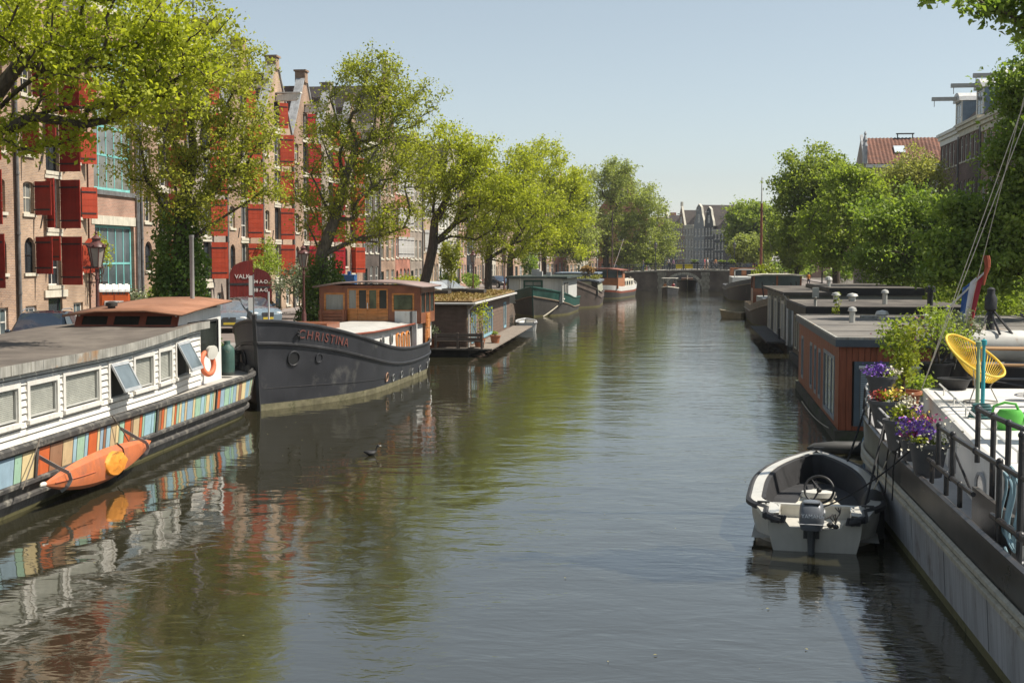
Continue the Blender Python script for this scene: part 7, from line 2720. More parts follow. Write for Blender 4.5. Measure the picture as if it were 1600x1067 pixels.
def band(d0, z0f, d1, z1f, t0, t1, name, m):
    A_ = ring_offset(d0, t0, t1)
    B_ = ring_offset(d1, t0, t1)
    v = MB()
    v.loft([[Vector((p.x, p.y, z0f(t))) for p, t in A_], [Vector((p.x, p.y, z1f(t))) for p, t in B_]])
    return v.build(name, m, sl, smooth=40)
CUSH = mat('cushion_anthracite', (.030, .030, .032), .75, .2, 3, bump=.5, bscale=5)
band(.0, lambda t: sh9(t) + .012, .17, lambda t: sh9(t) + .03, .0, .985, 'gunwale', SLW)
band(.17, lambda t: sh9(t) + .03, .19, lambda t: sh9(t) - .06, .0, .95, 'coaming', SLW)
band(.172, lambda t: sh9(t) + .02, .24, lambda t: sh9(t) + .005, .22, .93, 'cushion_edge', CUSH)
band(.24, lambda t: sh9(t) + .005, .32, lambda t: .36, .22, .93, 'backrest', CUSH)
band(.32, lambda t: .37, .74, lambda t: .37, .22, .86, 'seat', CUSH)
band(.74, lambda t: .37, .74, lambda t: .10, .22, .86, 'seat_front', SLW)
v = MB()
v.loft([[Vector((-1.0, y, .11)), Vector((1.0, y, .11))] for y in (.5, 2.5)])
v.loft([[Vector((-.8, y, .11)), Vector((.8, y, .11))] for y in (2.5, 4.2)])
v.build('floor', mat('sloop_floor', (.34, .33, .30), .6, .1), sl)
v = MB()
v.box(-.92, .92, .98, 1.14, .36, .56)
v.build('aft_bulkhead', SLW, sl)
# stern deck with well for the engine
v = MB()
v.hexa([(-.95, .92, .56), (.95, .92, .56), (.9, 1.02, .56), (-.9, 1.02, .56)], [(-.95, .92, .60), (.95, .92, .60), (.9, 1.02, .60), (-.9, 1.02, .60)])
for s_ in (-1, 1):
    v.hexa([(s_ * .55, .12, .52), (s_ * .83, .2, .52), (s_ * .98, .95, .52), (s_ * .55, .95, .52)], [(s_ * .55, .12, .60), (s_ * .83, .2, .60), (s_ * .98, .95, .60), (s_ * .55, .95, .60)])
v.add([(-.55, .1, .38), (.55, .1, .38), (.55, .95, .38), (-.55, .95, .38)], [(0, 1, 2, 3)])
v.add([(-.55, .95, .38), (.55, .95, .38), (.55, .95, .60), (-.55, .95, .60)], [(0, 1, 2, 3)])
v.build('stern_deck', SLW, sl)
v = MB()
v.hexa([(-.42, 1.16, .10), (.52, 1.16, .10), (.48, 1.75, .10), (-.36, 1.75, .10)], [(-.40, 1.16, .52), (.50, 1.16, .52), (.28, 1.75, .58), (-.2, 1.75, .58)])
v.build('console', mat('console_cream', (.60, .55, .44), .35, .06), sl, bevel=.02)
v = MB()
v.lathe([(.30, 0), (.28, .08), (.05, .12)], 16, (.05, 1.62, .62), sy=.6)
v.build('console_top', SLW, sl, smooth=True)
swc = Vector((.06, 1.25, .80))
sw_ = thing  # (steering wheel is a part of the sloop)
v = MB()
rot = Matrix.Rotation(R(62), 3, 'X')
v.tube([swc + rot @ Vector((.235 * math.cos(a), .235 * math.sin(a), 0)) for a in np.linspace(0, 2 * PI, 29)[:-1]], .02, 8, closed=True)
wo = v.build('steering_wheel', mat('wheel_black', (.02, .02, .021), .45, .2), sl, smooth=True)
v = MB()
for a in (PI / 2 + .6, PI / 2 + .6 + 2.09, PI / 2 + .6 + 4.19):
    v.bar(swc + Vector((0, .02, -.01)), swc + rot @ Vector((.23 * math.cos(a), .23 * math.sin(a), 0)), .03, .012)
v.ball(swc + Vector((0, .01, -.01)), .045, 8, 5)
v.build('spoke', mat('wheel_black', (.02, .02, .021), .45, .2), wo)
# cleats
for (x, y, z) in ((-.82, .7, .62), (.82, .7, .62), (.05, 4.95, .92)):
    v = MB()
    v.bar((x - .1, y, z + .04), (x + .1, y, z + .04), .03)
    v.bar((x - .04, y, z), (x - .04, y, z + .04), .025).bar((x + .04, y, z), (x + .04, y, z + .04), .025)
    v.build('cleat', mat('cleat_dark', (.06, .06, .06), .4, .2), sl)
v = MB()
v.box(-.7, -.56, .1, .113, .44, .54)
v.build('registration_plate', mat('plate_grey', (.4, .4, .38), .5, .1), sl)
# outboard engine
CW = mat('cowl_grey', (.115, .125, .14), .32, .12, 3, coat=.25)
om = MB()
sec = []
for z, w_, y0_, y1_ in ((.40, .19, -.30, .24), (.50, .22, -.33, .27), (.66, .22, -.32, .28), (.80, .20, -.25, .26), (.86, .15, -.16, .2), (.88, .06, -.05, .08)):
    ring = []
    for k in range(16):
        a = 2 * PI * k / 16
        ca, sa = math.cos(a), math.sin(a)
        sx_ = math.copysign(abs(ca) ** .55, ca) * w_
        yy = (y0_ + y1_) / 2 + math.copysign(abs(sa) ** .55, sa) * (y1_ - y0_) / 2
        ring.append((sx_, yy, z))
    sec.append(ring)
om.loft(sec, closed=True, cap=True)
motor = om.build('outboard_motor', CW, sl, smooth=45)
motor.location = (-.05, .02, .05)
motor.scale = (.88, .88, .9)
v = MB()
v.box(-.145, .145, -.22, -.05, .845, .862)
v.build('air_vent', mat('vent_black', (.015, .015, .016), .6, .1), motor)
v = MB()
v.tube([(-.232, -.1, .52), (-.20, -.335, .52), (.20, -.335, .52), (.232, -.1, .52)], .008, 4)
v.build('cowl_line', mat('decal_silver', (.45, .46, .47), .4, .05), motor)
tm = text_mesh('YAMAHA', .095, .006, mat('decal_white', (.8, .8, .8), .5, .03))
inst('lettering', tm, motor, (.02, -.340, .66), (R(82), 0, 0))
tm2 = text_mesh('YAMAHA', .095, .006, mat('decal_white', (.8, .8, .8), .5, .03))
inst('lettering', tm2, motor, (.226, -.05, .68), (R(90), 0, R(90)))
v = MB()
v.lathe([(.12, .40), (.10, .3), (.08, .1), (.075, -.25)], 10, (0, -.05, 0), sx=.8)
v.box(-.03, .03, -.2, .1, -.4, -.1)
v.build('drive_leg', mat('motor_leg', (.06, .065, .07), .4, .2), motor, smooth=30)
v = MB()
v.box(-.14, .14, .02, .16, .2, .44)
v.build('clamp', mat('clamp_dark', (.04, .042, .045), .5, .2), motor)
for k in range(3):
    v = MB()
    v.tube([(.2, .25, .5), (.32 + .05 * k, .4, .52 + .06 * math.sin(k)), (.42, .3 + .15 * k, .42), (.5, .62, .56), (.42 + .05 * k, .9, .6)], .012, 5)
    v.build('cable', BLK, motor, smooth=True)
v = MB()
v.ball((.33, .2, .42), (.07, .05, .05), 8, 5).ball((.42, .12, .41), (.06, .05, .04), 8, 5)
v.build('throttle', IRON, motor)

# ---- red plank houseboat
rh_ = thing('red_plank_houseboat', 'houseboat clad in upright red-brown planks with flat felt roof and slate-blue frames', 'houseboat', (3.98, 32.9, 0), R(-0.9))
FELT_LT = mat('roof_felt_pale', (.18, .165, .145), .9, .25, 1.0, alt=(.10, .095, .09), altscale=.5, altamt=.4, bump=.4, bscale=25)
RED = mat('planks_cedar_red', (.30, .09, .045), .5, .25, 3, stretch=(4, 4, .5), streak=.3)
RW, RL = 7.1, 13.4
v = MB()
v.box(-.12, RW, -.14, RL + .3, -.6, .30)
v.build('float', mat('float_mossy', (.085, .080, .062), .9, .3, 2.5, alt=(.05, .065, .03), altscale=2, altamt=.5), rh_)
v = MB()
v.box(.03, RW - .03, .03, RL - .03, .3, 2.3)
v.build('wall', mat('wall_dark_inside', (.05, .04, .035), .8, .1), rh_)
near_open = (.34, 2.7, .42, 2.05)
n = 48
for i in range(n):
    x0, x1 = RW * i / n, RW * (i + 1) / n - .008
    xm = (x0 + x1) / 2
    spans = [(.31, 2.42)]
    if near_open[0] < xm < near_open[1]:
        spans = [(.31, near_open[2]), (near_open[3], 2.42)]
    for a, c in spans:
        v = MB()
        v.box(x0, x1, -.035 - random.uniform(0, .004), .03, a, c)
        v.build('plank', RED, rh_)
left_open = [(1.0, 4.0, .42, 2.1), (4.9, 5.6, .55, 2.0), (6.3, 7.0, .55, 2.0), (7.8, 8.6, .55, 2.0), (11.3, 12.1, .55, 2.0)]
n = 84
for i in range(n):
    y0_, y1_ = RL * i / n, RL * (i + 1) / n - .008
    ym = (y0_ + y1_) / 2
    spans = [(.31, 2.42)]
    for q in left_open:
        if q[0] < ym < q[1]:
            spans = [(.31, q[2]), (q[3], 2.42)]
    for a, c in spans:
        v = MB()
        v.box(-.035 - random.uniform(0, .004), .03, y0_, y1_, a, c)
        v.build('plank', RED, rh_)
SLB = mat('frame_slate_blue', (.10, .13, .155), .45, .12, 3)
for q in left_open:
    f = window(rh_, 0, 0, q[1] - q[0], q[3] - q[2], 3 if q[1] - q[0] > 2 else 1, 1, mat('frame_pale_slate', (.27, .30, .32), .5, .1), PANE, y=0, fw=.1)
    f.location = (-.05, q[1], q[2])
    f.rotation_euler = (0, 0, R(-90))
f = window(rh_, 0, 0, near_open[1] - near_open[0], near_open[3] - near_open[2], 1, 1, SLB, PANE_L, y=0, fw=.13)
f.location = (near_open[0], -.06, near_open[2])
v = MB()
for k in range(30):
    z = .6 + k * .045
    v.hexa([(.5, -.045, z), (2.55, -.045, z), (2.55, -.03, z + .03), (.5, -.03, z + .03)], [(.5, -.042, z), (2.55, -.042, z), (2.55, -.027, z + .03), (.5, -.027, z + .03)])
bo = v.build('blind', mat('blind_pale_blue', (.33, .38, .40), .5, .06), rh_)
v = MB()
v.tube([(.45, -.07, 1.90), (2.6, -.07, 1.90)], .045, 8)
v.build('blind_box', WHITE_STEEL, rh_)
v = MB()
v.box(-.14, RW + .1, -.16, RL + .16, 2.42, 2.60)
v.build('fascia', mat('fascia_slate', (.085, .10, .115), .5, .15), rh_)
v = MB()
v.box(-.08, RW + .04, -.10, RL + .1, 2.60, 2.625)
v.build('roof', FELT_LT, rh_)
for q in ((-.14, -.07, -.16, RL + .16), (RW + .03, RW + .1, -.16, RL + .16), (-.07, RW + .03, -.16, -.09), (-.07, RW + .03, RL + .09, RL + .16)):
    v = MB()
    v.box(*q, 2.60, 2.66)
    v.build('roof_edge', FASCIA, rh_)
for (x, y, r_, h_) in ((1.2, 8.2, .09, .35), (3.1, 6.2, .12, .22), (5.6, 9.5, .08, .5), (2.4, 10.4, .14, .16)):
    v = MB()
    v.lathe([(r_, 0), (r_, h_), (r_ * 1.6, h_ + .02), (r_ * 1.3, h_ + .12), (.02, h_ + .16)], 10, (x, y, 2.62))
    v.build('roof_vent', mat('galvanised', (0.5, 0.49, 0.45), .45, .15), rh_, smooth=True)
for k in range(3):
    v = MB()
    v.box(4.2 + .26 * k, 4.42 + .26 * k, 3.0 + .1 * k, 6.2 + .15 * k, 2.626, 2.66)
    v.build('loose_plank', mat('deck_planks', (.22, .185, .15), .85, .2, 3, bump=.2), rh_)
for y in (3.4, 6.7, 10.1):
    v = MB()
    v.box(-.05, RW + .02, y, y + .05, 2.622, 2.632)
    v.build('felt_seam', FELT_DK, rh_)
for (x, y) in ((2.2, 11.5), (4.2, 12.1)):
    v = MB()
    v.box(x - .35, x + .35, y - .2, y + .2, 2.62, 2.70)
    v.build('roof_tray', FASCIA, rh_)
rope('mooring_rope', 'thin pale line trailing along the waterline of the red plank houseboat', [(3.75, 33.2, .32), (3.70, 40, .25)], .015, None, .1)
v = MB()
v.lathe([(.02, -.75), (.12, -.6), (.17, -.1), (.17, .55), (.1, .7), (.03, .75)], 12)
o = v.build('fender', mat('fender_dark', (.05, .05, .048), .6, .2), smooth=True)
o.location = (3.75, 31.0, .12)
o.rotation_euler = (0, R(90), R(4))
tag(o, 'long dark fender floating flat in front of the red plank houseboat', 'fender')
v = MB()
v.lathe([(.24, -.45), (.3, -.42), (.3, -.15), (.31, -.13), (.3, -.1), (.3, .1), (.31, .13), (.3, .15), (.3, .42), (.24, .45)], 16)
o = v.build('barrel', mat('barrel_blue', (.055, .15, .27), .45, .12, 3), smooth=True)
o.location = (4.75, 30.9, .15)
o.rotation_euler = (0, R(90), R(8))
tag(o, 'blue plastic barrel floating beside the long dark fender', 'barrel')
v = MB()
v.ball((0, 0, 0), (.27, .27, .3), 14, 9)
v.lathe([(.06, .28), (.06, .38)], 8)
o = v.build('buoy', mat('buoy_white', (.6, .58, .54), .4, .08), smooth=True)
o.location = (4.72, 29.2, .14)
tag(o, 'round white buoy floating next to the blue barrel', 'buoy')

# ---- black-roofed houseboat, 
k1 = thing('black_roof_houseboat', 'low houseboat with a wide flat black roof behind the red plank one', 'houseboat', (5.0, 51.6, 0), 0)
v = MB()
v.box(0, 6.2, 0, 9.0, -.5, .35)
v.build('float', mat('concrete_float', (.07, .068, .06), .9, .25, 2), k1)
v = MB()
v.box(.15, 6.0, .15, 8.8, .35, 2.35)
v.build('wall', mat('wall_brown_grey', (.12, .095, .07), .8, .2), k1)
for i in range(4):
    f = window(k1, 0, 0, 1.0, 1.5, 1, 1, W_CREAM, PANE, y=0, fw=.08)
    f.location = (.10, 1.6 + 2 * i, .6)
    f.rotation_euler = (0, 0, R(-90))
for i in range(3):
    f = window(k1, 0, 0, 1.3, 1.4, 2, 1, mat('frame_tan', (.36, .28, .14), .6, .1), PANE_L, y=0, fw=.08)
    f.location = (.8 + 1.7 * i, .10, .7)
v = MB()
v.box(-.15, 6.3, -.25, 9.1, 2.35, 2.72)
v.build('fascia', mat('fascia_black', (.018, .017, .017), .55, .2), k1)
v = MB()
v.box(-.10, 6.25, -.2, 9.05, 2.72, 2.76)
v.build('roof', FELT_DK, k1)
for (x, y, r_, h_) in ((1.5, 4.0, .12, .3), (3.3, 2.6, .1, .45), (2.5, 6.5, .16, .2)):
    v = MB()
    v.lathe([(r_, 0), (r_, h_), (r_ * 1.6, h_ + .02), (r_ * 1.3, h_ + .12), (.02, h_ + .16)], 10, (x, y, 2.76))
    v.build('roof_vent', mat('galvanised', (0.5, 0.49, 0.45), .45, .15), k1, smooth=True)
v = MB()
v.lathe([(.12, 0), (.12, .5), (.2, .52), (.2, .75), (.05, .8)], 10, (4.9, 1.5, 2.76))
v.build('chimney', IRON, k1)
v = MB()
v.tube([(.25, .1, 2.2), (.25, .1, 3.05), (.25, -.1, 3.15)], .06, 6)
v.box(.13, .37, -.1, .12, 3.1, 3.5)
v.build('flue', mat('flue_pale', (.42, .41, .37), .6, .15), k1)
shrub('wall_plant', 'yellow-green shoot growing between the red and black roofs', (5.75, 48.6, 1.9), (.3, .3, 1.4), L_LIME, 120, .14, 77, stems=3, cat='plant')
# ---- grey houseboat with timber landing stage
k2 = thing('grey_houseboat', 'grey houseboat with white door frames, black raised roof and a dark landing stage', 'houseboat', (5.25, 64.0, 0), R(0))
v = MB()
v.box(-.05, 6.4, -.1, 16.4, -.5, .32)
v.build('float', mat('concrete_float', (.07, .068, .06), .9, .25, 2), k2)
GRW = mat('wall_grey_green', (.21, .215, .20), .7, .12, 2, streak=.2)
v = MB()
v.box(0, 6.3, 0, 16, .32, 2.85)
v.build('wall', GRW, k2)
f = window(k2, 0, 0, 1.75, 2.1, 1, 1, mat('frame_offwhite', (.45, .45, .43), .5, .1), PANE, y=0, fw=.14)
f.location = (.12, -.06, .42)
for i in range(6):
    f = window(k2, 0, 0, 1.5, 2.0, 2, 1, W_WHITE if i % 2 else GRW, PANE_L if i % 2 else PANE, y=0, fw=.13)
    f.location = (-.06, 1.9 + 2.45 * i, .45)
    f.rotation_euler = (0, 0, R(-90))
    v = MB()
    v.box(-.08, -.005, 2.05 + 2.45 * i, 2.3 + 2.45 * i, .4, 2.6)
    v.build('wall_batten', W_CREAM, k2)
v = MB()
v.box(-.3, 2.3, -.3, 16.2, 2.85, 3.0)
v.build('roof', FELT_DK, k2)
v = MB()
v.tube([(-.3, -.25, 2.9), (-.1, -.1, 2.6), (-.1, -.08, .4)], .05, 6)
v.build('downpipe', mat('gutter_white', (.5, .48, .45), .5, .1), k2)
v = MB()
v.box(1.9, 6.4, -.15, 12, 2.86, 3.18)
v.build('raised_fascia', mat('fascia_black', (.018, .017, .017), .55, .2), k2)
v = MB()
v.box(1.95, 6.35, -.1, 11.95, 3.18, 3.22)
v.build('raised_roof', FELT_DK, k2)
for i in range(18):
    v = MB()
    v.box(-1.05, -.12, .1 + .85 * i, .1 + .85 * i + .82, .48, .56)
    v.build('stage_plank', mat('stage_dark', (.06, .056, .052), .8, .2, 3), k2)
for i in range(6):
    v = MB()
    v.bar((-.95, .6 + 2.8 * i, .46), (-.1, .6 + 2.8 * i, -.1), .09)
    v.build('bracket', IRON, k2)
# bicycle-sized stand on the stage
v = MB()
v.tube([(-.3, 1.8, .57), (-.3, 1.8, 1.1), (-.3, 2.5, 1.1), (-.3, 2.5, .57)], .03, 5)
v.build('stage_rail', IRON, k2)
for (x, y, lab, h) in ((7.4, 66.5, 'slim grey vent cap on the raised black roof', .35),):
    v = MB()
    v.lathe([(.1, 0), (.1, h), (.2, h + .02), (.15, h + .15), (.02, h + .2)], 10, (x - 5.25, y - 64, 3.2))
    v.build('roof_vent', mat('galvanised', (0.5, 0.49, 0.45), .45, .15), k2)

# ---- brown barge with cream-roofed wheelhouse, black barge with mast, rowing boat
k3 = thing('brown_barge', 'brown hulled barge with cluttered deck and cream-roofed wheelhouse behind the grey houseboat', 'barge', (7.2, 104.0, 0), R(180))
sh10 = lambda t: 1.35 + 1.2 * max(0, (t - .5) / .5) ** 1.6
HA = Hull(20, 4.6, sh10, bow=(.6, 2.2), stern=(.12, 2.6), rake=(.5, .3), flare=.1, zb=-.5)
HA.shell([sh10, lambda t: sh10(t) - .45, lambda t: .12, lambda t: -.5], [0, 1, 2, 2]).build('hull', [mat('hull_tan', (.24, .20, .15), .6, .2), BROWNH, ALGAE], k3, smooth=30)
HA.strake(lambda t: sh10(t) - .45, .06).build('rubbing_strake', mat('hull_tan', (.24, .20, .15), .6, .2), k3, smooth=True)
HA.deck(lambda t: sh10(t) - .3, .02, .98).build('deck', mat('deck_pale', (.42, .43, .44), .7, .1, 2), k3)
v = MB()
v.box(-1.6, 1.6, 6.0, 14, 1.2, 1.9)
v.build('hatch', mat('hatch_grey', (.3, .31, .3), .6, .15), k3)
v = MB()
v.box(-1.8, 1.8, 2.2, 5.2, 1.2, 2.4)
for x in (-1.8, -.05, 1.68):
    v.box(x, x + .12, 5.08, 5.2, 2.4, 3.4).box(x, x + .12, 2.2, 2.32, 2.4, 3.4)
v.build('wheelhouse', VARN_DK, k3)
v = MB()
v.box(-1.7, 1.7, 2.3, 5.1, 2.42, 3.38)
v.build('glazing', PANE_B, k3)
v = MB()
v.loft([[(-2.1, y, 3.4), (-1, y, 3.5), (1, y, 3.5), (2.1, y, 3.4)] for y in (1.8, 5.7)])
q = v.build('wheelhouse_roof', W_CREAM, k3)
m_ = q.modifiers.new('thick', 'SOLIDIFY')
m_.thickness = .1
v = MB()
for x, y in ((-1.4, 7), (1.2, 9), (-.6, 12.2), (.8, 15)):
    v.tube([(x, y, 1.6), (x + .2, y + .3, 3.0)], .05, 5)
v.build('davit', IRON, k3)
shrub('deck_shrub', 'bright lime shrub on the deck of the brown barge beside the wheelhouse', (6.0, 103.0, 1.9), (1.5, 1.2, 2.5), L_LIME, 700, .28, 81)
k4 = thing('black_barge', 'black barge with white cabin front and a tall varnished mast near the bridge', 'barge', (7.7, 165.5, 0), R(180))
sh11 = lambda t: 1.6 + 1.0 * max(0, (t - .5) / .5) ** 1.6
HC = Hull(27, 5.2, sh11, bow=(.66, 2.2), stern=(.12, 2.6), rake=(1.0, .4), flare=.1, zb=-.5)
HC.shell([sh11, lambda t: sh11(t) - .5, lambda t: .12, lambda t: -.5], [0, 1, 2, 2]).build('hull', [mat('hull_bluegrey', (.10, .105, .11), .5, .2), H_BLACK, ALGAE], k4, smooth=30)
HC.strake(lambda t: sh11(t) - .5, .07).build('rubbing_strake', mat('hull_tan', (.24, .20, .15), .6, .2), k4, smooth=True)
HC.deck(lambda t: sh11(t) - .3, .02, .98).build('deck', mat('deck_pale', (.42, .43, .44), .7, .1, 2), k4)
v = MB()
v.box(-2.0, 2.0, 8, 19, 1.3, 2.6)
v.build('deckhouse', mat('deckhouse_pale', (.45, .45, .42), .6, .1), k4)
v = MB()
v.box(-1.7, 1.8, 4.5, 8, 1.3, 3.6)
v.build('wheelhouse', mat('wheelhouse_orange', (.36, .15, .07), .5, .2, 3), k4)
for x in (-1.0, .5):
    v = MB()
    v.box(x, x + .9, 8.0, 8.06, 2.65, 3.4)
    v.build('window', PANE, k4)
v = MB()
v.tube([(-2.0, 25, 2.7), (-2.0, 25, 3.4), (-1.6, 26, 3.5), (0, 26.4, 3.5), (1.6, 26, 3.5), (2.0, 25, 3.4), (2.0, 25, 2.7)], .06, 6)
v.build('bow_rail', WHITE_STEEL, k4)
v = MB()
v.tube([(-1.35, 15.5, 1.5), (-1.35, 15.5, 11.0)], [.17, .13], 10)
v.k = 1
v.tube([(-1.35, 15.5, 11.0), (-1.35, 15.5, 14.0)], [.10, .05], 8)
v.build('mast', [mat('mast_red', (.20, .07, .045), .45, .2), mat('mast_white', (.55, .54, .5), .5, .1)], k4, smooth=True)
v = MB()
v.tube([(-1.35, 15.5, 10.7), (-3.2, 17, 2.4)], .025, 4).tube([(-1.35, 15.5, 10.7), (1.5, 17, 2.4)], .025, 4)
v.build('stay', IRON, k4)
k5 = thing('rowing_boat', 'small tan rowing boat with an outboard, floating beside the brown barge', 'rowing boat', (5.0, 101.6, 0), R(62))
k5.scale = (.7, .62, .8)
HR = Hull(3.6, 1.5, lambda t: .55 + .25 * t * t, bow=(.4, 1.9), stern=(.08, 3), rake=(.3, .1), zb=-.15, tipw=(.03, .7))
TAN = mat('boat_tan', (.33, .26, .15), .6, .15)
HR.shell([HR.sheer, lambda t: .3, lambda t: -.15]).build('hull', TAN, k5, smooth=30)
HR.strake(HR.sheer, .05).build('gunwale', mat('gunwale_pale', (.42, .36, .25), .6, .15), k5, smooth=True)
HR.deck(lambda t: .25, .05, .92).build('floor', TAN, k5)
for y in (1.0, 2.2):
    v = MB()
    v.box(-.65, .65, y - .13, y + .13, .42, .46)
    v.build('bench', TAN, k5)
v = MB()
v.lathe([(.10, .45), (.16, .6), (.16, .9), (.05, .98)], 10, (0, -.1, 0))
v.tube([(0, -.12, .5), (0, -.12, -.3)], .06, 6)
v.build('outboard_motor', H_BLACK, k5, smooth=True)
# ------------------------------------------------------------------ street furniture, vehicles, people, plants, craft near the bridge
LAMPC = mat('lamp_oxblood', (.095, .035, .03), .45, .2, 6)
LGL = mat('lantern_glass', (.30, .26, .22), .12, .2, 3, spec=.6)
def lamp(x, y, z, label, h=3.1, group='lantern street lamps', m=None):
    m = m or LAMPC
    o = thing('street_lamp', label, 'street lamp', (x, y, z), random.uniform(0, .5), group)
    v = MB()
    v.lathe([(.17, 0), (.17, .25), (.12, .32), (.12, .75), (.085, .82), (.07, 1.0), (.05, h - .35), (.07, h - .33), (.07, h - .25), (.045, h - .2), (.06, h)], 10)
    v.bar((-.33, 0, h - .42), (.33, 0, h - .42), .035)
    for s in (-1, 1):
        v.tube([(s * .06, 0, h - .22), (s * .2, 0, h - .12), (s * .19, 0, h + .08)], .018, 5)
    v.build('post', m, o, smooth=40)
    v = MB()
    for i in range(6):
        a = PI * i / 3
        v.tube([(.15 * math.cos(a), .15 * math.sin(a), h + .05), (.27 * math.cos(a), .27 * math.sin(a), h + .68)], .017, 4)
    v.tube([(.15 * math.cos(PI * i / 3), .15 * math.sin(PI * i / 3), h + .05) for i in range(6)], .022, 4, closed=True)
    v.tube([(.28 * math.cos(PI * i / 3), .28 * math.sin(PI * i / 3), h + .68) for i in range(6)], .026, 4, closed=True)
    v.build('lantern_frame', m, o)
    v = MB()
    v.lathe([(.14, h + .05), (.255, h + .67)], 6)
    v.build('lantern_glass', LGL, o)
    v = MB()
    v.lathe([(.31, h + .69), (.27, h + .76), (.13, h + .86), (.13, h + .93), (.16, h + .95), (.09, h + 1.02), (.03, h + 1.08), (.045, h + 1.13), (.01, h + 1.2)], 12)
    for i in range(6):
        v.ball((.3 * math.cos(PI * i / 3 + .5), .3 * math.sin(PI * i / 3 + .5), h + .74), .035, 6, 4)
    v.build('lantern_cap', m, o, smooth=40)
    return o
lamp(-18.2, 38.2, QZ, 'oxblood lantern post rising in front of the teal windows, nearest of all')
lamp(-18.2, 60.4, QZ, 'reddish lantern post between the grey-green shrubs and the dark barge wheelhouse', 3.0)
lamp(-18.2, 111.5, QZ, 'lantern post left of the forked elm trunk')
lamp(-18.2, 131.5, QZ, 'lantern post just right of the forked elm trunk')
lamp(-18.2, 165.0, QZ, 'lantern post above the roof of the green hulled houseboat')
lamp(-3.8, 189.5, 2.9, 'dark lantern post on the bridge left of the arch', 3.2, None, iron)
lamp(12.6, 118.5, QZ, 'dark lantern post among the trees on the right quay', 3.2, None, iron)
lamp(7.6, 189.3, 2.9, 'dark lantern post on the right half of the bridge beside the mast', 3.2, None, iron)

TYRE = mat('tyre', (.02, .02, .02), .85, .2, 8)
RIM = mat('rim_alloy', (.4, .4, .41), .35, .1, 6, metal=.5)
def car(label, loc, rz, paint, suv=False, L=4.5):
    o = thing('parked_car', label, 'car', loc, rz, 'cars parked along the left quay')
    H = 1.68 if suv else 1.45
    W = 1.84
    # stations from the nose (y=0) to the tail: y, half width, belt z, roof z, roof half width
    S = [(0, .62, .62, .62, .55), (.12, .80, .74, .74, .7), (.9, .9, .93, .95, .8), (1.35, .91, .97, 1.02, .78), (2.05, .92, 1.0, H - .06, .66), (2.7, .92, 1.01, H, .66), (3.6, .91, 1.02, H - .05, .64), (L - .25, .88, .98, 1.15 if not suv else H - .35, .68), (L, .78, .8, .85, .66)]
    v = MB()
    rings = []
    for y, w_, bz, rz_, rw in S:
        rings.append([(-w_ * .95, y, .32), (-w_, y, .55), (-w_ * .98, y, bz), (-rw, y, rz_), (0, y, rz_ + .03), (rw, y, rz_), (w_ * .98, y, bz), (w_, y, .55), (w_ * .95, y, .32)])
    v.loft(rings, closed=True, cap=True)
    v.build('body', paint, o, smooth=35)
    GL = mat('car_glass', (.03, .04, .045), .04, .3, 2, spec=.7)
    def q(name, pts, n, m=GL):
        b = MB()
        b.slab(pts, n, .015)
        return b.build(name, m, o)
    q('windscreen', [(-.72, 1.42, 1.03), (.72, 1.42, 1.03), (.6, 2.02, H - .09), (-.6, 2.02, H - .09)], (0, -.6, .8))
    for s in (-1, 1):
        q('side_window', [(s * .905, 1.75, 1.03), (s * .915, 2.62, 1.05), (s * .68, 2.62, H - .06), (s * .70, 2.08, H - .12)], (s, 0, .5))
        q('side_window', [(s * .915, 2.68, 1.05), (s * .90, 3.75, 1.06), (s * .68, 3.5, H - .1), (s * .68, 2.68, H - .06)], (s, 0, .5))
        b = MB()
        b.ball((s * .62, .13, .68), (.2, .08, .085), 10, 6)
        b.build('headlight', mat('headlight', (.55, .56, .55), .1, .1), o, smooth=True)
        b = MB()
        b.box(s * .78 - .1, s * .78 + .1, L - .1, L - .01, .78, .95)
        b.build('tail_light', mat('tail_red', (.3, .02, .02), .25, .1), o)
        b = MB()
        b.ball((s * 1.0, 1.72, 1.06), (.11, .07, .08), 8, 5)
        b.build('mirror', paint, o, smooth=True)
        for y in (.85, L - .95):
            b = MB()
            b.lathe([(.2, -.1), (.33, -.1), (.35, -.06), (.35, .06), (.33, .1), (.2, .1)], 18)
            t_ = b.build('wheel', TYRE, o, smooth=40)
            t_.location = (s * .84, y, .34)
            t_.rotation_euler = (0, R(90), 0)
            b = MB()
            b.lathe([(.22, -.11), (.22, .11)], 14)
            b.build('rim', RIM, t_)
    b = MB()
    b.box(-.30, -.03, -.02, .05, .55, .74).box(.03, .30, -.02, .05, .55, .74)
    b.build('grille', mat('chrome_dark', (.12, .12, .12), .3, .2, metal=.6), o)
    b = MB()
    b.box(-.27, .27, -.03, -.005, .40, .50)
    b.build('number_plate', mat('plate_yellow', (.6, .45, .05), .5, .05), o)
    if suv:
        for s in (-1, 1):
            b = MB()
            b.tube([(s * .62, 2.1, H + .02), (s * .62, 2.3, H + .08), (s * .6, 3.5, H + .06), (s * .6, 3.7, H)], .022, 5)
            b.build('roof_rail', RIM, o)
    return o
CB = mat('paint_dark_blue', (.018, .028, .045), .22, .15, 2, coat=.8)
CG = mat('paint_grey_blue', (.12, .145, .17), .25, .1, 2, coat=.8)
CS = mat('paint_silver', (.42, .44, .45), .28, .08, 2, coat=.8)
car('dark blue off-road car with roof rails, nose towards the viewer at the left edge', (-20.3, 37.6, QZ + .005), R(14), CB, True)
car('grey-blue hatchback parked below the lettered red gate', (-20.6, 56.6, QZ + .005), R(24), CG)
car('grey-blue car parked just right of the lettered gate, behind the dark barge bow', (-20.6, 62.2, QZ + .005), R(40), mat('paint_steel_blue', (.16, .21, .25), .25, .1, 2, coat=.8))
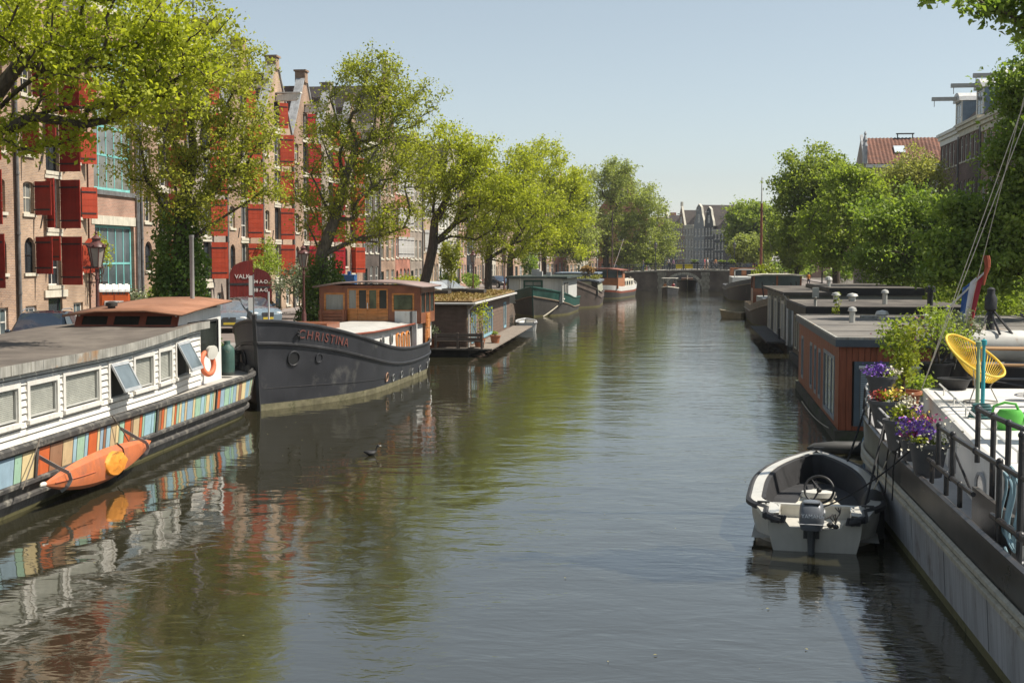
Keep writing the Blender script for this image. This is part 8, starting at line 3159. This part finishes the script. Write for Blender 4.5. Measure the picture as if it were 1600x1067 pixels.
car('silver car parked behind the sedum-roofed houseboat, left one', (-20.3, 110.5, QZ + .005), R(40), CS)
car('silver-grey car parked behind the sedum-roofed houseboat, right one', (-20.3, 116.5, QZ + .005), R(40), mat('paint_grey', (.25, .27, .28), .28, .08, 2, coat=.8))
car('dark car under the trees behind the grey box boat', (-20.3, 150, QZ + .005), R(40), CB)

# portable toilet
pt_ = thing('portable_toilet', 'orange portable toilet with a ribbed white roof beside the nearest lantern post', 'portable toilet', (-23.2, 50.2, QZ), R(26))
ORG = mat('toilet_orange', (.62, .13, .035), .45, .08, 3, streak=.1)
v = MB()
v.box(-.58, .58, -.58, .58, .08, 2.08)
v.build('cabin', ORG, pt_, bevel=.03)
for i in range(2):
    v = MB()
    v.box(-.48 + .5 * i, -.03 + .5 * i, -.605, -.585, .3, 1.95)
    v.build('front_panel', ORG, pt_)
v = MB()
v.box(.585, .61, -.42, .42, .15, 1.98)
v.box(.611, .622, -.36, .36, .3, 1.2).box(.611, .622, -.36, .36, 1.3, 1.9)
v.build('door', ORG, pt_)
v = MB()
prof = [(-.62, 2.08), (.62, 2.08), (.60, 2.17), (.45, 2.29), (.2, 2.36), (-.2, 2.36), (-.45, 2.29), (-.60, 2.17)]
v.prism(prof, 'x', -.62, .62)
for i in range(5):
    x = -.5 + .25 * i
    v.prism([(p[0] * 1.02, 2.08 + (p[1] - 2.08) * 1.13) for p in prof], 'x', x - .06, x + .06)
v.build('roof', mat('toilet_white', (.72, .71, .68), .5, .05), pt_)
v = MB()
for k in range(8):
    v.box(-.45 + .115 * k, -.38 + .115 * k, -.60, -.584, 1.98, 2.06)
v.build('vent', mat('vent_grey', (.14, .12, .11), .6, .1), pt_)
v = MB()
v.box(-.38, .36, -.625, -.606, 1.45, 1.72)
s_ = v.build('sign', mat('sign_white', (.70, .69, .65), .5, .05), pt_)
inst('lettering', text_mesh('Boels', .25, .003, mat('letter_black', (.03, .03, .03), .5, .1)), s_, (0, -.628, 1.585), (R(90), 0, 0))
v = MB()
v.box(.623, .632, -.1, .3, 1.45, 1.85)
v.build('notice', mat('sign_white', (.70, .69, .65), .5, .05), pt_)
# parking sign
o = thing('sign_post', 'thin grey sign post with narrow white plates in front of the sage shrubs', 'sign', (-18.4, 53.6, QZ), R(20))
v = MB()
v.tube([(0, 0, 0), (0, 0, 2.75)], .03, 8)
v.build('post', PIPE, o)
for z0, z1, w_ in ((1.85, 2.7, .12), (1.2, 1.75, .14)):
    v = MB()
    v.box(-w_ * 1.6, -.035, -.05, -.03, z0, z1)
    v.build('plate', mat('sign_white', (.70, .69, .65), .5, .05), o)
# blue bin-like cabinet seen above the mahogany wheelhouse
o = thing('utility_box', 'small bright blue box standing by the brick fronts above the mahogany wheelhouse', 'box', (-24.0, 91.0, QZ), 0)
v = MB()
v.box(-.5, .5, -.4, .4, 0, 2.3).box(-.12, .12, -.12, .12, 2.3, 2.55)
v.build('cabinet', mat('box_blue', (.04, .13, .32), .4, .1), o, bevel=.05)

# shrubs on the left pavement
shrub('rose_bush', 'loose pale rose bush in front of the turquoise windows', (-23.8, 53.6, QZ), (1.3, 1.5, 2.4), L_SAGE, 1900, .12, 201, flowers=(FL_W, 110, .1), group='bushes along the brick fronts')
shrub('rose_bush', 'green bush between the pale rose bush and the ivy elm', (-23.6, 56.6, QZ), (1.4, 1.6, 2.5), L_MID, 1500, .12, 202, group='bushes along the brick fronts')
shrub('garden_bush', 'dark rounded bush at the foot of the ivy elm', (-21.5, 53.5, QZ), (1.2, 1.5, 1.9), L_DARK, 1500, .12, 203, group='bushes along the brick fronts')
shrub('climbing_plant', 'bright green climber tumbling over the lettered red gate', (-25.7, 77.0, QZ + 1.5), (.9, 2.9, 3.4), L_MID, 2600, .16, 204, cat='plant')
shrub('climbing_plant', 'lime climber trailing from the wall corner left of the turquoise windows', (-25.9, 54.6, QZ + 2.2), (.5, .9, 2.6), L_YEL, 500, .13, 205, cat='plant')
shrub('sage_shrub', 'tall grey-green shrub left of the reddish lantern post', (-21.8, 71.5, QZ), (1.7, 2.4, 3.6), L_SAGE, 3200, .16, 206, group='bushes along the brick fronts')
shrub('sage_shrub', 'grey-green shrub behind the reddish lantern post', (-22.4, 77.5, QZ), (1.5, 2.4, 3.2), L_SAGE, 2400, .16, 207, group='bushes along the brick fronts')
shrub('garden_bush', 'reddish green low bush at the foot of the red gate', (-22.0, 66.0, QZ), (1.1, 1.4, 1.6), leafmat('leaf_ruddy', (.12, .09, .04), (.22, .17, .08), .3, (1.2, 1.1, .7)), 900, .13, 208, group='bushes along the brick fronts')
shrub('garden_bush', 'lime green bush showing above the mahogany wheelhouse roof', (-20.5, 96.0, QZ), (1.8, 2.2, 2.6), L_YEL, 1500, .2, 209, group='bushes along the brick fronts')
shrub('ivy_column', 'ivy-grown post standing between the leaning and the forked elm', (-18.7, 103.0, QZ), (1.0, 1.0, 5.6), L_MID2, 2200, .22, 210, cat='plant')
shrub('hedge', 'clipped dark hedge behind the sedum roof', (-22.5, 122.0, QZ), (1.2, 4.5, 2.0), L_DARK, 2200, .22, 211, cat='hedge', lumps=10)
shrub('hedge', 'second dark hedge right of the forked elm trunk', (-22.5, 136.0, QZ), (1.2, 4.5, 2.2), L_DARK, 1800, .26, 212, cat='hedge', lumps=10)
shrub('ivy_column', 'dark ivy clump above the green hulled houseboat', (-18.6, 158.0, QZ), (1.3, 1.3, 6.0), L_DARK, 1500, .32, 213, cat='plant')
# growth along the right quay edge
for i, (x, y, sx, sy, sz, m_, lab) in enumerate((
        (13.6, 38.5, 1.6, 2.4, 3.4, L_DARK, 'dark bush at the right edge behind the white boom'),
        (12.9, 43.5, 1.3, 1.8, 2.3, L_YEL, 'yellow-green bush to the right of the flag'),
        (13.8, 49.0, 1.8, 2.6, 3.6, L_DARK, 'dark bush behind the flag and winch'),
        (13.0, 54.5, 1.5, 2.4, 2.8, L_MID, 'green bush at the end of the middle black roof'),
        (13.8, 61.0, 1.8, 3.0, 3.6, L_DARK, 'dark bush behind the raised black roof'),
        (13.2, 68.0, 1.7, 2.8, 3.2, L_MID, 'green bush behind the raised black roof, second'),
        (13.8, 76.0, 1.8, 3.2, 3.6, L_DARK, 'dark bush along the right quay in the middle distance'),
        (12.9, 84.0, .9, 1.2, 3.4, L_SAGE, 'slender pale bush above the raised black roof'),
        (13.6, 92.0, 1.7, 3.0, 3.0, L_DARK, 'bush below the broad elm on the right quay'))):
    shrub('quay_bush', lab, (x, y, QZ), (sx, sy, sz), m_, 2200, .17, 230 + i, group='bushes along the right quay')

# bicycles
BIKE_M = [mat('bike_black', (.02, .02, .022), .4, .2), mat('bike_grey', (.16, .17, .18), .4, .2), mat('bike_red', (.22, .03, .03), .4, .2), mat('bike_blue', (.04, .09, .18), .4, .2)]
def make_bike(m):
    o = thing('bicycle', 'upright city bicycle parked against the bridge railing', 'bicycle', (0, 0, -50), 0, 'bicycles along the bridge railing')
    for y in (-.53, .53):
        v = MB()
        v.tube([(0, y + .33 * math.cos(a), .35 + .33 * math.sin(a)) for a in np.linspace(0, 2 * PI, 15)[:-1]], .022, 4, closed=True)
        w_ = v.build('wheel', TYRE, o)
        v = MB()
        for a in np.linspace(0, PI, 5)[:-1]:
            v.tube([(0, y + .32 * math.cos(a), .35 + .32 * math.sin(a)), (0, y - .32 * math.cos(a), .35 - .32 * math.sin(a))], .006, 3)
        v.build('spokes', RIM, w_)
    v = MB()
    for p, q in (((0, -.53, .35), (0, -.1, .35)), ((0, -.53, .35), (0, -.2, .85)), ((0, -.1, .3), (0, -.25, .95)), ((0, -.1, .35), (0, .38, .8)), ((0, -.2, .85), (0, .36, .88)), ((0, .53, .35), (0, .34, 1.05))):
        v.tube([p, q], .022, 4)
    v.build('frame', m, o)
    v = MB()
    v.tube([(-.27, .18, 1.08), (-.2, .33, 1.1), (.2, .33, 1.1), (.27, .18, 1.08)], .02, 4)
    v.build('handlebar', m, o)
    v = MB()
    v.ball((0, -.27, 1.0), (.10, .15, .05), 6, 4)
    v.build('saddle', TYRE, o)
    return o
protos = [make_bike(m) for m in BIKE_M]
used = [False] * 4
rb_ = random.Random(9)
def bike(x, y, z, rz, label=None, group=None):
    k = rb_.randrange(4)
    if not used[k]:
        used[k] = True
        o = protos[k]
        o.location = (x, y, z)
        o.rotation_euler = (0, 0, rz)
    else:
        o = copy_tree(protos[k], (x, y, z), rz)
    cn = ('black', 'grey', 'red', 'blue')[k]
    if label:
        o['label'] = cn + ' ' + label
        o['group'] = group
    else:
        o['label'] = f"{cn} city bicycle parked against the bridge railing {'left' if x < -9 else 'just left' if x < 0 else 'right' if x > 7 else 'just right'} of the arch"
    return o
for x in (-12.2, -11.3, -10.1, -9.3, -8.4, -7.2, -6.3, -5.2, 3.4, 4.1, 5.2, 6.0, 6.9, 8.2, 8.9, 9.8, 10.6):
    bike(x, 188.75, deck_z(x) + .03, R(90 + rb_.uniform(-14, 14)))
for y in (136, 138, 141, 143.5):
    bike(-18.3, y, QZ + .01, R(rb_.uniform(-15, 15)), f'city bicycle at the left quay edge, {("nearest", "second", "third", "farthest")[(136, 138, 141, 143.5).index(y)]} of four', 'bicycles at the left quay edge')
for p, u in zip(protos, used):
    if not u:
        p.location = (11.4, 188.8, deck_z(11.4))

# people: one continuous skinned body each, coloured by height
def person(label, loc, rz, top, legs, hair, h=1.72, sit=False, stride=.14, arm=.15, skirt=False, group=None):
    me = bpy.data.meshes.new('person')
    k = h / 1.72
    V = [(0, 0, .95), (0, 0, 1.15), (0, .01, 1.36), (0, .01, 1.48), (0, -.01, 1.60), (0, 0, 1.70)]
    E = [(i, i + 1) for i in range(5)]
    RD = [.15, .125, .155, .06, .095, .07]
    for s in (-1, 1):
        b = len(V)
        if sit:
            V += [(s * .1, 0, .92), (s * .12, -.42, .93), (s * .12, -.45, .5), (s * .12, -.58, .46)]
        else:
            V += [(s * .1, 0, .88), (s * .1, -s * stride * .5, .5), (s * .1, s * stride * .8, .08), (s * .11, s * stride * .8 - .14, .04)]
        RD += [.095, .062, .045, .04]
        E += [(0, b), (b, b + 1), (b + 1, b + 2), (b + 2, b + 3)]
        b = len(V)
        V += [(s * .19, .01, 1.40), (s * .24, .02 + s * arm * .3, 1.14), (s * .23, -.08 + s * arm - (.22 if sit else 0), .92 if not sit else 1.02), (s * .23, -.12 + s * arm - (.26 if sit else 0), .82 if not sit else .98)]
        RD += [.058, .042, .034, .03]
        E += [(2, b), (b, b + 1), (b + 1, b + 2), (b + 2, b + 3)]
    me.from_pydata([(x * k, y * k, z * k) for x, y, z in V], E, [])
    ob = bpy.data.objects.new('person_tmp', me)
    COL.objects.link(ob)
    sk = ob.modifiers.new('skin', 'SKIN')
    for d, r in zip(me.skin_vertices[0].data, RD):
        d.radius = (r * k, r * k * .8)
    me.skin_vertices[0].data[0].use_root = True
    ob.modifiers.new('sub', 'SUBSURF').levels = 1
    bpy.context.view_layer.update()
    m2 = bpy.data.meshes.new_from_object(ob.evaluated_get(bpy.context.evaluated_depsgraph_get()))
    bpy.data.objects.remove(ob)
    m2.materials.clear()
    for m in (mat('skin_tone', (.42, .25, .17), .6, .08), top, legs, hair, TYRE):
        m2.materials.append(m)
    for p in m2.polygons:
        c = p.center / k
        if c.z > 1.64 or (c.z > 1.55 and c.y > .02):
            i = 3
        elif c.z > 1.47:
            i = 0
        elif c.z > .96 and not (abs(c.x) > .2 and c.z < 1.2):
            i = 1
        elif abs(c.x) > .195:
            i = 0
        elif c.z < .1:
            i = 4
        else:
            i = 2
        p.material_index = i
        p.use_smooth = True
    o = bpy.data.objects.new('person', m2)
    COL.objects.link(o)
    o.location = loc
    o.rotation_euler = (0, 0, rz)
    tag(o, label, 'person', group)
    v = MB()
    v.ball((0, 0, 1.655 * k), (.105 * k, .115 * k, .10 * k), 8, 6)
    hv = v.build('hair', hair, o, smooth=True)
    hv.location = (0, .02, .015)
    return o
def cl(n, c):
    return mat('cloth_' + n, c, .85, .12, 6)
HB, HD2, HBL = mat('hair_brown', (.08, .045, .025), .7, .2), mat('hair_dark', (.02, .016, .014), .7, .2), mat('hair_fair', (.30, .20, .09), .7, .2)
PB_ = 'people on the bridge'
person('person in a pink-red top and bare legs walking over the bridge', (3.35, 189.6, deck_z(3.3)), R(80), cl('pink', (.50, .10, .12)), mat('skin_tone', (.42, .25, .17)), HB, group=PB_)
person('person in a white top and pale shorts walking over the bridge', (3.8, 190.2, deck_z(3.8)), R(80), cl('white', (.62, .60, .56)), cl('beige', (.42, .33, .24)), HBL, 1.68, group=PB_)
person('person in an orange-brown shirt at the bridge railing', (4.9, 189.3, deck_z(4.9)), R(10), cl('orange', (.42, .17, .05)), cl('navy', (.03, .04, .08)), HD2, group=PB_)
person('person in a mauve top at the left part of the bridge', (-1.2, 189.8, deck_z(-1.2)), R(-60), cl('mauve', (.28, .16, .26)), cl('black', (.025, .025, .03)), HB, 1.66, group=PB_)
person('person in a pale grey shirt at the left part of the bridge', (-1.9, 190.1, deck_z(-1.9)), R(-60), cl('grey', (.34, .33, .34)), cl('navy', (.03, .04, .08)), HD2, 1.8, group=PB_)
person('person in a dark jacket near the left lantern on the bridge', (-5.6, 190.0, deck_z(-5.6)), R(70), cl('black', (.025, .025, .03)), cl('denim', (.08, .12, .2)), HD2, group=PB_)
person('person in a violet top walking on the right quay near the mast', (13.5, 172.0, QZ), R(20), cl('violet', (.22, .08, .30)), cl('black', (.025, .025, .03)), HB, group='people on the right quay')
person('person in an orange vest walking on the right quay', (15.4, 160.0, QZ), R(10), cl('vest', (.60, .22, .03)), cl('navy', (.03, .04, .08)), HD2, 1.8, group='people on the right quay')
person('person in a blue shirt farther right on the right quay', (17.8, 150.0, QZ), R(-10), cl('blue', (.06, .14, .36)), cl('beige', (.42, .33, .24)), HB, group='people on the right quay')
# yellow barrier boards and planters on the bridge
for i, (x, w_, lab) in enumerate(((-.35, .95, 'yellow board on the bridge crest, left one'), (1.05, 1.15, 'yellow board on the bridge crest, right one'))):
    o = thing('barrier_board', lab, 'barrier', (x, 188.75, deck_z(x) + .02), 0, 'yellow boards on the bridge')
    v = MB()
    v.box(-w_ / 2, w_ / 2, -.05, .05, .15, .78)
    v.build('board', mat('board_yellow', (.62, .50, .03), .5, .1), o)
    for s in (-1, 1):
        v = MB()
        v.box(s * w_ * .4 - .04, s * w_ * .4 + .04, -.25, .25, 0, .15)
        v.build('foot', IRON, o)
for i, (x, lab) in enumerate(((1.9, 'flower box on the bridge railing above the arch'), (5.9, 'flower box on the bridge railing right of the walkers'), (7.1, 'flower box on the right part of the bridge railing'), (-4.8, 'flower box on the bridge railing by the left lantern'))):
    o = thing('flower_box', lab, 'planter', (x, 188.0, deck_z(x) + .85), 0, 'flower boxes on the bridge railing')
    v = MB()
    v.box(-.6, .6, -.15, .15, 0, .22)
    v.build('box', IRON, o)
    shrub('f', '', (0, 0, .15), (.7, .25, .6), L_MID, 120, .2, 300 + i, parent=o, stems=3)
o = thing('street_sign', 'dark rectangular street sign on a post at the right end of the bridge', 'sign', (11.6, 186.5, QZ), 0)
v = MB()
v.tube([(0, 0, 0), (0, 0, 4.6)], .06, 6)
v.build('post', iron, o)
v = MB()
v.box(-.75, .75, -.08, -.04, 4.6, 5.05)
v.build('plate', mat('sign_dark', (.03, .035, .05), .5, .1), o)

# two boats under way at the bridge
t1 = thing('canopy_sloop', 'small dark open boat under a pale canopy coming out of the bridge arch', 'boat', (-1.35, 176.0, 0), R(176))
HT = Hull(7.0, 2.1, lambda t: .75 + .3 * t ** 2, bow=(.45, 2), stern=(.1, 2.5), rake=(.5, .2), zb=-.2, tipw=(.03, .6))
HT.shell([HT.sheer, lambda t: .35, lambda t: -.2]).build('hull', H_BLACK, t1, smooth=30)
HT.strake(HT.sheer, .06).build('gunwale', W_CREAM, t1, smooth=True)
HT.deck(lambda t: .3, .03, .95).build('floor', DECKW, t1)
for x in (-.85, .85):
    for y in (1.0, 4.6):
        v = MB()
        v.tube([(x, y, .7), (x, y, 2.05)], .03, 5)
        v.build('canopy_post', IRON, t1)
v = MB()
v.box(-1.0, 1.0, .8, 4.8, 2.05, 2.12)
v.build('canopy', mat('canopy_beige', (.45, .42, .36), .7, .1), t1)
for i, (x, y, c, hh, lab) in enumerate(((-.5, 3.4, 'pink', HB, 'person in a pink top sitting in the canopy boat, left side'), (.5, 3.2, 'grey', HD2, 'person in a grey shirt sitting in the canopy boat, right side'), (-.45, 2.2, 'white', HBL, 'person in a white shirt sitting farther back in the canopy boat'), (.45, 4.8, 'orange', HD2, 'person in an orange shirt in the bow of the canopy boat'))):
    p = Vector((-1.35, 176.0, 0)) + Matrix.Rotation(R(176), 3, 'Z') @ Vector((x, y, -.12))
    person(lab, p, R(176 + 180 + 30 * (i % 2) - 15), MATS['cloth_' + c], cl('denim', (.08, .12, .2)), hh, 1.7, True, group='people sitting in the canopy boat')
t2 = thing('tug_boat', 'dark navy tug seen bow-on passing under the bridge', 'boat', (.9, 206.0, 0), R(180))
HU = Hull(13, 3.1, lambda t: 1.0 + .55 * t ** 2, bow=(.5, 2.2), stern=(.12, 2.5), rake=(.35, .3), zb=-.4, tipw=(.03, .3))
HU.shell([HU.sheer, lambda t: .5, lambda t: -.4]).build('hull', mat('hull_navy', (.012, .02, .032), .4, .2), t2, smooth=30)
HU.strake(HU.sheer, .08).build('rubbing_strake', TYRE, t2, smooth=True)
HU.deck(lambda t: HU.sheer(t) - .3, .03, .97).build('deck', DECKW, t2)
v = MB()
v.bar((0, 13.03, 1.5), (0, 12.75, -.3), .14, .1, up=(0, 1, 0))
v.build('stem', W_CREAM, t2)
v = MB()
v.box(-.9, .9, 3, 7, .8, 1.75)
v.build('deckhouse', mat('deckhouse_brown', (.16, .10, .07), .5, .15), t2)
v = MB()
v.tube([(0, 8, 1.0), (0, 8, 2.2)], .09, 6)
v.build('bitt', W_CREAM, t2)
# waterfowl
o = thing('coot', 'small black water bird swimming left of the middle of the canal', 'bird', (-7.2, 29.2, 0), R(-60))
v = MB()
DKF = mat('feather_black', (.015, .015, .016), .6, .2)
v.loft([[(r * math.cos(a), y, z + r * .75 * math.sin(a)) for a in np.linspace(0, 2 * PI, 11)[:-1]] for y, z, r in ((-.19, .10, .01), (-.15, .09, .045), (-.06, .06, .085), (.05, .06, .085), (.10, .09, .055), (.12, .15, .036), (.135, .20, .034), (.16, .225, .038), (.19, .225, .03), (.205, .22, .012))], closed=True, cap=True)
v.build('body', DKF, o, smooth=True)
v = MB()
v.loft([[(r * math.cos(a), y, .218 + r * math.sin(a)) for a in np.linspace(0, 2 * PI, 7)[:-1]] for y, r in ((.2, .014), (.25, .004))], closed=True, cap=True)
v.build('beak', W_WHITE, o)

# bushes closing the gaps near the right end of the bridge
for i, (x, y, lab) in enumerate(((14.5, 183, 'dark bush on the right quay just before the bridge'), (17.5, 196, 'dark bush beyond the right end of the bridge'), (21.0, 172, 'dark bush in front of the houses near the right bridge end'), (15.5, 212, 'bush under the rounded far elm'))):
    shrub('quay_bush', lab, (x, y, QZ), (3.0, 3.0, 3.4), L_DARK, 900, .4, 330 + i, group='bushes near the right bridge end')
# stray leaves and seed fluff drifting on the water
n = 150
P = np.stack([rng.uniform(-11, 4, n), rng.uniform(14, 75, n) ** 1.0, np.full(n, .012)], 1)
fl_ = inst('floating_leaves', leaf_mesh('floating_leaves', P, .045, mat('leaf_litter', (.22, .20, .09), .8, .3), up=30), None, (0, 0, 0))
fl_['kind'] = 'stuff'
# ------------------------------------------------------------------ thin summer haze over the canal
v = MB()
v.box(-700, 700, -250, 700, -2.3, 40)
hz = v.build('haze', None)
hz.data.materials.clear()
hm = bpy.data.materials.new('haze_air')
hm.use_nodes = True
hn = hm.node_tree.nodes
hn.remove(hn['Principled BSDF'])
pv = hn.new('ShaderNodeVolumePrincipled')
pv.inputs['Color'].default_value = (0.93, 0.95, 0.97, 1)
pv.inputs['Density'].default_value = 0.00014
pv.inputs['Anisotropy'].default_value = 0.2
hm.node_tree.links.new(pv.outputs[0], hn['Material Output'].inputs['Volume'])
hz.data.materials.append(hm)
hz['kind'] = 'stuff'
